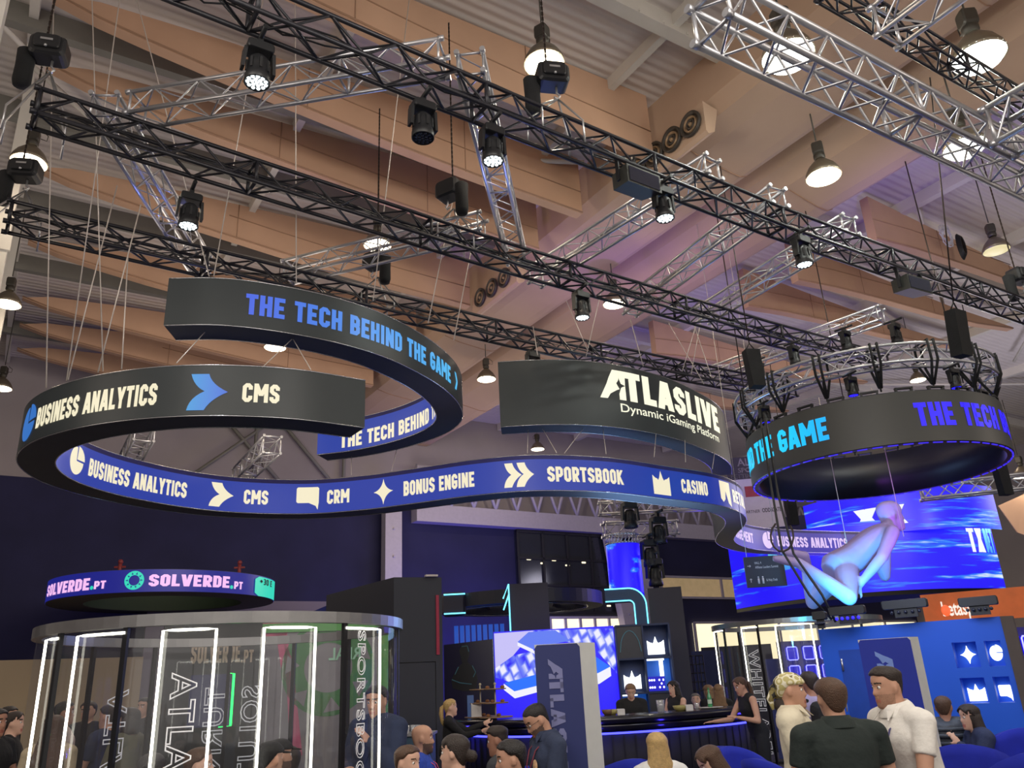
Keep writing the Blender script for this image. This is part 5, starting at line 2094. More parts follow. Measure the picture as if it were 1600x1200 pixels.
def booth(c, R, zt, frames, posts, texts, label, name='glass_booth'):
    """Round glass booth: steel top ring, glass wall, lit door frames (angle pairs), dark posts, outlined words."""
    root = thing(name, (c[0], c[1], FZ), label, 'booth')
    P = lambda a, r, z: Vector((c[0] + r * math.cos(a), c[1] + r * math.sin(a), z))
    m = MB()
    m.lathe([(R + 0.035, zt - 0.05), (R + 0.035, zt + 0.03), (R - 0.035, zt + 0.03), (R - 0.035, zt - 0.05), (R + 0.035, zt - 0.05)], (c[0], c[1], 0), 72, smooth=False)
    m.build('top_ring', BOOTH_STEEL, root)
    m = MB()
    m.lathe([(R + 0.05, FZ), (R + 0.05, FZ + 0.05), (R - 0.05, FZ + 0.05), (R - 0.05, FZ)], (c[0], c[1], 0), 72, smooth=False)
    m.build('floor_ring', BLACK_POST, root)
    m = MB()
    m.lathe([(R, FZ + 0.05), (R, zt - 0.05)], (c[0], c[1], 0), 72)
    m.build('glass_wall', BOOTH_GLASS, root)
    for (a0, a1, both) in frames:
        f = MB()
        n = max(2, int(abs(a1 - a0) * R / 0.06))
        top = [P(a0 + (a1 - a0) * i / n, R + 0.03, zt - 0.085) for i in range(n + 1)]
        pts = [P(a0, R + 0.03, FZ + 0.06)] + top + ([P(a1, R + 0.03, FZ + 0.06)] if both else [])
        f.path(pts, 0.0095, 8)
        f.build('light_frame', LED_TUBE, root)
        if not both:
            b = MB()
            b.box(P(a1, R + 0.01, (zt + FZ) / 2), (0.03, 0.035, zt - FZ - 0.1), Matrix.Rotation(a1, 3, 'Z'))
            b.build('post', BLACK_POST, root)
    for a in posts:
        b = MB()
        b.box(P(a, R - 0.01, (zt + FZ) / 2), (0.035, 0.035, zt - FZ - 0.1), Matrix.Rotation(a, 3, 'Z'))
        b.build('post', BLACK_POST, root)
    for (txt, ac, ztop, hgt, length, flip) in texts:
        w, vs, fs = outline_pts(txt)
        k = length / w
        mb = MB()
        out = []
        for v in vs:
            z = ztop - v.x * k
            t = (v.y / 0.72 - 0.5) * hgt
            # heads of the letters toward the right seen from outside (counter-clockwise angle)
            a = ac + t / R
            out.append(P(a, R + 0.006 + v.z * k, z))
        mb.add(out, fs)
        mb.build('outline_lettering', OUTLINE, root)
    return root


BC = (-2.55, 7.2)
BR = 1.45


def bang(px, py, z=2.14, c=BC):
    p = atz(px, py, z)
    return math.atan2(p.y - c[1], p.x - c[0])


fr = [(bang(53, 990), bang(68, 987), False), (bang(100, 983), bang(163, 975), False), (bang(241, 972), bang(337, 969), True), (bang(419, 968), bang(501, 969), True), (bang(599, 974), bang(553, 970), False)]
booth(BC, BR, 2.18, fr, [1.0, 1.45, 1.9, 2.4, 2.85, 0.45, 0.05],
      [('ATLASLIVE', bang(286, 970) + 0.0, 1.82, 0.165, 1.22, 1), ('SPORTSBOOK', bang(577, 972), 2.08, 0.09, 1.2, 1),
       ('ATLASLIVE', 2.62, 1.76, 0.2, 1.5, 1), ('TURNKEY', 1.98, 1.74, 0.19, 1.3, 1), ('SOLUTION', 1.74, 1.74, 0.19, 1.4, 1)],
      'round glass booth at lower left with white light frames and outlined words')
# furniture in the booth
WHITE_TOP = mat('white_table_laminate', rgb(215, 212, 208), 0.4)
CREAM_SEAT = mat('cream_seat_fabric', rgb(200, 185, 150), 0.8, bump=0.2)


def round_table(loc, r, h, label, m=WHITE_TOP, grp=None):
    root = thing('round_table', loc, label, 'table', grp)
    t = MB(); t.lathe([(0, h), (r, h), (r + 0.008, h - 0.012), (r, h - 0.028), (0, h - 0.03)], loc, 40); t.build('table_top', m, root)
    s = MB(); s.lathe([(0.025, h - 0.03), (0.03, 0.05)], loc, 12); s.build('stem', BOOTH_STEEL, root)
    b = MB(); b.lathe([(0.0, 0.05), (0.04, 0.045), (r * 0.6, 0.015), (r * 0.6, 0.0), (0, 0)], loc, 28); b.build('base', BOOTH_STEEL, root)
    return root


# --- left stand: dark wall with name, lit screen, green framed poster -------------
DARK_WALL = mat('black_stand_wall', rgb(26, 28, 30), 0.6, noise=0.08, nscale=1.5)
NAVY_BLOCK = mat('charcoal_block_panel', rgb(42, 44, 54), 0.65, noise=0.05, nscale=0.6)
blk = thing('stand_block', (-2.0, 12.83, FZ), 'tall charcoal exhibition block with a flush door right of the glass booth', 'stand')
fp = [Vector((-3.55, 14.86, 0)), Vector((-2.01, 12.83, 0)), Vector((-1.29, 13.13, 0)), Vector((-2.83, 15.16, 0))]
m = MB(); m.prism([p + Vector((0, 0, FZ)) for p in fp], [p + Vector((0, 0, 3.28)) for p in fp]); m.build('carcass', NAVY_BLOCK, blk)
bx = (fp[2] - fp[1]).normalized()
bn_ = Vector((bx.y, -bx.x, 0))
m = MB()
for (u, z0, z1) in ((0.04, FZ, 2.0), (0.66, FZ, 2.0)):
    m.tube(fp[1] + bx * u + bn_ * 0.002 + Vector((0, 0, z0)), fp[1] + bx * u + bn_ * 0.002 + Vector((0, 0, z1)), 0.006, 4)
m.tube(fp[1] + bx * 0.04 + bn_ * 0.002 + Vector((0, 0, 2.0)), fp[1] + bx * 0.66 + bn_ * 0.002 + Vector((0, 0, 2.0)), 0.006, 4)
m.build('door_joint', BLACK_POST, blk)
m = MB(); m.box(fp[1] + bx * 0.70 + bn_ * 0.01 + Vector((0, 0, 2.55)), (0.05, 0.02, 0.9), Matrix.Rotation(math.atan2(bx.y, bx.x), 3, 'Z')); m.build('red_strip', mat('red_fabric_strip', rgb(150, 30, 60), 0.6), blk)
m = MB(); m.box(fp[1] + bx * 0.6 + bn_ * 0.03 + Vector((0, 0, 3.30)), (0.2, 0.08, 0.03), Matrix.Rotation(math.atan2(bx.y, bx.x), 3, 'Z')); m.build('top_lamp', mat('pale_lamp_bar', rgb(190, 180, 175), 0.5), blk)
for k in range(3):
    p = fp[0].lerp(fp[1], 0.15 + 0.0 * k) if k == 0 else fp[0] + Vector((-0.4 * k, 0.3 * k, 0))
m = MB()
q0 = atz(420, 957, 3.1)
tri = [Vector((-4.6, 15.6, 0)), Vector((-3.5, 14.9, 0)), Vector((-3.4, 15.3, 0)), Vector((-4.5, 16.0, 0))]
m.prism([p + Vector((0, 0, FZ)) for p in tri], [p + Vector((0, 0, z)) for p, z in zip(tri, (2.85, 3.12, 3.12, 2.85))])
tag(m.build('blue_divider', mat('deep_blue_partition', rgb(34, 44, 120), 0.6)), 'deep blue slanted partition behind the charcoal block', 'partition')

dx = Vector((math.cos(0.5), math.sin(0.5), 0))
pc0 = atd(330, 1040, 9.6)
dw = thing('dark_stand', (pc0.x, pc0.y, FZ), 'black stand wall with pale SOLVERDE name seen through the booth glass', 'stand')
m = MB(); upright(m, Vector((pc0.x, pc0.y, 0)), dx, 1.0, FZ, 2.42, 0.12); m.build('panel', DARK_WALL, dw)
flat_text(dw, 'SOLVERDE', pc0, dx, atd(343, 1036, 9.6).z, 0.2, mat('beige_print', rgb(170, 150, 130), 0.7), 0.5, -0.22, condensed=True, off=0.065)
flat_text(dw, '.PT', pc0, dx, atd(360, 1036, 9.6).z, 0.13, mat('beige_print', rgb(170, 150, 130), 0.7), 0.13, 0.29, condensed=True, off=0.065)
pt = atd(328, 1095, 9.25)
tv = thing('lit_screen', (pt.x, pt.y, atd(328, 1136, 9.25).z), 'tall dark screen glowing green around its edge on the black stand wall', 'screen')
z0_, z1_ = atd(328, 1136, 9.25).z, atd(328, 1054, 9.25).z
dxs = Vector((math.cos(0.35), math.sin(0.35), 0))
m = MB(); upright(m, Vector((pt.x, pt.y, 0)), dxs, 0.40, z0_, z1_, 0.06); m.build('casing', mat('navy_screen_face', rgb(20, 24, 50), 0.2, emit=rgb(24, 30, 90), es=0.25), tv)
GREEN_GLOW = glow('green_backlight', rgb(20, 230, 80), 5.0)
m = MB()
nn = Vector((dxs.y, -dxs.x, 0))
bp = Vector((pt.x, pt.y, 0)) - nn * 0.05
m.path([bp + dxs * 0.1 + Vector((0, 0, z0_)), bp + dxs * 0.215 + Vector((0, 0, z0_)), bp + dxs * 0.215 + Vector((0, 0, z1_)), bp + dxs * 0.15 + Vector((0, 0, z1_))], 0.012, 6)
m.build('edge_light', GREEN_GLOW, tv)

# green framed poster with the chip artwork
GREEN = mat('green_frame_paint', rgb(86, 150, 80), 0.6)
PGREY = mat('poster_grey', rgb(128, 124, 130), 0.7, noise=0.06)
g0 = atd(377, 1000, 10.0); g1 = atd(612, 1000, 10.0)
gdx = Vector((g1.x - g0.x, g1.y - g0.y, 0)).normalized()
gc = (g0 + g1) / 2
gw_ = (Vector((g1.x, g1.y, 0)) - Vector((g0.x, g0.y, 0))).length
gzt = atd(500, 973, 10.0).z
po = thing('framed_poster', (gc.x, gc.y, FZ), 'large grey poster with green chip artwork in a green frame behind the booth', 'poster')
m = MB(); upright(m, Vector((gc.x, gc.y, 0)), gdx, gw_ - 0.1, FZ, gzt - 0.03, 0.05); m.build('print_panel', PGREY, po)
m = MB()
upright(m, Vector((gc.x, gc.y, 0)), gdx, gw_, gzt - 0.10, gzt, 0.1)
for sg in (-1, 1):
    upright(m, Vector((gc.x, gc.y, 0)) + gdx * sg * (gw_ / 2 - 0.06), gdx, 0.12, FZ, gzt - 0.10, 0.1)
m.build('frame', GREEN, po)
gn = Vector((gdx.y, -gdx.x, 0)) * 0.03
ctr = atd(513, 1043, 10.0)
cu = (Vector((ctr.x, ctr.y, 0)) - Vector((gc.x, gc.y, 0))).dot(gdx)
cz = ctr.z
base = Vector((gc.x, gc.y, 0)) + gn
PG = lambda x, y: base + gdx * (cu + x) + Vector((0, 0, cz + y))
m = MB()
for k in range(24):
    a0, a1 = 15 * k, 15 * (k + 1)
    lay(m, [arc_pts(0, 0, 0.27, a0, a1, 2) + list(reversed(arc_pts(0, 0, 0.52, a0, a1, 2)))], PG)
m.build('green_ring', mat('chip_green', rgb(58, 118, 66), 0.6), po)
m = MB()
for k in range(7):
    a = 20 + 360 / 7 * k
    tri = [Vector((r * math.cos(math.radians(a + d)), r * math.sin(math.radians(a + d)))) for r, d in ((0.32, 0), (0.48, -12), (0.48, 12))]
    lay(m, [tri], lambda x, y: PG(x, y) + gn * 0.2)
m.build('ring_teeth', PGREY, po)
m = MB()
lay(m, [[Vector((-0.98, 0.5)), Vector((-0.35, 0.52)), Vector((-0.5, 0.36)), Vector((-0.98, 0.25))], [Vector((-0.5, 0.3)), Vector((-0.4, 0.1)), Vector((-0.25, -0.9)), Vector((-0.38, -0.9))], [Vector((-0.62, 0.5)), Vector((-0.5, 0.52)), Vector((-0.35, -0.3)), Vector((-0.5, -0.1))]], PG)
m.build('pink_ribbon_art', mat('poster_pink', rgb(190, 84, 120), 0.6), po)
m = MB()
w_, h_, pl_ = bfont_polys('REAL', 0.02)  # reflection of a word in the glass, painted onto the poster
lay(m, pl_, lambda x, y: PG(0.36 - x * 0.36 / w_, 0.08 + y * 0.13 / h_) + gn * 0.4)
m.build('reflected_word', mat('painted_reflection_green', rgb(150, 200, 170), 0.6), po)

# glass-walled cups on a side unit beside the booth
su = atd(622, 1165, 9.0)
cab = thing('side_cabinet', (su.x, su.y, FZ), 'low dark teal cabinet with a blue lit front beside the glass booth', 'cabinet')
zt_ = atd(618, 1150, 9.0).z
m = MB(); m.box((su.x + 0.05, su.y, (zt_ + FZ) / 2), (0.62, 0.4, zt_ - FZ)); m.build('body', mat('teal_cabinet', rgb(40, 66, 86), 0.5), cab)
m = MB(); m.box((su.x + 0.05, su.y, zt_ + 0.012), (0.66, 0.44, 0.024)); m.build('top', mat('grey_cabinet_top', rgb(120, 120, 122), 0.4), cab)
CLEAR = glass('cup_plastic', (0.93, 0.94, 0.95), 0.12, 0.22, (0.8, 0.8, 0.82))
for k in range(5):
    cx, cy = su.x + 0.0 + 0.055 * k, su.y - 0.12 + 0.03 * (k % 2)
    m = MB(); m.lathe([(0.02, 0.0), (0.027, 0.075), (0.0255, 0.075), (0.0185, 0.003), (0, 0.003)], (cx, cy, zt_ + 0.025), 14)
    tag(m.build('plastic_cup', CLEAR), 'clear plastic cup on the teal cabinet', 'cup', 'clear cups on the teal cabinet')

# --- bar ---------------------------------------------------------------------
BAR_BLACK = mat('glossy_black_bar', rgb(18, 16, 30), 0.25, noise=0.05, coat=0.3)
BAR_CURTAIN = mat('dark_bar_front', rgb(14, 13, 28), 0.7, noise=0.1)
front = spline([(-1.25, 14.15), (-0.9, 13.45), (-0.3, 12.85), (0.5, 12.55), (1.4, 12.5), (2.3, 12.75), (3.1, 13.2), (3.65, 13.72)], 10)
rb = Rib(None, -0.62, FZ, 1.1, dense=front)
rb.Q = [p + Vector((-q.y, q.x)) * 0 + n * 0.62 for p, q, n in zip(rb.P, rb.P, rb.N)]
bar = thing('bar_counter', (1.3, 12.6, FZ), 'curved black bar counter with a glowing blue light strip', 'bar counter')
m = MB()
tp_ = Rib(None, 0.66, 1.02, 1.12, dense=front)
tp_.casing(m); m.build('counter_top', BAR_BLACK, bar)
m = MB()
fr_ = Rib(None, 0.4, FZ, 1.02, dense=[p + n * 0.14 for p, n in zip(rb.P, rb.N)])
fr_.casing(m); m.build('front', BAR_CURTAIN, bar)
m = MB()
up_ = Rib(None, 0.05, 0.93, 1.03, dense=[p + n * 0.05 for p, n in zip(rb.P, rb.N)])
up_.casing(m); m.build('apron', BAR_BLACK, bar)
m = MB(); m.path([(p + n * 0.125).to_3d() + Vector((0, 0, 0.885)) for p, n in zip(rb.P, rb.N)][2:-2], 0.014, 6)
m.build('light_strip', glow('blue_strip_glow', rgb(64, 66, 255), 4.0), bar)
m = MB()
for i in range(3, len(front) - 3, 2):
    p = rb.P[i] + rb.N[i] * 0.132
    m.box((p.x, p.y, 0.4), (0.02, 0.01, 0.9), Matrix.Rotation(math.atan2(rb.N[i].y, rb.N[i].x) - PI / 2, 3, 'Z'))
m.build('front_rib', BAR_CURTAIN, bar)
for i in (4, len(front) // 3, len(front) // 2, 2 * len(front) // 3, len(front) - 5):
    p = rb.P[i] - rb.N[i] * 0.06
    point_light('bar_strip_light', (p.x, p.y, 0.86), 2.4, (0.06, 0.04, 1.0), 0.05)
BT = 1.12


def bar_spot(px, depth=0.3):
    """Place on the counter top that is seen at this column of the picture."""
    best = None
    for q_, n_ in zip(rb.P, rb.N):
        P_ = Vector((q_.x + n_.x * depth, q_.y + n_.y * depth, 1.12))
        v = P_ - CAM
        e = abs(800 + FPX * v.dot(_R) / v.dot(_f) - px)
        if best is None or e < best[0]:
            best = (e, P_)
    return best[1].copy()


bot = thing('green_bottle', tuple(bar_spot(1110, .3)), 'green glass bottle standing on a white plate on the bar', 'bottle')
p = bar_spot(1110, .3); p.z = BT + 0.02
m = MB(); m.lathe([(0.0, 0), (0.032, 0.0), (0.034, 0.01), (0.034, 0.13), (0.03, 0.16), (0.014, 0.2), (0.013, 0.26), (0, 0.26)], p, 16); m.build('body', mat('green_glass', rgb(60, 150, 90), 0.15, spec=0.8), bot)
m = MB(); m.lathe([(0.015, 0.255), (0.015, 0.28), (0, 0.282)], p, 12); m.build('cap', mat('green_cap', rgb(40, 110, 60), 0.4), bot)
m = MB(); m.lathe([(0.0345, 0.05), (0.0345, 0.11)], p, 16); m.build('label_band', mat('pale_label', rgb(190, 210, 190), 0.6), bot)
m = MB(); pp = p.copy(); pp.z = BT; m.lathe([(0, 0.003), (0.10, 0.004), (0.19, 0.018), (0.19, 0.022), (0.1, 0.01), (0, 0.009)], pp, 28, sx=1.0)
tag(m.build('plate', WHITE_TOP), 'white oval plate under the green bottle on the bar', 'plate')
BOWL = mat('yellow_green_bowl', rgb(160, 150, 90), 0.5)
for (px, py, r, mm_, lab) in [(1060, 1117, 0.115, BOWL, 'olive bowl on the bar in front of the long-haired woman'), (1070, 1115, 0.09, mat('wood_bowl', rgb(110, 84, 66), 0.6), 'small brown bowl right of the olive bowl'),
                              (946, 1124, 0.09, mat('wood_bowl', rgb(110, 84, 66), 0.6), 'brown bowl at the left beside the barman'), (958, 1123, 0.075, BOWL, 'second bowl beside the barman')]:
    q = bar_spot(px, .3 if r > .1 else .42)
    m = MB(); m.lathe([(0, 0.0), (r * 0.55, 0.0), (r * 0.85, 0.03), (r, 0.075), (r * 0.95, 0.075), (r * 0.8, 0.034), (0, 0.015)], q, 22)
    tag(m.build('bowl', mm_), lab, 'bowl')
for (px, py, lab) in [(967, 1121, 'white napkin box on the bar by the barman'), (1080, 1112, 'white square box on the bar right of the bowls')]:
    q = bar_spot(px, .2)
    m = MB(); m.rbox((q.x, q.y, BT + 0.042), (0.11, 0.1, 0.084), 0.008)
    tag(m.build('napkin_box', WHITE_TOP), lab, 'box')
q = bar_spot(1034, .3)
m = MB(); m.lathe([(0, 0.0), (0.05, 0.0), (0.062, 0.17), (0.057, 0.17), (0.046, 0.01), (0, 0.008)], (q.x, q.y, BT), 18)
tag(m.build('glass_tumbler', CLEAR), 'large clear tumbler on the bar right of the barman', 'glass')
q = bar_spot(1091, .42)
m = MB(); m.lathe([(0, 0.0), (0.03, 0.0), (0.036, 0.09), (0.033, 0.09), (0.028, 0.006), (0, 0.006)], (q.x, q.y, BT), 16)
tag(m.build('glass_tumbler', CLEAR), 'small clear tumbler left of the green bottle', 'glass')


def tray_stand(px, py, h, label):
    q = bar_spot(px, .33)
    root = thing('tiered_tray', tuple(q), label, 'tray')
    WD = mat('pale_wood_tray', rgb(150, 120, 90), 0.6)
    for z, r in ((0.02, 0.26), (h * 0.45, 0.2), (h * 0.86, 0.17)):
        m = MB(); m.lathe([(0, z), (r, z), (r + 0.01, z + 0.012), (r, z + 0.018), (0, z + 0.014)], q, 26); m.build('tray', WD, root)
    m = MB(); m.tube(q, q + Vector((0, 0, h)), 0.012, 8); m.ball(q + Vector((0, 0, h + 0.015)), 0.022, 10, 8); m.build('pole', mat('cream_pole', rgb(190, 180, 150), 0.4), root)
    for (a, z) in ((0.4, h * 0.45), (2.0, h * 0.45), (1.2, 0.02), (3.0, 0.02), (0.2, h * 0.86)):
        m = MB(); m.ball(q + Vector((0.12 * math.cos(a), 0.12 * math.sin(a), z + 0.035)), (0.035, 0.03, 0.025), 8, 6)
        m.build('snack', mat('snack_brown', rgb(150, 100, 60), 0.7), root)


tray_stand(752, 1128, 0.50, 'tiered wooden snack tray with cream pole on the left end of the bar')
tray_stand(777, 1127, 0.50, 'second tiered snack tray on the bar in front of the blue screen')
q = bar_spot(740, .02)
for k, lab in ((0, 'white card folder standing on the bar behind the blonde woman'), (1, 'second white card folder on the bar')):
    m = MB(); m.box((q.x + 0.0 + 0.06 * k, q.y + 0.3 + 0.05 * k, BT + 0.12), (0.1, 0.02, 0.24), Matrix.Rotation(0.3, 3, 'Z'))
    tag(m.build('card_folder', WHITE_TOP), lab, 'card')
m = MB(); m.box((q.x - 0.06, q.y + 0.35, BT + 0.18), (0.1, 0.05, 0.36))
tag(m.build('small_display', mat('pale_blue_display', rgb(60, 80, 120), 0.3, emit=rgb(70, 95, 140), es=0.3)), 'small pale blue display standing on the bar by the dark poster', 'display')

# --- back wall of the bar -------------------------------------------------------
BD = 15.3
s0_, s1_ = atd(771, 990, BD), atd(959, 985, BD)
z0_ = 0.6
bdx = Vector((s1_.x - s0_.x, s1_.y - s0_.y, 0)).normalized()
bnn = Vector((bdx.y, -bdx.x, 0))
bx_ = lambda px, py: (Vector((atd(px, py, BD).x, atd(px, py, BD).y, 0)) - Vector((s0_.x, s0_.y, 0))).dot(bdx)
so = Vector((s0_.x, s0_.y, 0))
BW = lambda x, z, o=0.0: so + bdx * x + bnn * o + Vector((0, 0, z))
zt_ = 2.52


def hex_screen_material():
    m = glow('tile_picture_screen', rgb(40, 30, 255), 1.0)
    nt = m.node_tree
    b = nt.nodes['Principled BSDF']
    tc = nt.nodes.new('ShaderNodeTexCoord')
    mp = nt.nodes.new('ShaderNodeMapping'); mp.inputs['Scale'].default_value = (7, 7, 5); mp.inputs['Rotation'].default_value = (0.0, 0.5, 0.3)
    br = nt.nodes.new('ShaderNodeTexVoronoi'); br.feature = 'F1'; br.distance = 'CHEBYCHEV'; br.inputs['Scale'].default_value = 1.0
    r = nt.nodes.new('ShaderNodeValToRGB')
    e = r.color_ramp.elements
    e[0].position = 0.25; e[0].color = rgb(235, 235, 255)
    e[1].position = 0.62; e[1].color = rgb(28, 20, 245)
    x = e.new(0.42); x.color = rgb(110, 130, 245)
    nt.links.new(tc.outputs['Object'], mp.inputs['Vector']); nt.links.new(mp.outputs['Vector'], br.inputs['Vector'])
    nt.links.new(br.outputs['Distance'], r.inputs['Fac']); nt.links.new(r.outputs['Color'], b.inputs['Emission Color'])
    return m


bs = thing('video_screen', tuple(so + Vector((0, 0, FZ))), 'bright blue video wall with white tile picture behind the bar', 'screen')
sw = bx_(959, 985)
SB = glow('video_wall_blue', rgb(36, 20, 250), 1.0)
m = MB(); m.prism([BW(0, z0_), BW(sw, z0_), BW(sw, zt_), BW(0, zt_)], [BW(0, z0_, -.08), BW(sw, z0_, -.08), BW(sw, zt_, -.08), BW(0, zt_, -.08)]); m.build('screen', SB, bs)
# picture shapes on the screen: pale sky, tiled fields, two hexagonal slabs
PALE = glow('pale_violet_picture', rgb(196, 190, 245), 1.0)
WHT = glow('white_picture', rgb(240, 240, 255), 1.0)
MIDB = glow('mid_blue_picture', rgb(90, 120, 240), 1.0)
DEEPB = glow('bright_blue_picture', rgb(20, 110, 255), 1.0)
HEXM = hex_screen_material()
k_ = sw / 188.0
PX = lambda px, py: Vector(((px - 771) * k_, zt_ - (py - 988 + (px - 771) * 0.03) * k_ * 1.12))
def pic(pts, m_, o, name='picture'):
    mb = MB(); q = [PX(*p) for p in pts]
    mb.add([BW(v.x, v.y, o) for v in q], [tuple(range(len(q)))])
    return mb.build(name, m_, bs)
pic([(772, 990), (835, 987), (800, 1020), (772, 1036)], PALE, 0.004)
pic([(830, 987), (958, 986), (958, 1045), (925, 1010), (880, 1002)], HEXM, 0.004)
pic([(772, 1036), (800, 1020), (842, 1012), (842, 1046), (800, 1056), (772, 1048)], HEXM, 0.005)
pic([(808, 1002), (826, 989), (868, 987), (890, 1001), (850, 1008), (832, 1012)], MIDB, 0.008)
pic([(808, 1002), (832, 1012), (834, 1018), (808, 1007)], WHT, 0.008)
pic([(785, 1055), (838, 1044), (842, 1058), (800, 1066)], DEEPB, 0.008)
pic([(784, 1056), (800, 1066), (842, 1058), (842, 1066), (800, 1075), (784, 1064)], WHT, 0.008)
pic([(920, 1018), (949, 1036), (930, 1044), (920, 1046)], DEEPB, 0.008)
pic([(949, 1036), (949, 1048), (930, 1058), (920, 1060), (920, 1046), (930, 1044)], WHT, 0.008)

dp = thing('dark_poster_panel', tuple(BW(-1.0, FZ)), 'glossy dark poster of a black figure left of the blue video wall', 'poster')
l0 = bx_(692, 1000)
m = MB(); m.prism([BW(l0, FZ), BW(-0.02, FZ), BW(-0.02, 2.40), BW(l0, 2.34)], [BW(l0, FZ, -.08), BW(-0.02, FZ, -.08), BW(-0.02, 2.40, -.08), BW(l0, 2.34, -.08)])
m.build('panel', mat('glossy_indigo_panel', rgb(36, 32, 62), 0.25, noise=0.15, nscale=2), dp)
SIL_ = mat('poster_black_ink', rgb(12, 12, 20), 0.4)
RIMC = mat('poster_cyan_line', rgb(70, 130, 150), 0.5)
def pshape(pts, mt, o):
    mb = MB(); mb.add([BW(bx_(px, 1050), atd(px, py, BD).z, o) for px, py in pts], [tuple(range(len(pts)))]); mb.build('figure_print', mt, dp)
pshape([(718, 1016), (722, 1008), (730, 1006), (734, 1014), (733, 1026), (730, 1034), (742, 1044), (746, 1060), (742, 1080), (722, 1080), (706, 1076), (704, 1062), (714, 1044), (722, 1036)], SIL_, 0.004)
mb = MB()
for pl in ([(705, 1062), (718, 1067), (736, 1069)], [(716, 1042), (710, 1054)], [(738, 1040), (743, 1050), (739, 1058)], [(722, 1010), (731, 1009), (733, 1018)]):
    mb.path([BW(bx_(px, 1050), atd(px, py, BD).z, 0.008) for px, py in pl], 0.008, 4)
mb.build('figure_outline', RIMC, dp)

cu_ = thing('cube_shelf', tuple(BW(bx_(960, 990), FZ)), 'blue-lit cube shelf wall with white crown shapes behind the bar', 'shelf')
cx0, cx1 = sw + 0.02, bx_(1046, 1000)
cols = [cx0, cx0 + (cx1 - cx0) * 0.5, cx1]
rows = [2.50, 1.93, 1.36, 0.79]
NAVYB = mat('cube_navy', rgb(20, 40, 84), 0.5)
CUBEB = mat('cube_blue', rgb(36, 100, 190), 0.5, emit=rgb(30, 90, 190), es=0.4)
DGREY = mat('cube_dark_grey', rgb(44, 46, 56), 0.4)
m = MB()
for x in cols:
    m.box(BW(x, 1.2, 0.02), (0.03, 0.34, 2.6), Matrix.Rotation(math.atan2(bdx.y, bdx.x), 3, 'Z'))
for z in rows:
    m.box(BW((cx0 + cx1) / 2, z, 0.02), (cx1 - cx0, 0.34, 0.03), Matrix.Rotation(math.atan2(bdx.y, bdx.x), 3, 'Z'))
m.build('grid', NAVYB, cu_)
for r in range(3):
    for c_ in range(2):
        x0, x1 = cols[c_] + 0.015, cols[c_ + 1] - 0.015
        z1, z0 = rows[r] - 0.015, rows[r + 1] + 0.015
        mt = [[DGREY, NAVYB], [NAVYB, CUBEB], [CUBEB, DGREY]][r][c_]
        o = 0.16 if mt is DGREY else -0.13
        m = MB(); m.prism([BW(x0, z0, o), BW(x1, z0, o), BW(x1, z1, o), BW(x0, z1, o)], [BW(x0, z0, o - .02), BW(x1, z0, o - .02), BW(x1, z1, o - .02), BW(x0, z1, o - .02)]); m.build('cube_back', mt, cu_)
LIT = glow('lit_white_shape', rgb(250, 255, 255), 2.0)
def lit_icon(kind, x, z, s, o=-0.02):
    mb = MB()
    for p in icon(kind):
        f = [BW(x + v.x * s, z + v.y * s, o) for v in p]
        mb.prism(f, [q - bnn * 0.05 for q in f])
    mb.build('lit_' + kind, LIT, cu_)
lit_icon('crown', (cols[1] + cols[2]) / 2, 2.14, 0.30)
lit_icon('crown', (cols[0] + cols[1]) / 2, 1.58, 0.30)
m = MB(); m.box(BW((cols[1] + cols[2]) / 2 - 0.05, 1.90, 0.1), (0.3, 0.03, 0.03), Matrix.Rotation(math.atan2(bdx.y, bdx.x), 3, 'Z')); m.box(BW((cols[1] + cols[2]) / 2 + 0.06, 1.73, -0.05), (0.07, 0.03, 0.36), Matrix.Rotation(math.atan2(bdx.y, bdx.x), 3, 'Z'))
m.build('lit_bar', LIT, cu_)
m = MB(); m.box(BW((cols[0] + cols[1]) / 2 - 0.08, 1.335, 0.1), (0.26, 0.03, 0.03), Matrix.Rotation(math.atan2(bdx.y, bdx.x), 3, 'Z')); m.build('lit_bar', LIT, cu_)
m = MB()
x_ = cols[1] + 0.02
m.prism([BW(x_, 1.38, 0.1), BW(x_ + 0.30, 1.38, 0.1), BW(x_ + 0.30, 1.62, 0.1), BW(x_, 1.62, 0.1)], [BW(x_, 1.38, -.1), BW(x_ + 0.30, 1.38, -.1), BW(x_ + 0.30, 1.62, -.1), BW(x_, 1.62, -.1)])
dice_ = m.build('dice', mat('dice_blue', rgb(20, 20, 190), 0.4, emit=rgb(20, 20, 200), es=0.5), cu_)
m = MB()
for (u, z) in [(.20, 1.56), (.27, 1.56), (.235, 1.50), (.20, 1.44), (.27, 1.44), (.03, 1.56), (.07, 1.56), (.11, 1.56), (.03, 1.44), (.07, 1.44), (.11, 1.44)]:
    m = MB(); m.ball(BW(x_ + u, z, 0.105), (0.016, 0.012, 0.018), 8, 6); m.build('dice_dot', LIT, dice_)
mb = MB(); mb.path([BW(cols[0] + 0.05 + (cols[1] - cols[0] - 0.1) * t, 2.05 + 0.36 * math.sin(PI * min(1, max(0, t))) ** 0.5, 0.17) for t in [i / 14 for i in range(15)]], 0.01, 4); mb.build('arch_drawing', RIMC, cu_)

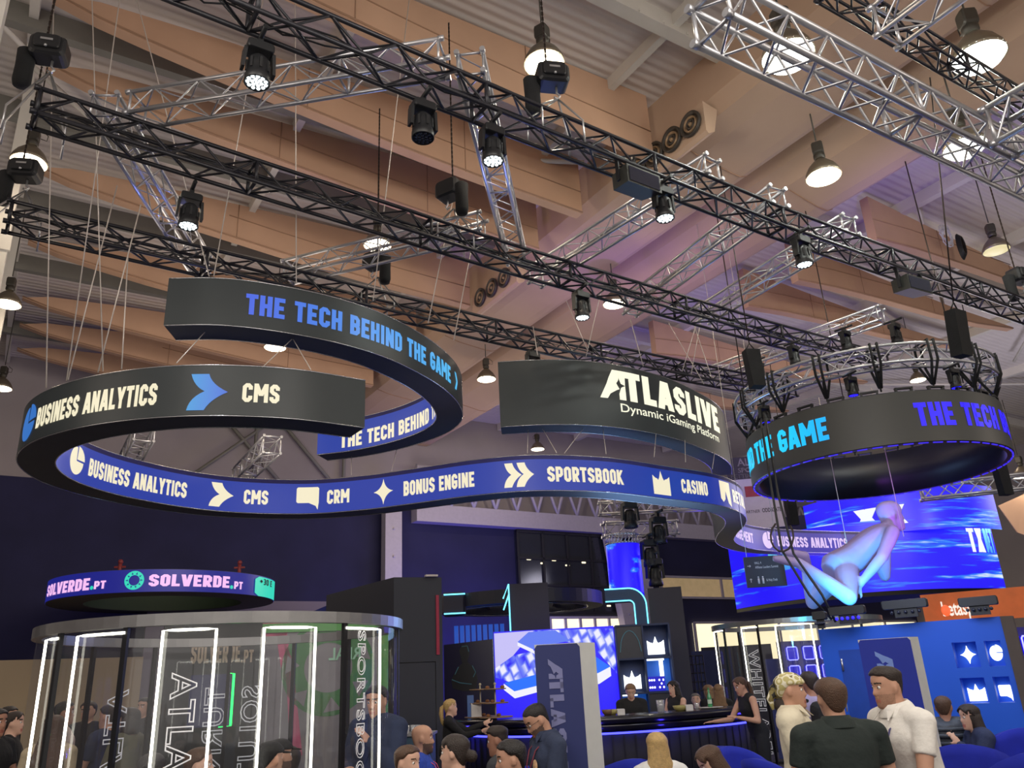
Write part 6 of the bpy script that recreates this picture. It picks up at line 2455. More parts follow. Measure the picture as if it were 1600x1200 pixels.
# dark structures over the bar with cyan light lines
STEM = mat('dark_tower_panel', rgb(36, 34, 48), 0.55, noise=0.06, nscale=0.8)
CYAN = glow('cyan_light_line', rgb(110, 225, 255), 2.2)
TD = 16.8
tA, tB = atd(795, 915, TD), atd(856, 928, TD)
tw = thing('tower_panel', (tA.x, tA.y, FZ), 'dark tower panel with a cyan light line on its left edge behind the video wall', 'stand')
tdx = Vector((tB.x - tA.x, tB.y - tA.y, 0)).normalized()
m = MB(); upright(m, (tA + tB) / 2, tdx, (tB - tA).to_2d().length, FZ, tA.z, 0.5); m.build('body', STEM, tw)
m = MB()
e0 = Vector((tA.x, tA.y, 0)) + Vector((tdx.y, -tdx.x, 0)) * 0.27
m.path([e0 + Vector((0, 0, 1.0)), e0 + Vector((0, 0, tA.z)), e0 - tdx * 0.12 + Vector((0, 0, tA.z - 0.28))], 0.014, 6)
m.path([e0 + Vector((0, 0, tA.z - 0.2)), e0 - tdx * 0.12 + Vector((0, 0, tA.z - 0.5))], 0.014, 6)
m.build('light_line', CYAN, tw)
# arch with rounded corner
aA, aB, aC = atd(945, 927, TD), atd(1000, 920, TD), atd(1014, 985, TD)
ar = thing('neon_arch', (aC.x, aC.y, FZ), 'dark rounded arch outlined by two cyan light lines behind the cube shelf', 'stand')
adx = Vector((aC.x - aA.x, aC.y - aA.y, 0)).normalized()
aw = (Vector((aC.x, aC.y)) - Vector((aA.x, aA.y))).length
AP = lambda x, z, o=0.0: Vector((aA.x, aA.y, 0)) + adx * x + Vector((adx.y, -adx.x, 0)) * o + Vector((0, 0, z))
zt2 = atd(985, 919, TD).z
def archline(off):
    r = 0.34 - off
    pts = [(0, zt2 - off - 0.0)]
    cxx = aw - off - r
    pts += [(cxx + r * math.cos(math.radians(90 - 9 * i)), zt2 - off - r + r * math.sin(math.radians(90 - 9 * i))) for i in range(11)]
    pts += [(aw - off, FZ)]
    return pts
o1, o2 = archline(0.0), archline(0.24)
m = MB(); m.prism([AP(x, z, 0.02) for x, z in o1] + [AP(x, z, 0.02) for x, z in reversed(o2)], [AP(x, z, -0.5) for x, z in o1] + [AP(x, z, -0.5) for x, z in reversed(o2)]); m.build('arch_band', mat('dark_teal_band', rgb(18, 60, 90), 0.5), ar)
for o_ in (o1, o2):
    m = MB(); m.path([AP(x, z, 0.03) for x, z in o_], 0.013, 6); m.build('light_line', CYAN, ar)
sd = MB()
q0, q1 = atd(1016, 925, TD + 0.6), atd(1062, 936, TD + 0.6)
upright(sd, (q0 + q1) / 2, Vector((q1.x - q0.x, q1.y - q0.y, 0)).normalized(), (q1 - q0).to_2d().length * 1.15, FZ, zt2 - 0.02, 1.0)
sd.build('side_body', STEM, ar)
# flat round canopy
cpc = atz(815, 935, 3.35)
cp = thing('round_canopy', (-0.15, 19.3, 3.2), 'flat dark round canopy over the bar between tower and arch', 'canopy')
m = MB(); m.lathe([(1.55, 3.22), (1.9, 3.22), (1.9, 3.5), (1.55, 3.5), (1.55, 3.22)], (-0.05, 19.3, 0), 64, smooth=False); m.build('rim', mat('canopy_dark_rim', rgb(30, 32, 44), 0.4), cp)
m = MB(); m.lathe([(1.5, 3.25), (1.55, 3.24)], (-0.05, 19.3, 0), 64); m.path([(-0.05 + 1.54 * math.cos(a), 19.3 + 1.54 * math.sin(a), 3.22) for a in [2 * PI * i / 60 for i in range(60)]], 0.02, 5, closed=True); m.build('silver_lip', EDGE, cp)
for k in range(7):
    m = MB(); m.box((-0.05 - 1.2 + 0.4 * k, 19.3, 3.4), (0.06, 2.6 if abs(k - 3) < 3 else 1.6, 0.08)); m.build('slat', STEM, cp)
wl = MB()
for k in range(9):
    q = atd(713 + k * 9, 990, 19)
    wl.box((q.x, q.y, 1.2 + 0.6), (0.09, 0.06, 2.2))
tag(wl.build('blue_slat_screen', glow('blue_window_strip', rgb(20, 80, 190), 0.8)), 'row of glowing blue upright strips behind the dark poster', 'light panel')
m = MB(); q = atd(702, 945, 18)
m.rbox((q.x + 0.1, q.y, q.z), (0.5, 0.3, 0.5), 0.08); m.build
cl = m.build('cyan_edge_box', STEM); tag(cl, 'dark rounded box with two cyan light lines near the charcoal block', 'stand')
m = MB()
for dz in (-0.2, 0.2):
    m.tube((q.x - 0.1, q.y - 0.17, q.z + dz), (q.x + 0.36, q.y - 0.17, q.z + dz), 0.016, 6)
x_ = m.build('light_line', CYAN, cl)

# --- totems --------------------------------------------------------------------
TOT_BLUE = mat('totem_indigo_face', rgb(38, 48, 104), 0.6, noise=0.05, nscale=2)
TOT_BLUE2 = mat('totem_blue_face', rgb(16, 42, 160), 0.6, noise=0.05, nscale=2)
TOT_SIDE = mat('totem_pale_side', rgb(205, 208, 205), 0.55, noise=0.04)
TOT_INK = mat('totem_pale_lettering', rgb(120, 124, 170), 0.6)
TOT_INK2 = mat('totem_blue_lettering', rgb(120, 150, 220), 0.6)


def totem(pl, pm, pr, dist, dist_r, face, ink, label, hz):
    A = atd(pl[0], pl[1], dist); B = atd(pm[0], pm[1], dist)
    zt = atd(pm[0], pm[1], dist).z
    A = Vector((A.x, A.y, 0)); B = Vector((B.x, B.y, 0))
    C = atd(pr[0], pr[1], dist_r); C = Vector((C.x, C.y, 0))
    D = A + (C - B)
    root = thing('totem_sign', (A.x, A.y, FZ), label, 'sign')
    m = MB(); m.prism([p + Vector((0, 0, FZ)) for p in (A, B, C, D)], [p + Vector((0, 0, zt)) for p in (A, B, C, D)]); m.build('core', TOT_SIDE, root)
    dx_ = (B - A).normalized(); n_ = Vector((dx_.y, -dx_.x, 0))
    w = (B - A).length
    m = MB()
    f = [(0, FZ), (w, FZ), (w, zt - 0.03), (w - 0.02, zt - 0.004), (0.02, zt - 0.004), (0, zt - 0.03)]
    m.prism([A + dx_ * x + n_ * 0.012 + Vector((0, 0, z)) for x, z in f], [A + dx_ * x + n_ * 0.001 + Vector((0, 0, z)) for x, z in f]); m.build('front_panel', face, root)
    wl_, pl_ = logo_polys()
    H = hz
    L = 1.02
    mb = MB()
    # reading downward, heads of the letters to the right
    lay(mb, pl_, lambda x, y: A + dx_ * (w * 0.28 + y * H) + n_ * 0.016 + Vector((0, 0, zt - 0.11 - x * L / wl_)))
    mb.build('lettering', ink, root)
    return root


totem((835, 1011), (905, 1004), (929, 1003), 6.6, 6.75, TOT_BLUE, TOT_INK, 'indigo upright totem sign with pale vertical logo, white side, before the bar', 0.108)
totem((1341, 1004), (1421, 995), (1434, 994), 8.6, 8.75, TOT_BLUE2, TOT_INK2, 'bright blue totem sign with white side behind the man in the white polo', 0.14)

# --- blue wall with lit niches -----------------------------------------------------
BWALL = mat('bright_blue_wall', rgb(8, 86, 208), 0.55, noise=0.04, nscale=0.8)
BWALL_D = mat('blue_wall_door', rgb(12, 66, 165), 0.6)
wA, wB = atd(1278, 983, 11.3), atd(1562, 963, 11.0)
wd = Vector((wB.x - wA.x, wB.y - wA.y, 0)).normalized()
wn_ = Vector((wd.y, -wd.x, 0))
wo = Vector((wA.x, wA.y, 0))
ww = (wB - wA).to_2d().length
wz = wB.z
WP = lambda x, z, o=0.0: wo + wd * x + wn_ * o + Vector((0, 0, z))


def on_wall(px, py):
    d = ray(px, py)
    n = wn_
    k = (wo - CAM).dot(n) / d.dot(n)
    p = CAM + d * k
    return (p - wo).dot(wd), p.z


bw = thing('niche_stand', tuple(wo + Vector((0, 0, FZ))), 'bright blue stand wall with four niches holding white lit symbols', 'stand')
nich = [((1492, 1004), (1525, 1043), 'star'), ((1539, 1004), (1562, 1042), 'pie'), ((1503, 1059), (1539, 1099), 'crown'), ((1552, 1058), (1576, 1096), 'speech')]
N4 = []
xs = sorted(set())
u = [on_wall(1490, 1020)[0], on_wall(1528, 1020)[0], on_wall(1541, 1020)[0], on_wall(1567, 1020)[0]]
zr = [on_wall(1508, 1003)[1], on_wall(1512, 1043)[1], on_wall(1520, 1059)[1], on_wall(1525, 1099)[1]]
m = MB()
def wblock(x0, x1, z0, z1):
    m.prism([WP(x0, z0), WP(x1, z0), WP(x1, z1), WP(x0, z1)], [WP(x0, z0, -.35), WP(x1, z0, -.35), WP(x1, z1, -.35), WP(x0, z1, -.35)])
X = [0] + u + [ww]
wblock(0, u[0], FZ, wz); wblock(u[3], ww, FZ, wz); wblock(u[0], u[3], FZ, zr[3]); wblock(u[0], u[3], zr[0], wz); wblock(u[0], u[3], zr[2], zr[1]); wblock(u[1], u[2], zr[3], zr[2]); wblock(u[1], u[2], zr[1], zr[0])
m.build('body', BWALL, bw)
m = MB()
m.prism([WP(u[0] - .05, zr[3] - .05, -.25), WP(u[3] + .05, zr[3] - .05, -.25), WP(u[3] + .05, zr[0] + .05, -.25), WP(u[0] - .05, zr[0] + .05, -.25)], [WP(u[0] - .05, zr[3] - .05, -.30), WP(u[3] + .05, zr[3] - .05, -.30), WP(u[3] + .05, zr[0] + .05, -.30), WP(u[0] - .05, zr[0] + .05, -.30)])
nb_ = m.build('niche_back', BWALL, bw)
for i, kind in enumerate(('star', 'pie', 'crown', 'speech')):
    c_ = i % 2; r_ = i // 2
    x = (u[2 * c_] + u[2 * c_ + 1]) / 2
    z = (zr[2 * r_] + zr[2 * r_ + 1]) / 2 - (0.03 if r_ else 0)
    s = (zr[2 * r_] - zr[2 * r_ + 1]) * (0.60 if kind != 'crown' else 0.66)
    mb = MB()
    for p in icon(kind):
        f = [WP(x + v.x * s * (1.0 if c_ == 0 else 0.75), z + v.y * s, -0.19) for v in p]
        mb.prism(f, [q - wn_ * 0.05 for q in f])
    mb.build('lit_symbol', LIT, nb_)
m = MB(); m.prism([WP(ww, FZ, 0.02), WP(ww + 0.12, FZ, -.1), WP(ww + 0.12, wz, -.1), WP(ww, wz, 0.02)], [WP(ww, FZ, -.36), WP(ww + 0.12, FZ, -.36), WP(ww + 0.12, wz, -.36), WP(ww, wz, -.36)]); m.build('end_post', mat('brown_grey_post', rgb(84, 76, 74), 0.6), bw)
d0 = on_wall(1318, 1060)[0]; d1 = on_wall(1352, 1060)[0] + 0.25; dz = on_wall(1330, 1015)[1]
m = MB(); m.prism([WP(d0, FZ, .006), WP(d1, FZ, .006), WP(d1, dz, .006), WP(d0, dz, .006)], [WP(d0, FZ), WP(d1, FZ), WP(d1, dz), WP(d0, dz)]); fd_ = m.build('flush_door', BWALL_D, bw)
m = MB(); m.tube(WP(d0 + 0.02, dz - 0.1, .02), WP(d0 + 0.02, dz - 0.24, .02), 0.012, 6); m.build('hinge', STEEL, fd_)
area_light('blue_wall_wash', tuple(WP(ww * 0.6, 2.9, 1.6)), tuple(WP(ww * 0.6, 1.4, 0)), 1.2, 22, (0.5, 0.65, 1.0))


def batten(px, py, label, lit=True, w=0.42):
    p = atd(px, py, 10.9)
    root = thing('stage_batten', tuple(p), label, 'stage lamp', 'batten lamps on the blue wall')
    R = Matrix.Rotation(math.atan2(wd.y, wd.x), 3, 'Z')
    m = MB(); m.rbox(p + Vector((0, 0, 0.06)), (w, 0.12, 0.1), 0.02, R); m.build('housing', BLACK_PL, root)
    m = MB(); m.box(p + Vector((0, 0, -0.03)), (w * 0.5, 0.06, 0.12), R); m.build('foot', BLACK_PL, root)
    m = MB()
    for k in range(5):
        m.ball(p + R @ Vector((-w * 0.3 + k * w * 0.15, -0.05, -0.03)), 0.02, 8, 6)
    m.build('lens', LED_BLUE if lit else LED_OFF, root)


batten(1325, 962, 'blue-lit batten lamp on the left top of the blue wall')
batten(1415, 952, 'dark batten lamp on the middle top of the blue wall', False, 0.5)
batten(1530, 948, 'dark batten lamp on the right top of the blue wall', False, 0.4)
batten(1282, 970, 'small dark lamp at the left corner of the blue wall', False, 0.16)
spot_light('batten_beam', tuple(atd(1330, 955, 11.6)), tuple(atd(1335, 900, 13.6)), 420, (0.05, 0.62, 1.0), 60, 0.9, 0.1)
spot_light('batten_beam', tuple(atd(1490, 930, 11.4)), tuple(atd(1420, 800, 13.6)), 330, (0.5, 0.08, 1.0), 50, 0.9, 0.1)

# --- second glass booth, right ------------------------------------------------------
C2 = atd(1243, 985, 16.6)
C2 = (C2.x, C2.y)
R2 = 1.5
b2 = lambda px, py: math.atan2(atd(px, py, 15.2).y - C2[1], atd(px, py, 15.2).x - C2[0])
fr2 = [(b2(1112, 996) - 0.5, b2(1112, 996) - 0.2, False), (b2(1144, 990), b2(1182, 986), False), (b2(1214, 985), b2(1266, 982), True)]
booth(C2, R2, 2.43, fr2, [0.3, 0.9, 1.5, 2.1, 2.7], [('WHITELABEL', b2(1166, 990), 1.98, 0.20, 1.75, 1)], 'second round glass booth with white light frames behind the bar end')
NEON = glow('violet_blue_neon', rgb(120, 120, 255), 3.5)
NEONB = mat('neon_tile_back', rgb(16, 10, 120), 0.4, emit=rgb(20, 4, 220), es=0.7)


def neon_wall(px0, py0, cols_, rows_, dist, label, sp=0.46, rot=0.35, left=False):
    o = atd(px0, py0, dist)
    dx_ = Vector((math.cos(rot), math.sin(rot), 0)); n_ = Vector((dx_.y, -dx_.x, 0))
    o2_ = Vector((o.x, o.y, 0))
    root = thing('neon_tile_display', (o.x, o.y, FZ), label, 'light wall')
    W = sp * cols_ + 0.1
    m = MB(); f = [o2_ - dx_ * 0.1 + Vector((0, 0, FZ)), o2_ + dx_ * W + Vector((0, 0, FZ)), o2_ + dx_ * W + Vector((0, 0, o.z + 0.1)), o2_ - dx_ * 0.1 + Vector((0, 0, o.z + 0.1))]
    m.prism(f, [p - n_ * 0.1 for p in f]); m.build('panel', mat('violet_blue_panel', rgb(44, 38, 120), 0.6), root)
    for c_ in range(cols_):
        for r_ in range(rows_):
            x0 = 0.02 + c_ * sp; z1 = o.z - r_ * sp * 0.9 - 0.02
            s = sp * 0.62
            P_ = [o2_ + dx_ * (x0 + a * s) + n_ * 0.05 + Vector((0, 0, z1 - b * s)) for a, b in ((0.1, 0), (0.9, 0), (1, 0.1), (1, 0.9), (0.9, 1), (0.1, 1), (0, 0.9), (0, 0.1))]
            m = MB(); m.prism(P_, [p - n_ * 0.045 for p in P_]); t = m.build('tile', NEONB, root)
            m = MB(); m.path([p + n_ * 0.02 for p in P_], 0.011, 5, closed=True); k = m.build('neon_outline', NEON, t); k['_o'] = root['_o']
    return root


_old = MB.build
neon_wall(1224, 1010, 3, 5, 18.8, 'wall of violet-blue neon square outlines seen through the right glass booth', 0.42)
neon_wall(1586, 992, 3, 4, 13.5, 'neon square wall cut off by the right edge behind the blue wall', 0.42)
for it, (px0, px1, pyt, d, cl_, lab) in enumerate([(1080, 1120, 1018, 19.5, rgb(16, 30, 80), 'dark blue partition left of the right glass booth'), (1095, 1205, 1012, 20.5, rgb(24, 26, 44), 'black partition inside the right glass booth'), (1195, 1225, 1030, 19, rgb(40, 60, 150), 'mid blue partition beside the neon wall')]):
    q0, q1 = atd(px0, pyt, d), atd(px1, pyt, d)
    m = MB(); upright(m, (q0 + q1) / 2, Vector((q1.x - q0.x, q1.y - q0.y, 0)).normalized(), (q1 - q0).to_2d().length, FZ, q0.z, 0.06)
    tag(m.build('room_divider', mat('partition_%d_paint' % it, cl_, 0.6)), lab, 'partition')
gr_ = thing('lattice_screen', tuple(atd(1072, 1080, 17)), 'dark open lattice screen behind the long-haired woman', 'screen')
q0 = atd(1064, 1025, 17); q1 = atd(1098, 1025, 17)
m = MB()
for k in range(7):
    p_ = q0.lerp(q1, k / 6); m.tube((p_.x, p_.y, FZ), (p_.x, p_.y, q0.z), 0.012, 5)
for k in range(12):
    z = 0.2 + k * 0.16; m.tube((q0.x, q0.y, z), (q1.x, q1.y, z), 0.012, 5)
m.build('grid', BLACK_POST, gr_)

# orange stand far right
og = thing('orange_banner', tuple(atd(1500, 960, 24) * 1.0), 'orange hanging banner with white betasport word behind the blue wall', 'banner')
q0, q1 = atd(1445, 965, 24), atd(1650, 950, 24)
odx = Vector((q1.x - q0.x, q1.y - q0.y, 0)).normalized()
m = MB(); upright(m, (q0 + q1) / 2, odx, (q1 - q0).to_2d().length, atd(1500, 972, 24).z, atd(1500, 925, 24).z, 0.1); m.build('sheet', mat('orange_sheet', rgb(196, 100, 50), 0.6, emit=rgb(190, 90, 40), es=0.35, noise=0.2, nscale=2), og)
qo = atd(1500, 953, 23.9)
flat_text(og, 'betasport', qo, odx, qo.z - 0.12, 0.35, glow('white_banner_letters', rgb(255, 240, 225), 1.0), 1.05, -0.4, 0.02, off=0.08)
m = MB(); c_ = atd(1478, 954, 23.8); m.ball(c_, (0.12, 0.05, 0.14), 12, 8); m.build('round_logo', glow('orange_dot', rgb(255, 110, 60), 1.0), og)
# tan sails far right
for (pts, d0_, lab) in [([(1560, 790), (1600, 772), (1640, 800), (1640, 850), (1590, 832)], 26, 'tan fabric sail at the right edge below the LED drum')]:
    m = MB(); f = [atd(px, py, d0_ + 0.02 * i) for i, (px, py) in enumerate(pts)]
    m.prism(f, [p + Vector((0.02, 0.06, 0)) for p in f])
    tag(m.build('ceiling_sail', TAN), lab, 'sail')


# --- chairs ----------------------------------------------------------------------
CHAIR_BLUE = mat('royal_blue_upholstery', rgb(24, 40, 170), 0.85, noise=0.08, bump=0.25, bscale=300)


def tub_chair():
    root = thing('tub_chair', (0, 0, 0), 'x', 'chair')
    s = MB()
    n = 20
    vs = []
    rings = []
    for j, (z, k) in enumerate([(0.34, 0.0), (0.36, 0.6), (0.45, 1.0), (0.6, 1.0), (0.8, 1.0), (0.9, 0.96), (0.97, 0.86)]):
        rings.append((z, k))
    prof_o = []
    for i in range(n + 1):
        t = i / n
        a = math.radians(200 - 220 * t) if False else math.radians(-25 + 230 * t)
        prof_o.append(a)
    outer, inner = [], []
    for (z, k) in rings:
        for a in prof_o:
            back = max(0.0, math.sin(a)) ** 0.6
            zz = 0.36 + (z - 0.36) * (0.42 + 0.58 * back) if z > 0.36 else z
            r = 0.33 + 0.05 * (z - 0.34)
            outer.append(Vector((r * math.cos(a), r * math.sin(a) * 0.95, zz)))
            inner.append(Vector(((r - 0.07) * math.cos(a), (r - 0.07) * math.sin(a) * 0.95, zz + (0.01 if z < 0.9 else -0.0))))
    m_ = len(rings); w = n + 1
    fs = []
    for j in range(m_ - 1):
        for i in range(n):
            fs.append((j * w + i, j * w + i + 1, (j + 1) * w + i + 1, (j + 1) * w + i))
    k0 = m_ * w
    fi = [tuple(k0 + q for q in reversed(f)) for f in fs]
    rim = [((m_ - 1) * w + i, (m_ - 1) * w + i + 1, k0 + (m_ - 1) * w + i + 1, k0 + (m_ - 1) * w + i) for i in range(n)]
    bot = [(i + 1, i, k0 + i, k0 + i + 1) for i in range(n)]
    side = [(j * w, (j + 1) * w, k0 + (j + 1) * w, k0 + j * w) for j in range(m_ - 1)] + [(j * w + n, k0 + j * w + n, k0 + (j + 1) * w + n, (j + 1) * w + n) for j in range(m_ - 1)]
    s.add(outer + inner, fs + fi + rim + bot + side, True)
    s.build('backrest', CHAIR_BLUE, root, local=True)
    c = MB(); c.lathe([(0, 0.46), (0.2, 0.46), (0.27, 0.44), (0.285, 0.40), (0.27, 0.35), (0, 0.34)], (0, 0, 0), 28); c.build('seat', CHAIR_BLUE, root, local=True)
    for a in (45, 135, 225, 315):
        l = MB(); ar_ = math.radians(a); l.tube((0.16 * math.cos(ar_), 0.16 * math.sin(ar_), 0.35), (0.24 * math.cos(ar_), 0.24 * math.sin(ar_), 0.0), 0.014, 8, 0.011); l.build('leg', BLACK_POST, root, local=True)
    return root


CH = [((978, 1178), 7.6, 3.2, 'blue tub chair left of the blonde woman in the white jacket'), ((1036, 1194), 6.75, 3.1, 'blue tub chair the blonde woman in the white jacket sits in'),
      ((1205, 1180), 6.9, 3.6, 'blue tub chair right of the woman with long brown hair'), ((1172, 1168), 9.0, 0.5, 'blue tub chair by the bar right of the brown-haired woman'),
      ((1150, 1168), 9.9, 0.4, 'small-looking blue tub chair farther toward the bar front'), ((1496, 1143), 8.2, 2.7, 'blue tub chair with its back turned, before the man in the puffer jacket'),
      ((1575, 1132), 9.2, -0.9, 'large blue tub chair against the blue wall at the right edge'), ((1604, 1165), 7.6, 2.9, 'nearest blue tub chair at the lower right corner'),
      ((825, 1190), 7.5, 3.0, 'blue tub chair behind the man with the lanyard'), ((1225, 1180), 8.0, 2.0, 'blue tub chair behind the woman with the headscarf')]
for (p, d, rz, lab) in CH:
    q = atd(p[0], p[1], d)
    o = place_copy('chair', tub_chair, Vector((q.x, q.y, FZ)), rz, lab, 'royal blue tub chairs', scale=max(0.9, min(1.15, (q.z - FZ) / 0.97)))
# ================================================================== people
def V3(x, y, z):
    return Vector((x, y, z))


HEAD_L = [(-.03, .006, .060, .0), (0.0, .024, .080, .012), (.05, .036, .089, .03), (.12, .046, .091, .048), (.2, .056, .089, .064), (.32, .064, .087, .078), (.45, .070, .086, .088),
          (.55, .073, .085, .095), (.65, .0755, .087, .099), (.75, .0765, .085, .100), (.84, .071, .075, .093), (.91, .058, .059, .077), (.96, .042, .041, .055), (.99, .022, .021, .028), (1.0, .004, .004, .005)]
HH = 0.235


def head_dims(z):
    zs = [q[0] for q in HEAD_L]
    return [float(np.interp(z, zs, [q[k] for q in HEAD_L])) for k in (1, 2, 3)]


def gs(x, s):
    return math.exp(-(x / s) ** 2)


def head_point(a, z, infl=0.0, face=True, fem=False):
    """Point of the head in head space: chin at 0, crown at HH, face toward +y; a = angle (pi/2 is the nose)."""
    w, f, b = head_dims(z)
    if fem:
        w *= 0.95 if z > .3 else 0.9
    c, s = math.cos(a), math.sin(a)
    x = (w + infl) * math.copysign(abs(c) ** 0.9, c)
    y = ((f if s > 0 else b) + infl) * math.copysign(abs(s) ** 0.9, s)
    if face and s > 0.25:
        d = 0.0
        if .335 < z < .66:
            k = (0.62 - z) / (0.62 - .37)
            d += max(0, min(1, k)) ** 1.3 * .024 * gs(x, .0105 + .004 * max(0, min(1, k))) * (1 if z > .36 else max(0, (z - .33) / .03))
        d += -.010 * (gs(x - .031, .017) + gs(x + .031, .017)) * gs(z - .535, .06)
        d += .0035 * gs(z - .63, .035) * gs(abs(x) - .03, .03)
        d += .0055 * gs(x, .021) * (gs(z - .232, .022) + gs(z - .178, .024)) - .003 * gs(x, .024) * gs(z - .206, .009)
        d += -.003 * gs(x, .03) * gs(z - .125, .03) + .004 * gs(x, .02) * gs(z - .06, .05)
        d += .004 * gs(abs(x) - .048, .016) * gs(z - .44, .07)
        y += d
    return V3(x, y, z * HH)


def head_mesh(mb, M, fem, n=44, m=46, mi=0):
    vs = []
    angs = []
    for i in range(n):
        t = i / n
        a = 2 * PI * t
        a = a - 0.45 * math.sin(2 * (a - PI / 2)) * 0.5 - 0.0
        angs.append(a + 0.28 * math.cos(a) * 1.0)
    for j in range(m + 1):
        z = -.03 + 1.03 * j / m
        for a in angs:
            vs.append(M @ head_point(a, z, 0, True, fem))
    fs = []
    for j in range(m):
        for i in range(n):
            k = (i + 1) % n
            fs.append((j * n + i, j * n + k, (j + 1) * n + k, (j + 1) * n + i))
    fs.append(tuple(reversed(range(n))))
    fs.append(tuple(range(m * n, (m + 1) * n)))
    mb.add(vs, fs, True, mi)
    for sg in (-1, 1):   # ears
        R = Matrix.Rotation(-sg * 0.35, 3, 'Z')
        mb.ball(M @ V3(sg * .076, -.012, .50 * HH), (.011, .019, .031), 10, 8, mi, M.to_3x3() @ R)
        mb.ball(M @ V3(sg * .074, -.004, .43 * HH), (.009, .012, .016), 8, 6, mi, M.to_3x3() @ R)


def loft(mb, rings, n=20, cap=True, mi=0):
    """rings: (centre, x axis, y axis, rx, ry)"""
    vs = []
    for (c, x, y, rx, ry) in rings:
        for i in range(n):
            a = 2 * PI * i / n
            ca, sa = math.cos(a), math.sin(a)
            vs.append(c + x * (rx * math.copysign(abs(ca) ** .85, ca)) + y * (ry * math.copysign(abs(sa) ** .85, sa)))
    fs = []
    for j in range(len(rings) - 1):
        for i in range(n):
            k = (i + 1) % n
            fs.append((j * n + i, j * n + k, (j + 1) * n + k, (j + 1) * n + i))
    if cap:
        fs.append(tuple(reversed(range(n))))
        fs.append(tuple(range((len(rings) - 1) * n, len(rings) * n)))
    mb.add(vs, fs, True, mi)


def limb(mb, pts, rad, n=12, mi=0):
    """Tapering limb through joints with rounded joints."""
    for (a, b, ra, rb) in zip(pts, pts[1:], rad, rad[1:]):
        k = 5
        P = [a.lerp(b, i / k) for i in range(k + 1)]
        bulge = [0, .06, .08, .04, 0.01, 0]
        R = [(ra + (rb - ra) * i / k) * (1 + bulge[i]) for i in range(k + 1)]
        mb.path(P, R, n, mi=mi)
        mb.ball(a, ra * 0.99, n, 8, mi)
    mb.ball(pts[-1], rad[-1] * 0.99, n, 8, mi)


def finish(mb, name, mats, parent, voxel=None, smooth=2):
    o = mb.build(name, mats, parent)
    if voxel:
        md = o.modifiers.new('r', 'REMESH'); md.mode = 'VOXEL'; md.voxel_size = voxel; md.use_smooth_shade = True
        if smooth:
            ms = o.modifiers.new('s', 'SMOOTH'); ms.factor = 0.5; ms.iterations = smooth
        bpy.context.view_layer.update()
        me = bpy.data.meshes.new_from_object(o.evaluated_get(bpy.context.evaluated_depsgraph_get()))
        old = o.data
        o.modifiers.clear()
        o.data = me
        bpy.data.meshes.remove(old)
        me.name = name
        me.materials.clear()
        for m in (mats if isinstance(mats, (list, tuple)) else [mats]):
            me.materials.append(m)
    return o


SKINS = {'fair': (216, 174, 152), 'mid': (197, 152, 128), 'tan': (165, 120, 98), 'dark': (96, 64, 50)}
HAIRS = {'black': (30, 26, 26), 'dark': (48, 38, 33), 'brown': (84, 60, 44), 'light': (128, 98, 68), 'blonde': (196, 164, 106), 'grey': (112, 106, 100)}


def skin(k):
    return mat('skin_' + k, rgb(*SKINS[k]), 0.5, noise=0.05, nscale=14, spec=0.35)


def hairm(k):
    m = mat('hair_' + k, rgb(*HAIRS[k]), 0.45, noise=0.16, nscale=40, bump=0.5, bscale=160)
    return m


def cloth(name, c, rough=0.85, bump=0.35, bs=22):
    return mat(name, rgb(*c), rough, noise=0.07, nscale=12, bump=bump, bscale=bs)


def lips_mat(k):
    c = SKINS[k]
    return mat('lips_' + k, rgb(int(c[0] * .88), int(c[1] * .70), int(c[2] * .72)), 0.4, noise=0.03)


def stubble_mat(k, h):
    c, d = SKINS[k], HAIRS[h]
    return mat('stubble_%s_%s' % (k, h), rgb(*[int(c[i] * (.76 if h != 'black' else .42) + d[i] * (.24 if h != 'black' else .58)) for i in range(3)]), 0.7, noise=0.15, nscale=120)


EYE_W = mat('eye_white', rgb(225, 220, 215), 0.25, noise=0.02)
EYE_I = mat('eye_iris_dark', rgb(40, 28, 22), 0.15, noise=0.02)


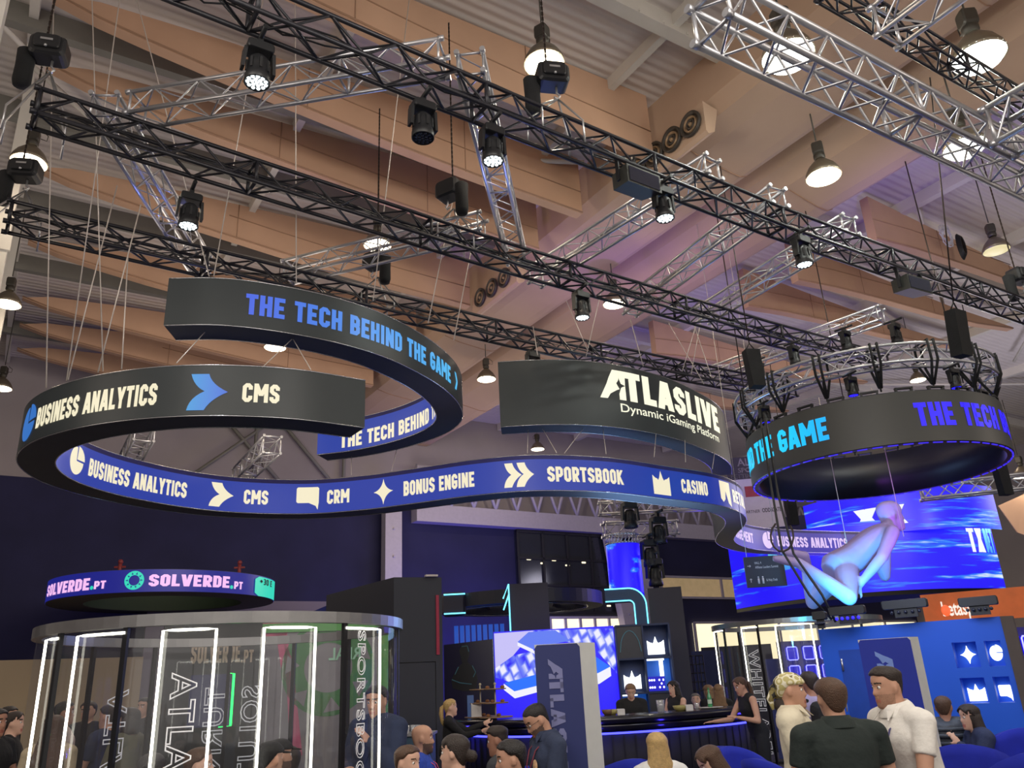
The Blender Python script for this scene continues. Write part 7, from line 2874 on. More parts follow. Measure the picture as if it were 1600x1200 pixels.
def person(label, pos, rz, H=1.72, fem=False, sk='fair', hair=('short', 'dark'), top=None, bottom=None, lean=0.0, side=0.0, head=(0, 0, 0), arms=None, sit=False,
           extras=(), voxel=0.010, beard=None, build=1.0, group=None, sleeve=0.5, jacket=0.0, skirt=None, name='person', scale=1.0, legs=None, nude=False, hands=True):
    """One posed figure. pos = floor point; rz = heading (0 looks along +y); lean = torso pitch forward; head = (yaw, pitch down, roll)."""
    root = thing(name, tuple(pos), label, 'person' if name == 'person' else 'sculpture', group)
    G = Matrix.Translation(pos) @ Matrix.Rotation(rz, 4, 'Z') @ Matrix.Scale(scale, 4)
    k = H / 1.75
    if sit:
        pel = V3(0, 0, 0.56 * (0.9 + 0.1 * k))
    else:
        pel = V3(0, 0, 0.53 * H)
    if legs and 'pelvis' in legs:
        pel = Vector(legs['pelvis'])
    sd = V3(math.sin(side), math.sin(lean) * math.cos(side), math.cos(lean) * math.cos(side))
    X = V3(1, 0, 0)
    X = (X - sd * X.dot(sd)).normalized()
    Yv = sd.cross(X).normalized()
    T = lambda h, y=0.0: pel + sd * (h * k) + Yv * (y * k)
    B = build * (0.90 if fem else 1.0)
    ux, uy = X, Yv
    # torso profile: height above pelvis, rx, ry, forward shift
    if fem:
        prof = [(-.10, .10, .085, 0), (-.04, .162, .115, -.01), (.04, .160, .112, -.01), (.12, .130, .095, 0), (.19, .122, .09, .005), (.27, .138, .108, .015), (.33, .145, .112, .018), (.40, .142, .092, .005), (.45, .12, .072, -.01), (.485, .07, .055, -.015)]
    else:
        prof = [(-.10, .10, .085, 0), (-.04, .162, .115, -.01), (.04, .160, .115, 0), (.12, .150, .11, .005), (.20, .155, .112, .005), (.28, .172, .12, .008), (.35, .180, .12, .006), (.41, .172, .10, -.005), (.455, .135, .078, -.015), (.49, .075, .058, -.018)]
    if jacket > 0 and False:
        pass
    rings = [(T(h, y), ux, uy, rx * B * k, ry * B * k) for h, rx, ry, y in prof]
    neck0 = T(.47, -.015)
    yaw, pit, rol = head
    # head frame: carried above the neck
    hb = Matrix.Rotation(yaw, 3, 'Z') @ Matrix.Rotation(-pit, 3, 'X') @ Matrix.Rotation(rol, 3, 'Y')
    nd = (sd * 0.75 + hb @ V3(0, 0.12, 1) * 0.5).normalized()
    atlas = neck0 + nd * (0.088 * k)
    hs = 1.0 * (0.96 if fem else 1.0) * (0.55 + 0.45 * k)
    HM = Matrix.Translation(atlas) @ (hb.to_4x4()) @ Matrix.Scale(hs, 4) @ Matrix.Translation(V3(0, .018, -.28 * HH))
    GM = G @ HM
    sh_w = (.165 if fem else .192) * build * k
    shl = [T(.415, -.01) + ux * (s * sh_w) for s in (-1, 1)]
    if arms is None:
        arms = {}
    arm_pts = []
    for i, s in enumerate((-1, 1)):
        d = arms.get('L' if s < 0 else 'R', ((.16, .02, -1), (.05, .22, -1)))
        d1 = Vector(d[0]); d1.x *= s; d1.normalize()
        d2 = Vector(d[1]); d2.x *= s; d2.normalize()
        e = shl[i] + d1 * (.295 * k)
        w = e + d2 * (.255 * k)
        arm_pts.append((shl[i], e, w, d2, Vector(d[2]) if len(d) > 2 else None))
    leg_pts = []
    for i, s in enumerate((-1, 1)):
        hp = pel + ux * (s * .088 * k * B) + V3(0, 0, -.05 * k)
        if legs and ('L' if s < 0 else 'R') in legs:
            t_, c_ = legs['L' if s < 0 else 'R']
            t_ = Vector(t_).normalized(); c_ = Vector(c_).normalized()
            kn = hp + t_ * (.42 * k); an = kn + c_ * (.42 * k)
        elif sit:
            kn = hp + V3(s * .05, .41 * k, -.03); an = V3(kn.x, kn.y + .02, .09)
        else:
            an = V3(s * .105 * k, -.02, .085 * k); kn = hp.lerp(an, .5) + V3(s * .01, .025, 0)
        leg_pts.append((hp, kn, an))
    # ------- body
    mb = MB()
    loft(mb, rings)
    loft(mb, [(neck0 + nd * (h * k), ux, uy, r * k * (0.9 if fem else 1), r * k * 1.02 * (0.9 if fem else 1)) for h, r in ((-.05, .07), (0, .060), (.05, .056), (.11, .056), (.15, .055))], 16)
    head_mesh(mb, HM, fem)
    for i, s in enumerate((-1, 1)):
        limb(mb, [T(.445, -.012) + ux * (s * .06 * k), T(.425, -.012) + ux * (s * sh_w * .62), shl[i]], [.05 * k, .055 * k, .05 * k])
    ar = (.90 if fem else 1.0) * k * (0.5 + 0.5 * build)
    for i, (a, b, c, d2, hd) in enumerate(arm_pts):
        limb(mb, [a, b, c], [.052 * ar, .041 * ar, .027 * ar])
        s = -1 if i == 0 else 1
        if hands:
            fwd = (hd.normalized() if hd is not None else d2)
            sx = (V3(0, 1, 0) - fwd * fwd.y)
            if sx.length < .2:
                sx = V3(1, 0, 0) - fwd * fwd.x
            sx.normalize()
            up = fwd.cross(sx).normalized()
            R = Matrix((sx, up, fwd)).transposed()
            hc = c + fwd * (.05 * k)
            mb.ball(hc, (.04 * k, .017 * k, .055 * k), 10, 8, 0, R)
            for q, (off, ln) in enumerate(((-.030, .062), (-.010, .074), (.010, .078), (.029, .068))):
                p0 = hc + sx * (off * k) + fwd * (.035 * k)
                cur = up * (.25 + .06 * q) * (1 if s > 0 else -1)
                p1 = p0 + (fwd + sx * (off * 3) + cur * .3).normalized() * (ln * .5 * k)
                p2 = p1 + (fwd + cur * 1.0).normalized() * (ln * .5 * k)
                mb.path([p0, p1, p2], [.0095 * k, .0085 * k, .0065 * k], 7)
            t0 = hc - fwd * (.02 * k) + sx * (.03 * k)
            t1 = t0 + (sx * .8 + fwd * .6).normalized() * (.04 * k)
            mb.path([t0, t1, t1 + (fwd + sx * .15).normalized() * (.03 * k)], [.012 * k, .0105 * k, .008 * k], 7)
    for (hp, kn, an) in leg_pts:
        limb(mb, [hp, kn, an], [.088 * k * B, .056 * k * B, .038 * k])
        fd = V3(0, 1, 0) if not (legs and not nude) else V3(0, 1, 0)
        if nude and legs:
            fd = (an - kn).normalized()
            fd = V3(0, -1, .22).normalized()
            mb.path([an, an + fd * (.10 * k), an + fd * (.19 * k)], [.036 * k, .036 * k, .022 * k], 10)
        elif not nude:
            mb.path([an + V3(0, -.05, -.045), an + V3(0, .06, -.055), an + V3(0, .14, -.06)], [.034, .036, .026], 8)
    mb.v = [G @ p for p in mb.v]
    skm = skin(sk) if not nude else mat('lilac_white_sculpture', rgb(178, 160, 214), 0.45, noise=0.03)
    mats_ = [skm, lips_mat(sk) if not nude else skm, stubble_mat(sk, beard) if beard else skm, hairm(hair[1] if hair[0] != 'bald' else 'dark') if not nude else skm]
    body = finish(mb, 'body', mats_, root, voxel * scale, 2)
    inv = GM.inverted()
    org = Vector(root['_o'])
    co = np.empty(len(body.data.vertices) * 3); body.data.vertices.foreach_get('co', co); co = co.reshape(-1, 3)
    pc = np.empty(len(body.data.polygons) * 3); body.data.polygons.foreach_get('center', pc); pc = pc.reshape(-1, 3) + np.array(org)
    A = np.array(inv)
    h = pc @ A[:3, :3].T + A[:3, 3]
    z = h[:, 2] / HH
    mi = np.zeros(len(pc), dtype=np.int32)
    fr = h[:, 1] > .035
    if not nude:
        if beard:
            mi[(z < .36) & (z > -.1) & (np.abs(h[:, 0]) < .09) & (h[:, 1] > .0) & ((z < .30) | (np.abs(h[:, 0]) > .02)) & ~((z > .16) & (z < .25) & (np.abs(h[:, 0]) < .024))] = 2
        mi[fr & (z > .158) & (z < .252) & (np.abs(h[:, 0]) < .0255 - .25 * np.abs(z - .205) * .1 * 0) & (h[:, 1] > .06)] = 1
        mi[fr & (np.abs(z - (.655 - np.abs(np.abs(h[:, 0]) - .036) * .9)) < .018) & (np.abs(h[:, 0]) > .012) & (np.abs(h[:, 0]) < .054)] = 3
        near = (np.abs(h[:, 0]) < .1) & (np.abs(h[:, 1]) < .13) & (z < 1.02)
        mi[~near] = 0
    body.data.polygons.foreach_set('material_index', mi)
    body.data.update()
    if not nude:
        for s in (-1, 1):
            e = MB()
            c = V3(s * .031, .0685, .535 * HH)
            R3 = GM.to_3x3()
            Rn = (G.to_3x3() @ hb)
            e.ball(GM @ c, .0125 * hs * scale, 12, 8)
            e.ball(GM @ (c + V3(0, .0075, 0)), .0068 * hs * scale, 10, 8, 1)
            e.build('eye', [EYE_W, EYE_I], body)
    # ------- hair
    kind, hc_ = hair
    if kind not in ('bald', 'none'):
        hm = hairm(hc_)
        hmb = MB()
        thick = {'short': .016, 'buzz': .007, 'fade': .014, 'long': .02, 'bun': .013, 'pony': .014, 'bob': .022, 'cap': .012, 'scarf': .018}[kind]
        n, m = 36, 26
        vs = []
        for j in range(m + 1):
            zz = .05 + .955 * j / m
            for i in range(n):
                a = 2 * PI * i / n
                s_ = math.sin(a)
                if kind in ('cap', 'scarf'):
                    line = .66 if s_ > 0 else .66 + .42 * s_
                elif fem or kind in ('long', 'bun', 'pony', 'bob'):
                    line = .84 - .30 * (1 - max(0, s_) ** 2) if s_ > 0 else .54 + .46 * s_
                    if s_ > 0.0 and s_ < .45: line = .5 + .34 * (s_ / .45)
                else:
                    line = (.80 + .02 * math.cos(4 * a)) if s_ > .55 else (.62 + .18 * max(0, (s_ - .1) / .45) if s_ > .1 else (.60 if s_ > -.25 else .60 + .46 * (s_ + .25) / .75 * 1.0))
                q = (zz - line) / .06
                q = max(0, min(1, q))
                th = thick
                if kind == 'fade':
                    th = .004 + (.013 if s_ > 0 else .013) * max(0, min(1, (zz - .70) / .16))
                    if s_ > .2: th += .007 * max(0, min(1, (zz - .8) / .1)) * s_
                inf = -.012 + (th + .012) * q
                p = head_point(a, min(zz, 1.0), inf, False, fem)
                p.z += max(0, zz - .9) * th * 6 * (q > 0)
                vs.append(GM @ p)
        fs = []
        for j in range(m):
            for i in range(n):
                k2 = (i + 1) % n
                fs.append((j * n + i, j * n + k2, (j + 1) * n + k2, (j + 1) * n + i))
        fs.append(tuple(range(m * n, (m + 1) * n)))
        fs.append(tuple(reversed(range(n))))
        hmb.add(vs, fs, True)
        W = lambda x, y, z_: GM @ V3(x, y, z_ * HH)
        R3 = (G @ HM).to_3x3().normalized()
        hx, hy = R3 @ V3(1, 0, 0), R3 @ V3(0, 1, 0)
        sc_ = hs * scale
        if kind == 'long':
            dn = V3(0, 0, -1)
            bk = (G.to_3x3() @ (-Yv)).normalized()
            c0 = W(0, -.03, .62); c1 = W(0, -.045, .2); c2 = W(0, -.055, -.2); 
            c3 = c2 + dn * .13 * sc_ + bk * .03 * sc_; c4 = c3 + dn * .14 * sc_ + bk * .02 * sc_
            loft(hmb, [(c0, hx, hy, .089 * sc_, .083 * sc_), (W(0, -.035, .45), hx, hy, .094 * sc_, .078 * sc_), (c1, hx, hy, .097 * sc_, .07 * sc_), (c2, hx, hy, .13 * sc_, .064 * sc_), (c3, hx, bk * -1, .148 * sc_, .052 * sc_), (c4, hx, bk * -1, .13 * sc_, .032 * sc_), (c4 + dn * .03 * sc_, hx, bk * -1, .085 * sc_, .015 * sc_)], 22)
        elif kind == 'bob':
            loft(hmb, [(W(0, -.03, .7), hx, hy, .09 * sc_, .085 * sc_), (W(0, -.032, .4), hx, hy, .102 * sc_, .085 * sc_), (W(0, -.035, .08), hx, hy, .108 * sc_, .08 * sc_), (W(0, -.035, -.06), hx, hy, .09 * sc_, .06 * sc_)], 20)
        elif kind == 'bun':
            hmb.ball(W(0, -.125, .42), (.042 * sc_, .036 * sc_, .04 * sc_), 14, 10)
            hmb.ball(W(.02, -.13, .34), (.022 * sc_, .02 * sc_, .022 * sc_), 8, 6)
        elif kind == 'pony':
            bk = (G.to_3x3() @ (-Yv)).normalized()
            hmb.path([W(0, -.10, .62), W(0, -.135, .5), W(0, -.145, .15), W(0, -.13, -.3), W(0, -.12, -.55)], [.026 * sc_, .032 * sc_, .034 * sc_, .026 * sc_, .008 * sc_], 10)
        elif kind == 'cap':
            hmb.path([W(0, .075, .70), W(0, .12, .685), W(0, .15, .66)], [.01, .01, .006], 10, flat=(.062 * sc_, .007 * sc_))
        elif kind == 'scarf':
            hmb.ball(W(0, -.095, .52), (.06 * sc_, .05 * sc_, .055 * sc_), 12, 8)
            hmb.path([W(0.02, -.12, .5), W(.03, -.15, .3), W(.03, -.14, .0)], [.03 * sc_, .026 * sc_, .008 * sc_], 8)
        if kind == 'cap':
            o = finish(hmb, 'cap', mat('black_cap_cloth', rgb(26, 26, 28), 0.8, noise=0.1, bump=0.2), root)
        elif kind == 'scarf':
            o = finish(hmb, 'headscarf', scarf_material(), root)
            h2 = MB()
            h2.ball(W(0, -.075, .12), (.062 * sc_, .045 * sc_, .055 * sc_), 12, 8)
            h2.build('hair', hairm(hc_), root)
        else:
            finish(hmb, 'hair', hm, root, (voxel * .9 * scale) if voxel < .012 else None, 1)
    # ------- clothes
    if top is not None:
        tm = top
        off = .012 + jacket
        mb = MB()
        rr = [(c, x, y, rx + off * k, ry + off * k) for (c, x, y, rx, ry) in rings[(1 if not fem else 1):-1]]
        # neckline ring
        c, x, y, rx, ry = rings[-1]
        rr.append((c - sd * .004, x, y, (rx + .008) * (1.0), ry + .008))
        if jacket > 0 or extras and 'long_top' in extras:
            c, x, y, rx, ry = rings[1]
            rr = [(c - sd * .10 * k, x, y, rx + (off + .012) * k, ry + (off + .012) * k)] + rr
        loft(mb, rr)
        for (a, b, c, d2, hd) in arm_pts:
            s_ = 1 if (a - T(.415, -.01)).dot(ux) > 0 else -1
            kk = .55 if sleeve <= 0 else 1.0
            limb(mb, [T(.445, -.012) + ux * (s_ * .07 * k), T(.425, -.012) + ux * (s_ * sh_w * .62), (a if sleeve > 0 else T(.42, -.012) + ux * (s_ * sh_w * .75))], [.056 * k + off, .062 * k + off, (.053 * ar + off + .006) if sleeve > 0 else .045 * k], 14)
            if sleeve <= 0:
                continue
            full = sleeve
            pts, rad = [a], [(.052 * ar + off + .004)]
            if full <= 1:
                pts.append(a.lerp(b, full)); rad.append(.046 * ar + off + .003)
                mb.path([pts[0], pts[0].lerp(pts[1], .5), pts[1]], [rad[0], (rad[0] + rad[1]) / 2, rad[1]], 14)
                mb.ball(a, rad[0], 14, 8)
            else:
                f = full - 1
                limb(mb, [a, b, b.lerp(c, f)], [.052 * ar + off, .043 * ar + off, .032 * ar + off * .8], 14)
        mb.v = [G @ p for p in mb.v]
        shirt = finish(mb, 'jacket' if jacket > .005 else 'shirt', tm, root, max(voxel, .009), 8)
        if 'collar' in extras:
            cb = MB()
            cr = []
            for (h, r_) in ((-.01, .092), (.05, .069), (.054, .075), (.03, .092), (-.012, .108)):
                cr.append((neck0 + nd * (h * k), ux, uy, r_ * k * (0.92 if fem else 1), r_ * k * (0.92 if fem else 1)))
            loft(cb, cr, 22, False)
            for s in (-1, 1):
                p0 = neck0 + nd * .045 * k + uy * .066 * k + ux * s * .014 * k
                p1 = neck0 + nd * .05 * k + uy * .03 * k + ux * s * .074 * k
                p2 = neck0 - nd * .02 * k + uy * .125 * k + ux * s * .07 * k
                nrm = (uy * .008)
                cb.prism([p0 + nrm, p1 + nrm, p2 + nrm], [p0, p1, p2])
            cb.v = [G @ p for p in cb.v]
            cb.build('collar', tm, shirt)
        if 'lapel' in extras:
            cb = MB()
            for s in (-1, 1):
                q = [neck0 + nd * .03 * k + ux * s * .06 * k + uy * .01, neck0 - nd * .02 * k + uy * .085 * k + ux * s * .05 * k, T(.30) + uy * .155 * k + ux * s * .085 * k, T(.18) + uy * .142 * k + ux * s * .012, T(.33) + uy * .15 * k + ux * s * .03 * k]
                cb.prism([p + uy * .008 for p in q], q)
            cb.v = [G @ p for p in cb.v]
            cb.build('lapel', tm, shirt)
            ib = MB()
            q = [neck0 + uy * .062 * k - ux * .045 * k, neck0 + uy * .062 * k + ux * .045 * k, T(.34) + uy * .143 * k + ux * .035 * k, T(.2) + uy * .136 * k, T(.34) + uy * .143 * k - ux * .035 * k]
            ib.prism([p + uy * .003 for p in q], [p - uy * .01 for p in q])
            ib.v = [G @ p for p in ib.v]
            ib.build('shirt_front', mat('ivory_top_fabric', rgb(205, 196, 180), 0.8), root)
        for ex in extras:
            if isinstance(ex, tuple) and ex[0] == 'lanyard':
                lb = MB()
                for s in (-1, 1):
                    lb.path([neck0 + nd * .012 * k - uy * .03 * k + ux * s * .068 * k, neck0 + nd * .0 * k + uy * .035 * k + ux * s * .075 * k, T(.40) + uy * .122 * k + ux * s * .062 * k, T(.30) + uy * (.158 * B + off) * k + ux * s * .04 * k, T(.14) + uy * (.142 * B + off) * k + ux * s * .004], 0.01, 6, flat=(.009, .003))
                lb.v = [G @ p for p in lb.v]
                lb.build('lanyard', ex[1], root)
            if isinstance(ex, tuple) and ex[0] == 'patch':
                pb = MB()
                c = T(.30) + uy * (.135 * B + off) * k + ux * ex[2] * k
                pb.ball(c, (.035, .012, .042), 14, 8, 0)
                pb.v = [G @ p for p in pb.v]
                pb.build('chest_emblem', ex[1], shirt)
            if isinstance(ex, tuple) and ex[0] == 'quilt':
                qb = MB()
                for hq in (0.0, .07, .14, .21, .28, .35, .41):
                    c, x, y, rx, ry = rr[min(len(rr) - 1, 1)]
                    rx = float(np.interp(hq, [p[0] for p in prof], [p[1] for p in prof])); ry = float(np.interp(hq, [p[0] for p in prof], [p[2] for p in prof]))
                    cc = T(hq)
                    qb.path([cc + ux * ((rx * B * k + off) * math.cos(a)) + uy * ((ry * B * k + off) * math.sin(a)) for a in [2 * PI * i / 28 for i in range(28)]], .022, 8, closed=True)
                for (a, b, c, d2, hd) in arm_pts:
                    for f in (.15, .4, .65, .9):
                        p = a.lerp(b, f); x_, y_ = frame_of(b - a)
                        qb.path([p + x_ * (.06 * math.cos(t)) + y_ * (.06 * math.sin(t)) for t in [2 * PI * i / 14 for i in range(14)]], .018, 6, closed=True)
                qb.v = [G @ p for p in qb.v]
                qb.build('quilted_ridge', tm, shirt)
            if isinstance(ex, tuple) and ex[0] == 'backpack':
                bb = MB()
                c = T(.24) - uy * .20 * k
                Rb = Matrix((ux, -uy, sd)).transposed()
                bb.rbox(c, (.27, .16, .40), .08, Rb)
                for s in (-1, 1):
                    bb.path([T(.44) + ux * s * .11 * k - uy * .1, T(.45) + ux * s * .11 * k + uy * .02, T(.36) + ux * s * .115 * k + uy * .14, T(.2) + ux * s * .14 * k + uy * .08], .02, 6)
                bb.v = [G @ p for p in bb.v]
                bb.build('backpack', ex[1], root)
    if bottom is not None:
        mb = MB()
        rr = [(c, x, y, rx + .014 * k, ry + .014 * k) for (c, x, y, rx, ry) in rings[0:4]]
        loft(mb, rr)
        if skirt:
            pass
        for (hp, kn, an) in leg_pts:
            if skirt:
                limb(mb, [hp, kn.lerp(hp, .1)], [.10 * k * B, .085 * k], 14)
            else:
                limb(mb, [hp, kn, an], [.098 * k * B, .07 * k, .055 * k], 14)
        mb.v = [G @ p for p in mb.v]
        finish(mb, 'skirt' if skirt else 'trousers', bottom, root, max(voxel, .013), 2)
    if not nude:
        for (hp, kn, an) in leg_pts:
            sb = MB()
            sb.path([an + V3(0, -.065, -.05), an + V3(0, -.02, -.04), an + V3(0, .08, -.052), an + V3(0, .17, -.062)], [.034, .046, .042, .026], 10)
            sb.v = [G @ p for p in sb.v]
            sb.build('shoe', mat('dark_shoe_leather', rgb(36, 32, 32), 0.5), root)
    if 'glasses' in extras:
        gb = MB()
        for s in (-1, 1):
            gb.path([GM @ V3(s * .032 + .019 * math.cos(a), .088, .535 * HH + .014 * math.sin(a)) for a in [2 * PI * i / 14 for i in range(14)]], .0016, 5, closed=True)
            gb.path([GM @ V3(s * .052, .086, .54 * HH), GM @ V3(s * .076, .05, .55 * HH), GM @ V3(s * .08, -.01, .54 * HH)], .0016, 5)
        gb.path([GM @ V3(-.013, .09, .54 * HH), GM @ V3(.013, .09, .54 * HH)], .0016, 5)
        gb.build('glasses', mat('dark_glasses_wire', rgb(40, 36, 34), 0.4), root)
    if 'mic' in extras:
        q = MB(); q.path([GM @ V3(.083, -.0, .46 * HH), GM @ V3(.092, .01, .36 * HH), GM @ V3(.09, .012, .2 * HH)], .004, 5); q.build('earpiece_cord', mat('pale_cord', rgb(190, 185, 180), 0.5), root)
    return root


def scarf_material():
    if 'patterned_headscarf' in _mats:
        return _mats['patterned_headscarf']
    m = mat('patterned_headscarf', rgb(190, 180, 130), 0.7, noise=0)
    nt = m.node_tree
    b = nt.nodes['Principled BSDF']
    tc = nt.nodes.new('ShaderNodeTexCoord')
    v = nt.nodes.new('ShaderNodeTexVoronoi'); v.inputs['Scale'].default_value = 16
    v.feature = 'F1'
    r = nt.nodes.new('ShaderNodeValToRGB')
    e = r.color_ramp.elements
    e[0].position = 0.0; e[0].color = rgb(228, 222, 190)
    e[1].position = 0.8; e[1].color = rgb(26, 26, 26)
    for p, c in ((.25, (190, 180, 120)), (.45, (232, 228, 205)), (.62, (120, 108, 62))):
        x = e.new(p); x.color = rgb(*c)
    r.color_ramp.interpolation = 'CONSTANT'
    nt.links.new(tc.outputs['Object'], v.inputs['Vector'])
    nt.links.new(v.outputs['Distance'], r.inputs['Fac'])
    nt.links.new(r.outputs['Color'], b.inputs['Base Color'])
    return m


def at_head(px, py_top, dist, H=1.72):
    """Floor point and height so that the crown is seen at this pixel."""
    p = atd(px, py_top, dist)
    return Vector((p.x, p.y, FZ)), p.z - FZ


BLACK_T = cloth('black_fabric', (24, 24, 27))
NAVY_T = cloth('navy_polo_fabric', (46, 56, 82))
DKGREEN = cloth('dark_green_polo_fabric', (34, 44, 42))
WHITE_P = cloth('white_polo_fabric', (236, 233, 226))
CREAM_J = cloth('cream_blazer_fabric', (222, 214, 190))
WHITE_J = cloth('white_jacket_fabric', (228, 228, 226))
BLUE_T = cloth('bright_blue_tee_fabric', (40, 70, 170))
SUIT = cloth('navy_suit_fabric', (36, 46, 74))
OLIVE = cloth('olive_grey_fabric', (112, 110, 88))
DENIM = cloth('blue_denim', (52, 74, 112))
DARK_B = cloth('dark_trouser_fabric', (30, 32, 38))
PUFF = cloth('charcoal_puffer_fabric', (58, 64, 74), 0.5)
NAVYJ = cloth('dark_blue_jacket_fabric', (40, 50, 82))
CREAM_D = cloth('cream_dress_fabric', (190, 172, 140))
PALE_S = cloth('pale_pink_shirt_fabric', (205, 185, 172))
LILAC_T = cloth('lilac_tee_fabric', (160, 150, 185))
PINKL = mat('pink_lanyard', rgb(215, 70, 110), 0.6)
REDL = mat('dark_red_lanyard', rgb(120, 36, 56), 0.6)
VIOL = mat('violet_lanyard', rgb(84, 80, 130), 0.6)
EMB = mat('orange_white_emblem', rgb(210, 170, 130), 0.6, noise=0.5, nscale=40)
EMB2 = mat('yellow_emblem', rgb(220, 190, 110), 0.6, noise=0.4, nscale=30)
D = math.radians


def put(px, py, d, rz, label, voxel=None, sit=False, lean=0.0, H=None, **kw):
    """Stand (or seat) a person so that the crown appears near the pixel."""
    p = atd(px, py, d)
    up = p.z - FZ
    if sit:
        # seated crown height is about 0.56 + 0.29 H + head
        H = H or 1.70
        seat_crown = 0.56 * (0.9 + 0.1 * H / 1.75) + (0.47 * math.cos(lean) + 0.088 + 0.169) * H / 1.75
        z0 = up - seat_crown
        base = Vector((p.x, p.y, FZ + z0))
    else:
        H = H or 1.72
        H2 = up / (0.944 - (1 - math.cos(lean)) * 0.32)
        base = Vector((p.x, p.y, FZ))
        H = H2
    fx = math.sin(lean) * 0.5 * (H / 1.75)
    base.x -= -math.sin(rz) * fx
    base.y -= math.cos(rz) * fx
    if voxel is None:
        voxel = 0.008 if d < 6 else (0.010 if d < 9 else 0.014)
    return person(label, base, rz, H=H, sit=sit, lean=lean, voxel=voxel, **kw)


CROSS = {'L': ((.10, .25, -1), (-.75, .62, .12)), 'R': ((.10, .25, -1), (-.8, .55, .2))}
FWD = {'L': ((.1, .3, -1), (-.1, 1, .1)), 'R': ((.1, .3, -1), (-.1, 1, .1))}
LAP = {'L': ((.15, .3, -1), (-.25, .9, -.25)), 'R': ((.15, .3, -1), (-.25, .9, -.25))}

# the three talking at the right front
put(1230, 1051, 6.3, D(-116), 'woman with patterned headscarf and cream blazer, smiling to the right', fem=True, sk='mid', hair=('scarf', 'dark'), top=CREAM_J, bottom=CREAM_J, jacket=.016, sleeve=1.92, extras=('lapel', 'collar'), arms=CROSS, head=(D(6), D(0), 0))
put(1294, 1061, 5.5, D(4), 'man seen from behind in a dark green polo with an earpiece', sk='mid', hair=('short', 'brown'), top=DKGREEN, bottom=DARK_B, sleeve=.55, extras=('collar', 'mic'), build=1.13, arms={'L': ((.22, .1, -1), (-.2, .9, -.1)), 'R': ((.22, .1, -1), (-.2, .9, -.1))}, lean=.04)
put(1384, 1043, 6.0, D(102), 'dark-haired man in a white polo shirt leaning forward to the left', sk='mid', hair=('fade', 'dark'), top=WHITE_P, bottom=DARK_B, sleeve=.62, extras=('collar', ('lanyard', VIOL)), beard='brown', lean=.20, build=1.1, head=(D(-4), D(4), D(0)), arms={'L': ((.12, .3, -1), (-.1, .5, -.8)), 'R': ((.14, -.05, -1), (.0, .3, -1))})
# group at the front centre
put(848, 1096, 6.5, D(112), 'man in a navy polo with red lanyard and glasses looking down before the totem', sk='mid', hair=('buzz', 'black'), top=NAVY_T, bottom=DARK_B, sleeve=.6, extras=('collar', 'glasses', ('lanyard', REDL), ('patch', EMB, -.075)), beard='black', lean=.12, head=(D(-5), D(33), 0), arms={'L': ((.1, .25, -1), (-.2, .9, .15)), 'R': ((.1, .1, -1), (-.25, .8, -.1))})
put(659, 1133, 7.7, D(-92), 'bald bearded man in a bright blue tee with a pink lanyard', sk='mid', hair=('bald', 'dark'), top=BLUE_T, bottom=DARK_B, sleeve=.6, extras=(('lanyard', PINKL), ('patch', EMB2, .0)), beard='black', head=(D(8), 0, 0), arms=LAP, sit=True)
put(635, 1166, 6.6, D(-128), 'brown-haired man with a receding hairline at the lower edge, looking right', sk='fair', hair=('short', 'brown'), top=BLACK_T, bottom=DARK_B, sleeve=.6, head=(D(10), D(4), 0), arms=LAP, sit=True)
put(711, 1147, 5.7, D(62), 'woman with a low dark bun and black top, face turned left', fem=True, sk='fair', hair=('bun', 'dark'), top=BLACK_T, bottom=DARK_B, sleeve=1.9, head=(D(12), 0, 0), arms=LAP, sit=True)
put(800, 1157, 5.7, D(96), 'young man with black hair in profile, seated left of the lanyard man', sk='mid', hair=('short', 'black'), top=BLACK_T, bottom=DARK_B, sleeve=.6, head=(D(4), D(6), 0), arms=LAP, sit=True)
put(780, 1135, 7.6, D(72), 'man with short dark hair and grey polo behind the young man in profile', sk='tan', hair=('fade', 'dark'), top=cloth('dark_grey_polo_fabric', (58, 60, 64)), bottom=DARK_B, sleeve=.6, head=(D(6), D(8), 0), arms=LAP, sit=True)
# bar people
put(703, 1093, 12.2, D(-88), 'blonde woman with a ponytail in black reaching over the bar at left', fem=True, sk='fair', hair=('pony', 'blonde'), top=BLACK_T, bottom=BLACK_T, sleeve=1.95, lean=.1, arms={'L': ((.0, .8, -.45), (.05, 1, .35)), 'R': ((.0, .7, -.6), (.1, 1, .2))})
put(984, 1068, 14.2, D(176), 'barman in a black tee behind the bar looking down', sk='fair', hair=('short', 'light'), top=BLACK_T, bottom=DARK_B, sleeve=.6, head=(0, D(24), 0), arms=FWD)
put(1052, 1064, 14.4, D(128), 'long dark-haired woman in a black sleeveless top behind the bar', fem=True, sk='fair', hair=('long', 'black'), top=BLACK_T, bottom=DARK_B, sleeve=0, head=(D(-10), D(4), 0), arms=FWD)
put(1158, 1057, 12.4, D(106), 'woman in a black sleeveless top leaning on the bar end by the green bottle', fem=True, sk='mid', hair=('pony', 'brown'), top=BLACK_T, bottom=DARK_B, sleeve=0, lean=.30, head=(D(4), D(18), 0), arms={'R': ((.05, .55, -.8), (.1, 1, -.05)), 'L': ((.45, .15, -.85), (-.6, .75, .2))})
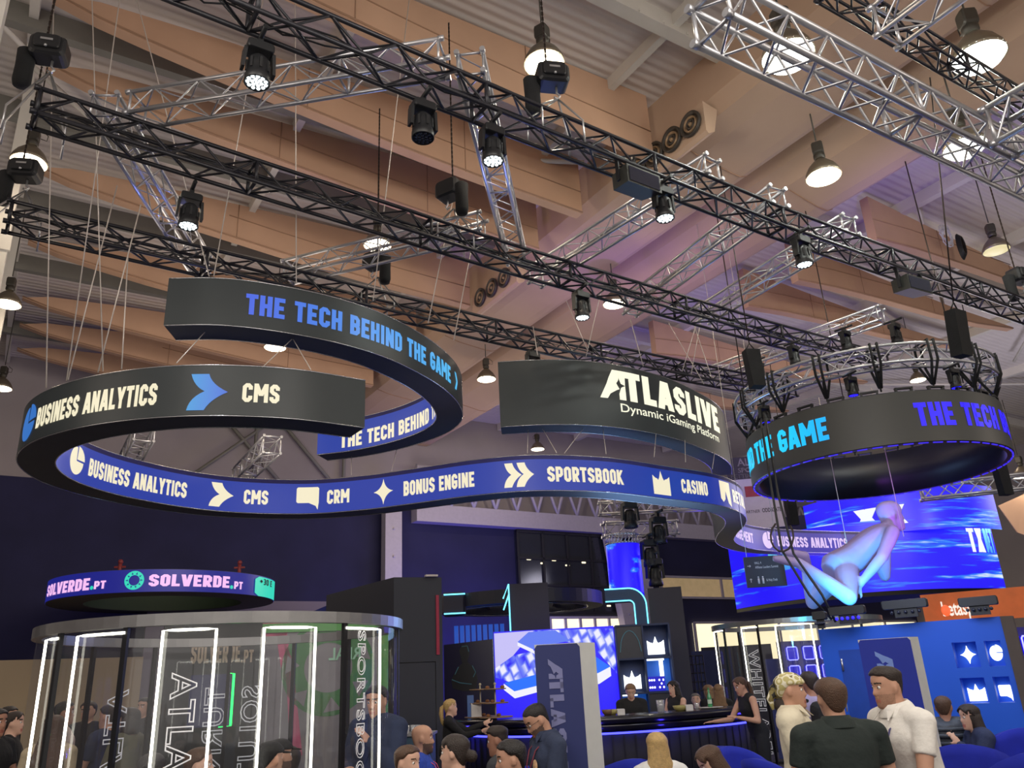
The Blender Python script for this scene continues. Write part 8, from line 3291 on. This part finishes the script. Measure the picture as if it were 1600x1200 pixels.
# seated at the front right
put(1025, 1145, 7.2, D(2), 'blonde woman from behind in a white jacket seated before the bar', fem=True, sk='fair', hair=('long', 'blonde'), top=WHITE_J, bottom=DARK_B, jacket=.014, sleeve=1.95, sit=True, arms=LAP)
put(1118, 1161, 6.6, D(98), 'woman with long brown hair bending left at the lower edge', fem=True, sk='fair', hair=('long', 'brown'), top=WHITE_J, bottom=DENIM, sleeve=1.9, sit=True, lean=.55, head=(0, D(28), 0), arms=LAP)
put(1470, 1088, 9.9, D(-18), 'man in a charcoal quilted jacket seated with his back to the camera', sk='tan', hair=('buzz', 'brown'), top=PUFF, bottom=DENIM, jacket=.022, sleeve=1.95, extras=(('quilt',),), sit=True, head=(D(-14), 0, 0), arms=LAP, build=1.05)
put(1513, 1101, 9.6, D(86), 'woman with long brown hair in a dark blue jacket and jeans, seated facing left', fem=True, sk='fair', hair=('long', 'dark'), top=NAVYJ, bottom=DENIM, jacket=.014, sleeve=1.95, sit=True, lean=.30, head=(D(6), D(4), 0), arms={'L': ((.1, .5, -1), (-.3, .5, .9)), 'R': ((.1, .4, -1), (-.2, .9, -.1))})
# in and behind the glass booth
put(590, 1071, 7.3, D(150), 'man in a navy suit with his hand at his mouth behind the booth glass', sk='mid', hair=('short', 'black'), top=SUIT, bottom=SUIT, jacket=.016, sleeve=1.95, extras=('lapel', 'collar'), head=(D(12), D(8), 0), arms={'L': ((.12, .35, -1), (-.5, .55, .85)), 'R': ((.12, .2, -1), (-.6, .7, .1))})
put(545, 1094, 12.4, D(6), 'woman from behind in a black top and white skirt beyond the booth', fem=True, sk='mid', hair=('long', 'black'), top=BLACK_T, bottom=WHITE_J, skirt=True, sleeve=1.6)
put(437, 1156, 6.9, D(-52), 'man in a black cap and black shirt seated inside the booth, turned away', sk='mid', hair=('cap', 'black'), top=BLACK_T, bottom=DARK_B, sleeve=.6, sit=True, arms=LAP, beard='black')
put(422, 1160, 6.3, D(-30), 'second man in a black cap close to the booth frame, seen from behind', sk='mid', hair=('cap', 'black'), top=BLACK_T, bottom=DARK_B, sleeve=.6, sit=True, arms=LAP)
put(452, 1168, 7.4, D(70), 'bearded man in a white shirt bending left inside the booth', sk='mid', hair=('short', 'dark'), top=WHITE_P, bottom=DARK_B, sleeve=1.9, sit=True, lean=.35, arms=LAP, beard='black')
put(238, 1179, 6.5, D(10), 'dark-haired man at the lower edge inside the booth, seen from behind', sk='mid', hair=('short', 'black'), top=BLACK_T, bottom=DARK_B, sleeve=.6, sit=True, arms=LAP)
put(312, 1170, 6.7, D(-74), 'man with light brown hair and blue collar at the lower edge in the booth', sk='fair', hair=('short', 'brown'), top=cloth('pale_blue_shirt_fabric', (120, 140, 190)), bottom=DARK_B, sleeve=.6, extras=('collar',), sit=True, arms=LAP)
put(204, 1106, 9.6, D(74), 'woman with a dark bob and olive shirt standing behind the booth', fem=True, sk='mid', hair=('bob', 'dark'), top=OLIVE, bottom=DARK_B, sleeve=.8, arms={'L': ((.1, .3, -1), (0, .8, -.45)), 'R': ((.1, .2, -1), (0, .8, -.5))})
put(172, 1102, 10.4, D(80), 'man in a navy shirt standing left of the olive-shirted woman', sk='mid', hair=('short', 'dark'), top=SUIT, bottom=DARK_B, sleeve=.7, arms=FWD)
put(86, 1118, 8.8, D(14), 'woman with long brown hair in a cream dress behind the second light frame', fem=True, sk='fair', hair=('long', 'brown'), top=CREAM_D, bottom=CREAM_D, skirt=True, sleeve=1.3)
put(103, 1096, 11.2, D(-60), 'man in a dark waistcoat and pale shirt behind the second light frame', sk='tan', hair=('short', 'black'), top=PALE_S, bottom=DARK_B, sleeve=1.9)
put(24, 1111, 10.6, D(-74), 'woman with pinned-up dark hair in a black dress at the left edge', fem=True, sk='fair', hair=('bun', 'dark'), top=BLACK_T, bottom=BLACK_T, skirt=True, sleeve=0, arms=FWD)
put(15, 1104, 12.0, D(-90), 'man with dark hair behind the woman in the black dress', sk='mid', hair=('short', 'black'), top=BLACK_T, bottom=DARK_B, sleeve=.6)
put(-4, 1108, 9.4, D(-100), 'man in a black tee cut off by the left edge', sk='tan', hair=('short', 'black'), top=BLACK_T, bottom=DARK_B, sleeve=.6, arms=FWD)
put(140, 1096, 12.2, D(180), 'man in dark clothes standing far back behind the booth, left', sk='mid', hair=('short', 'dark'), top=BLACK_T, bottom=DARK_B, sleeve=.6)
put(228, 1090, 13.0, D(160), 'man in black far back behind the booth, between two light frames', sk='mid', hair=('short', 'black'), top=BLACK_T, bottom=DARK_B, sleeve=1.9)
# behind the woman with the headscarf and at the right
put(1262, 1050, 10.0, D(10), 'man in a lilac tee with a black backpack behind the headscarf woman', sk='tan', hair=('short', 'dark'), top=LILAC_T, bottom=DARK_B, sleeve=.6, extras=(('backpack', cloth('black_backpack', (28, 28, 32))),))
put(1243, 1058, 11.0, D(20), 'brown-haired woman just behind the headscarf woman', fem=True, sk='mid', hair=('long', 'brown'), top=BLACK_T, bottom=DARK_B, sleeve=1.9)
put(1606, 1052, 12.6, D(100), 'man in a white shirt cut off by the right edge', sk='tan', hair=('short', 'dark'), top=WHITE_J, bottom=DARK_B, sleeve=.7)
put(1106, 1071, 15.6, D(30), 'woman with fair hair far behind the bar, left of the tall light frame', fem=True, sk='fair', hair=('long', 'light'), top=BLACK_T, bottom=DARK_B, sleeve=1.9)
put(1086, 1084, 16.2, D(170), 'seated grey-haired man far behind the bar', sk='fair', hair=('short', 'grey'), top=cloth('grey_shirt_fabric', (110, 110, 120)), bottom=DARK_B, sleeve=.7, sit=True, arms=LAP)
put(1122, 1070, 14.9, D(-20), 'woman with long fair brown hair standing left of the light frame', fem=True, sk='fair', hair=('long', 'light'), top=BLACK_T, bottom=DARK_B, sleeve=1.9)

# ------------------------------------------------------------------ the flying figure
sp = atd(1313, 884, 13.7)
SS = 2.06
st = person('oversized pale human figure flying in front of the blue screen, lit cyan and violet', sp + Vector((0, 0, -1.02 * SS)), D(-86), H=1.75, nude=True, name='hanging_figure', scale=SS, voxel=.011, lean=1.06, hair=('none', 'dark'), head=(0, D(-2), 0),
            legs={'pelvis': (0, 0, 1.02), 'R': ((.74, -.40, -.50), (-.50, -.50, .62)), 'L': ((-.75, -.12, -.34), (.50, -.22, .74))},
            arms={'R': ((.35, -.55, -.6), (-.15, -.55, -.55)), 'L': ((.1, .30, -.95), (-.30, .12, .9))})
for (px, py, lab) in ((1412, 838, 'thin wire above the shoulders of the flying figure'), (1330, 885, 'thin wire above the hips of the flying figure')):
    p = atd(px, py, 13.7)
    wire([p, Vector((p.x, p.y, 5.86))], lab, 0.006, 'wires of the flying figure', WIRE, 'suspension_wire')
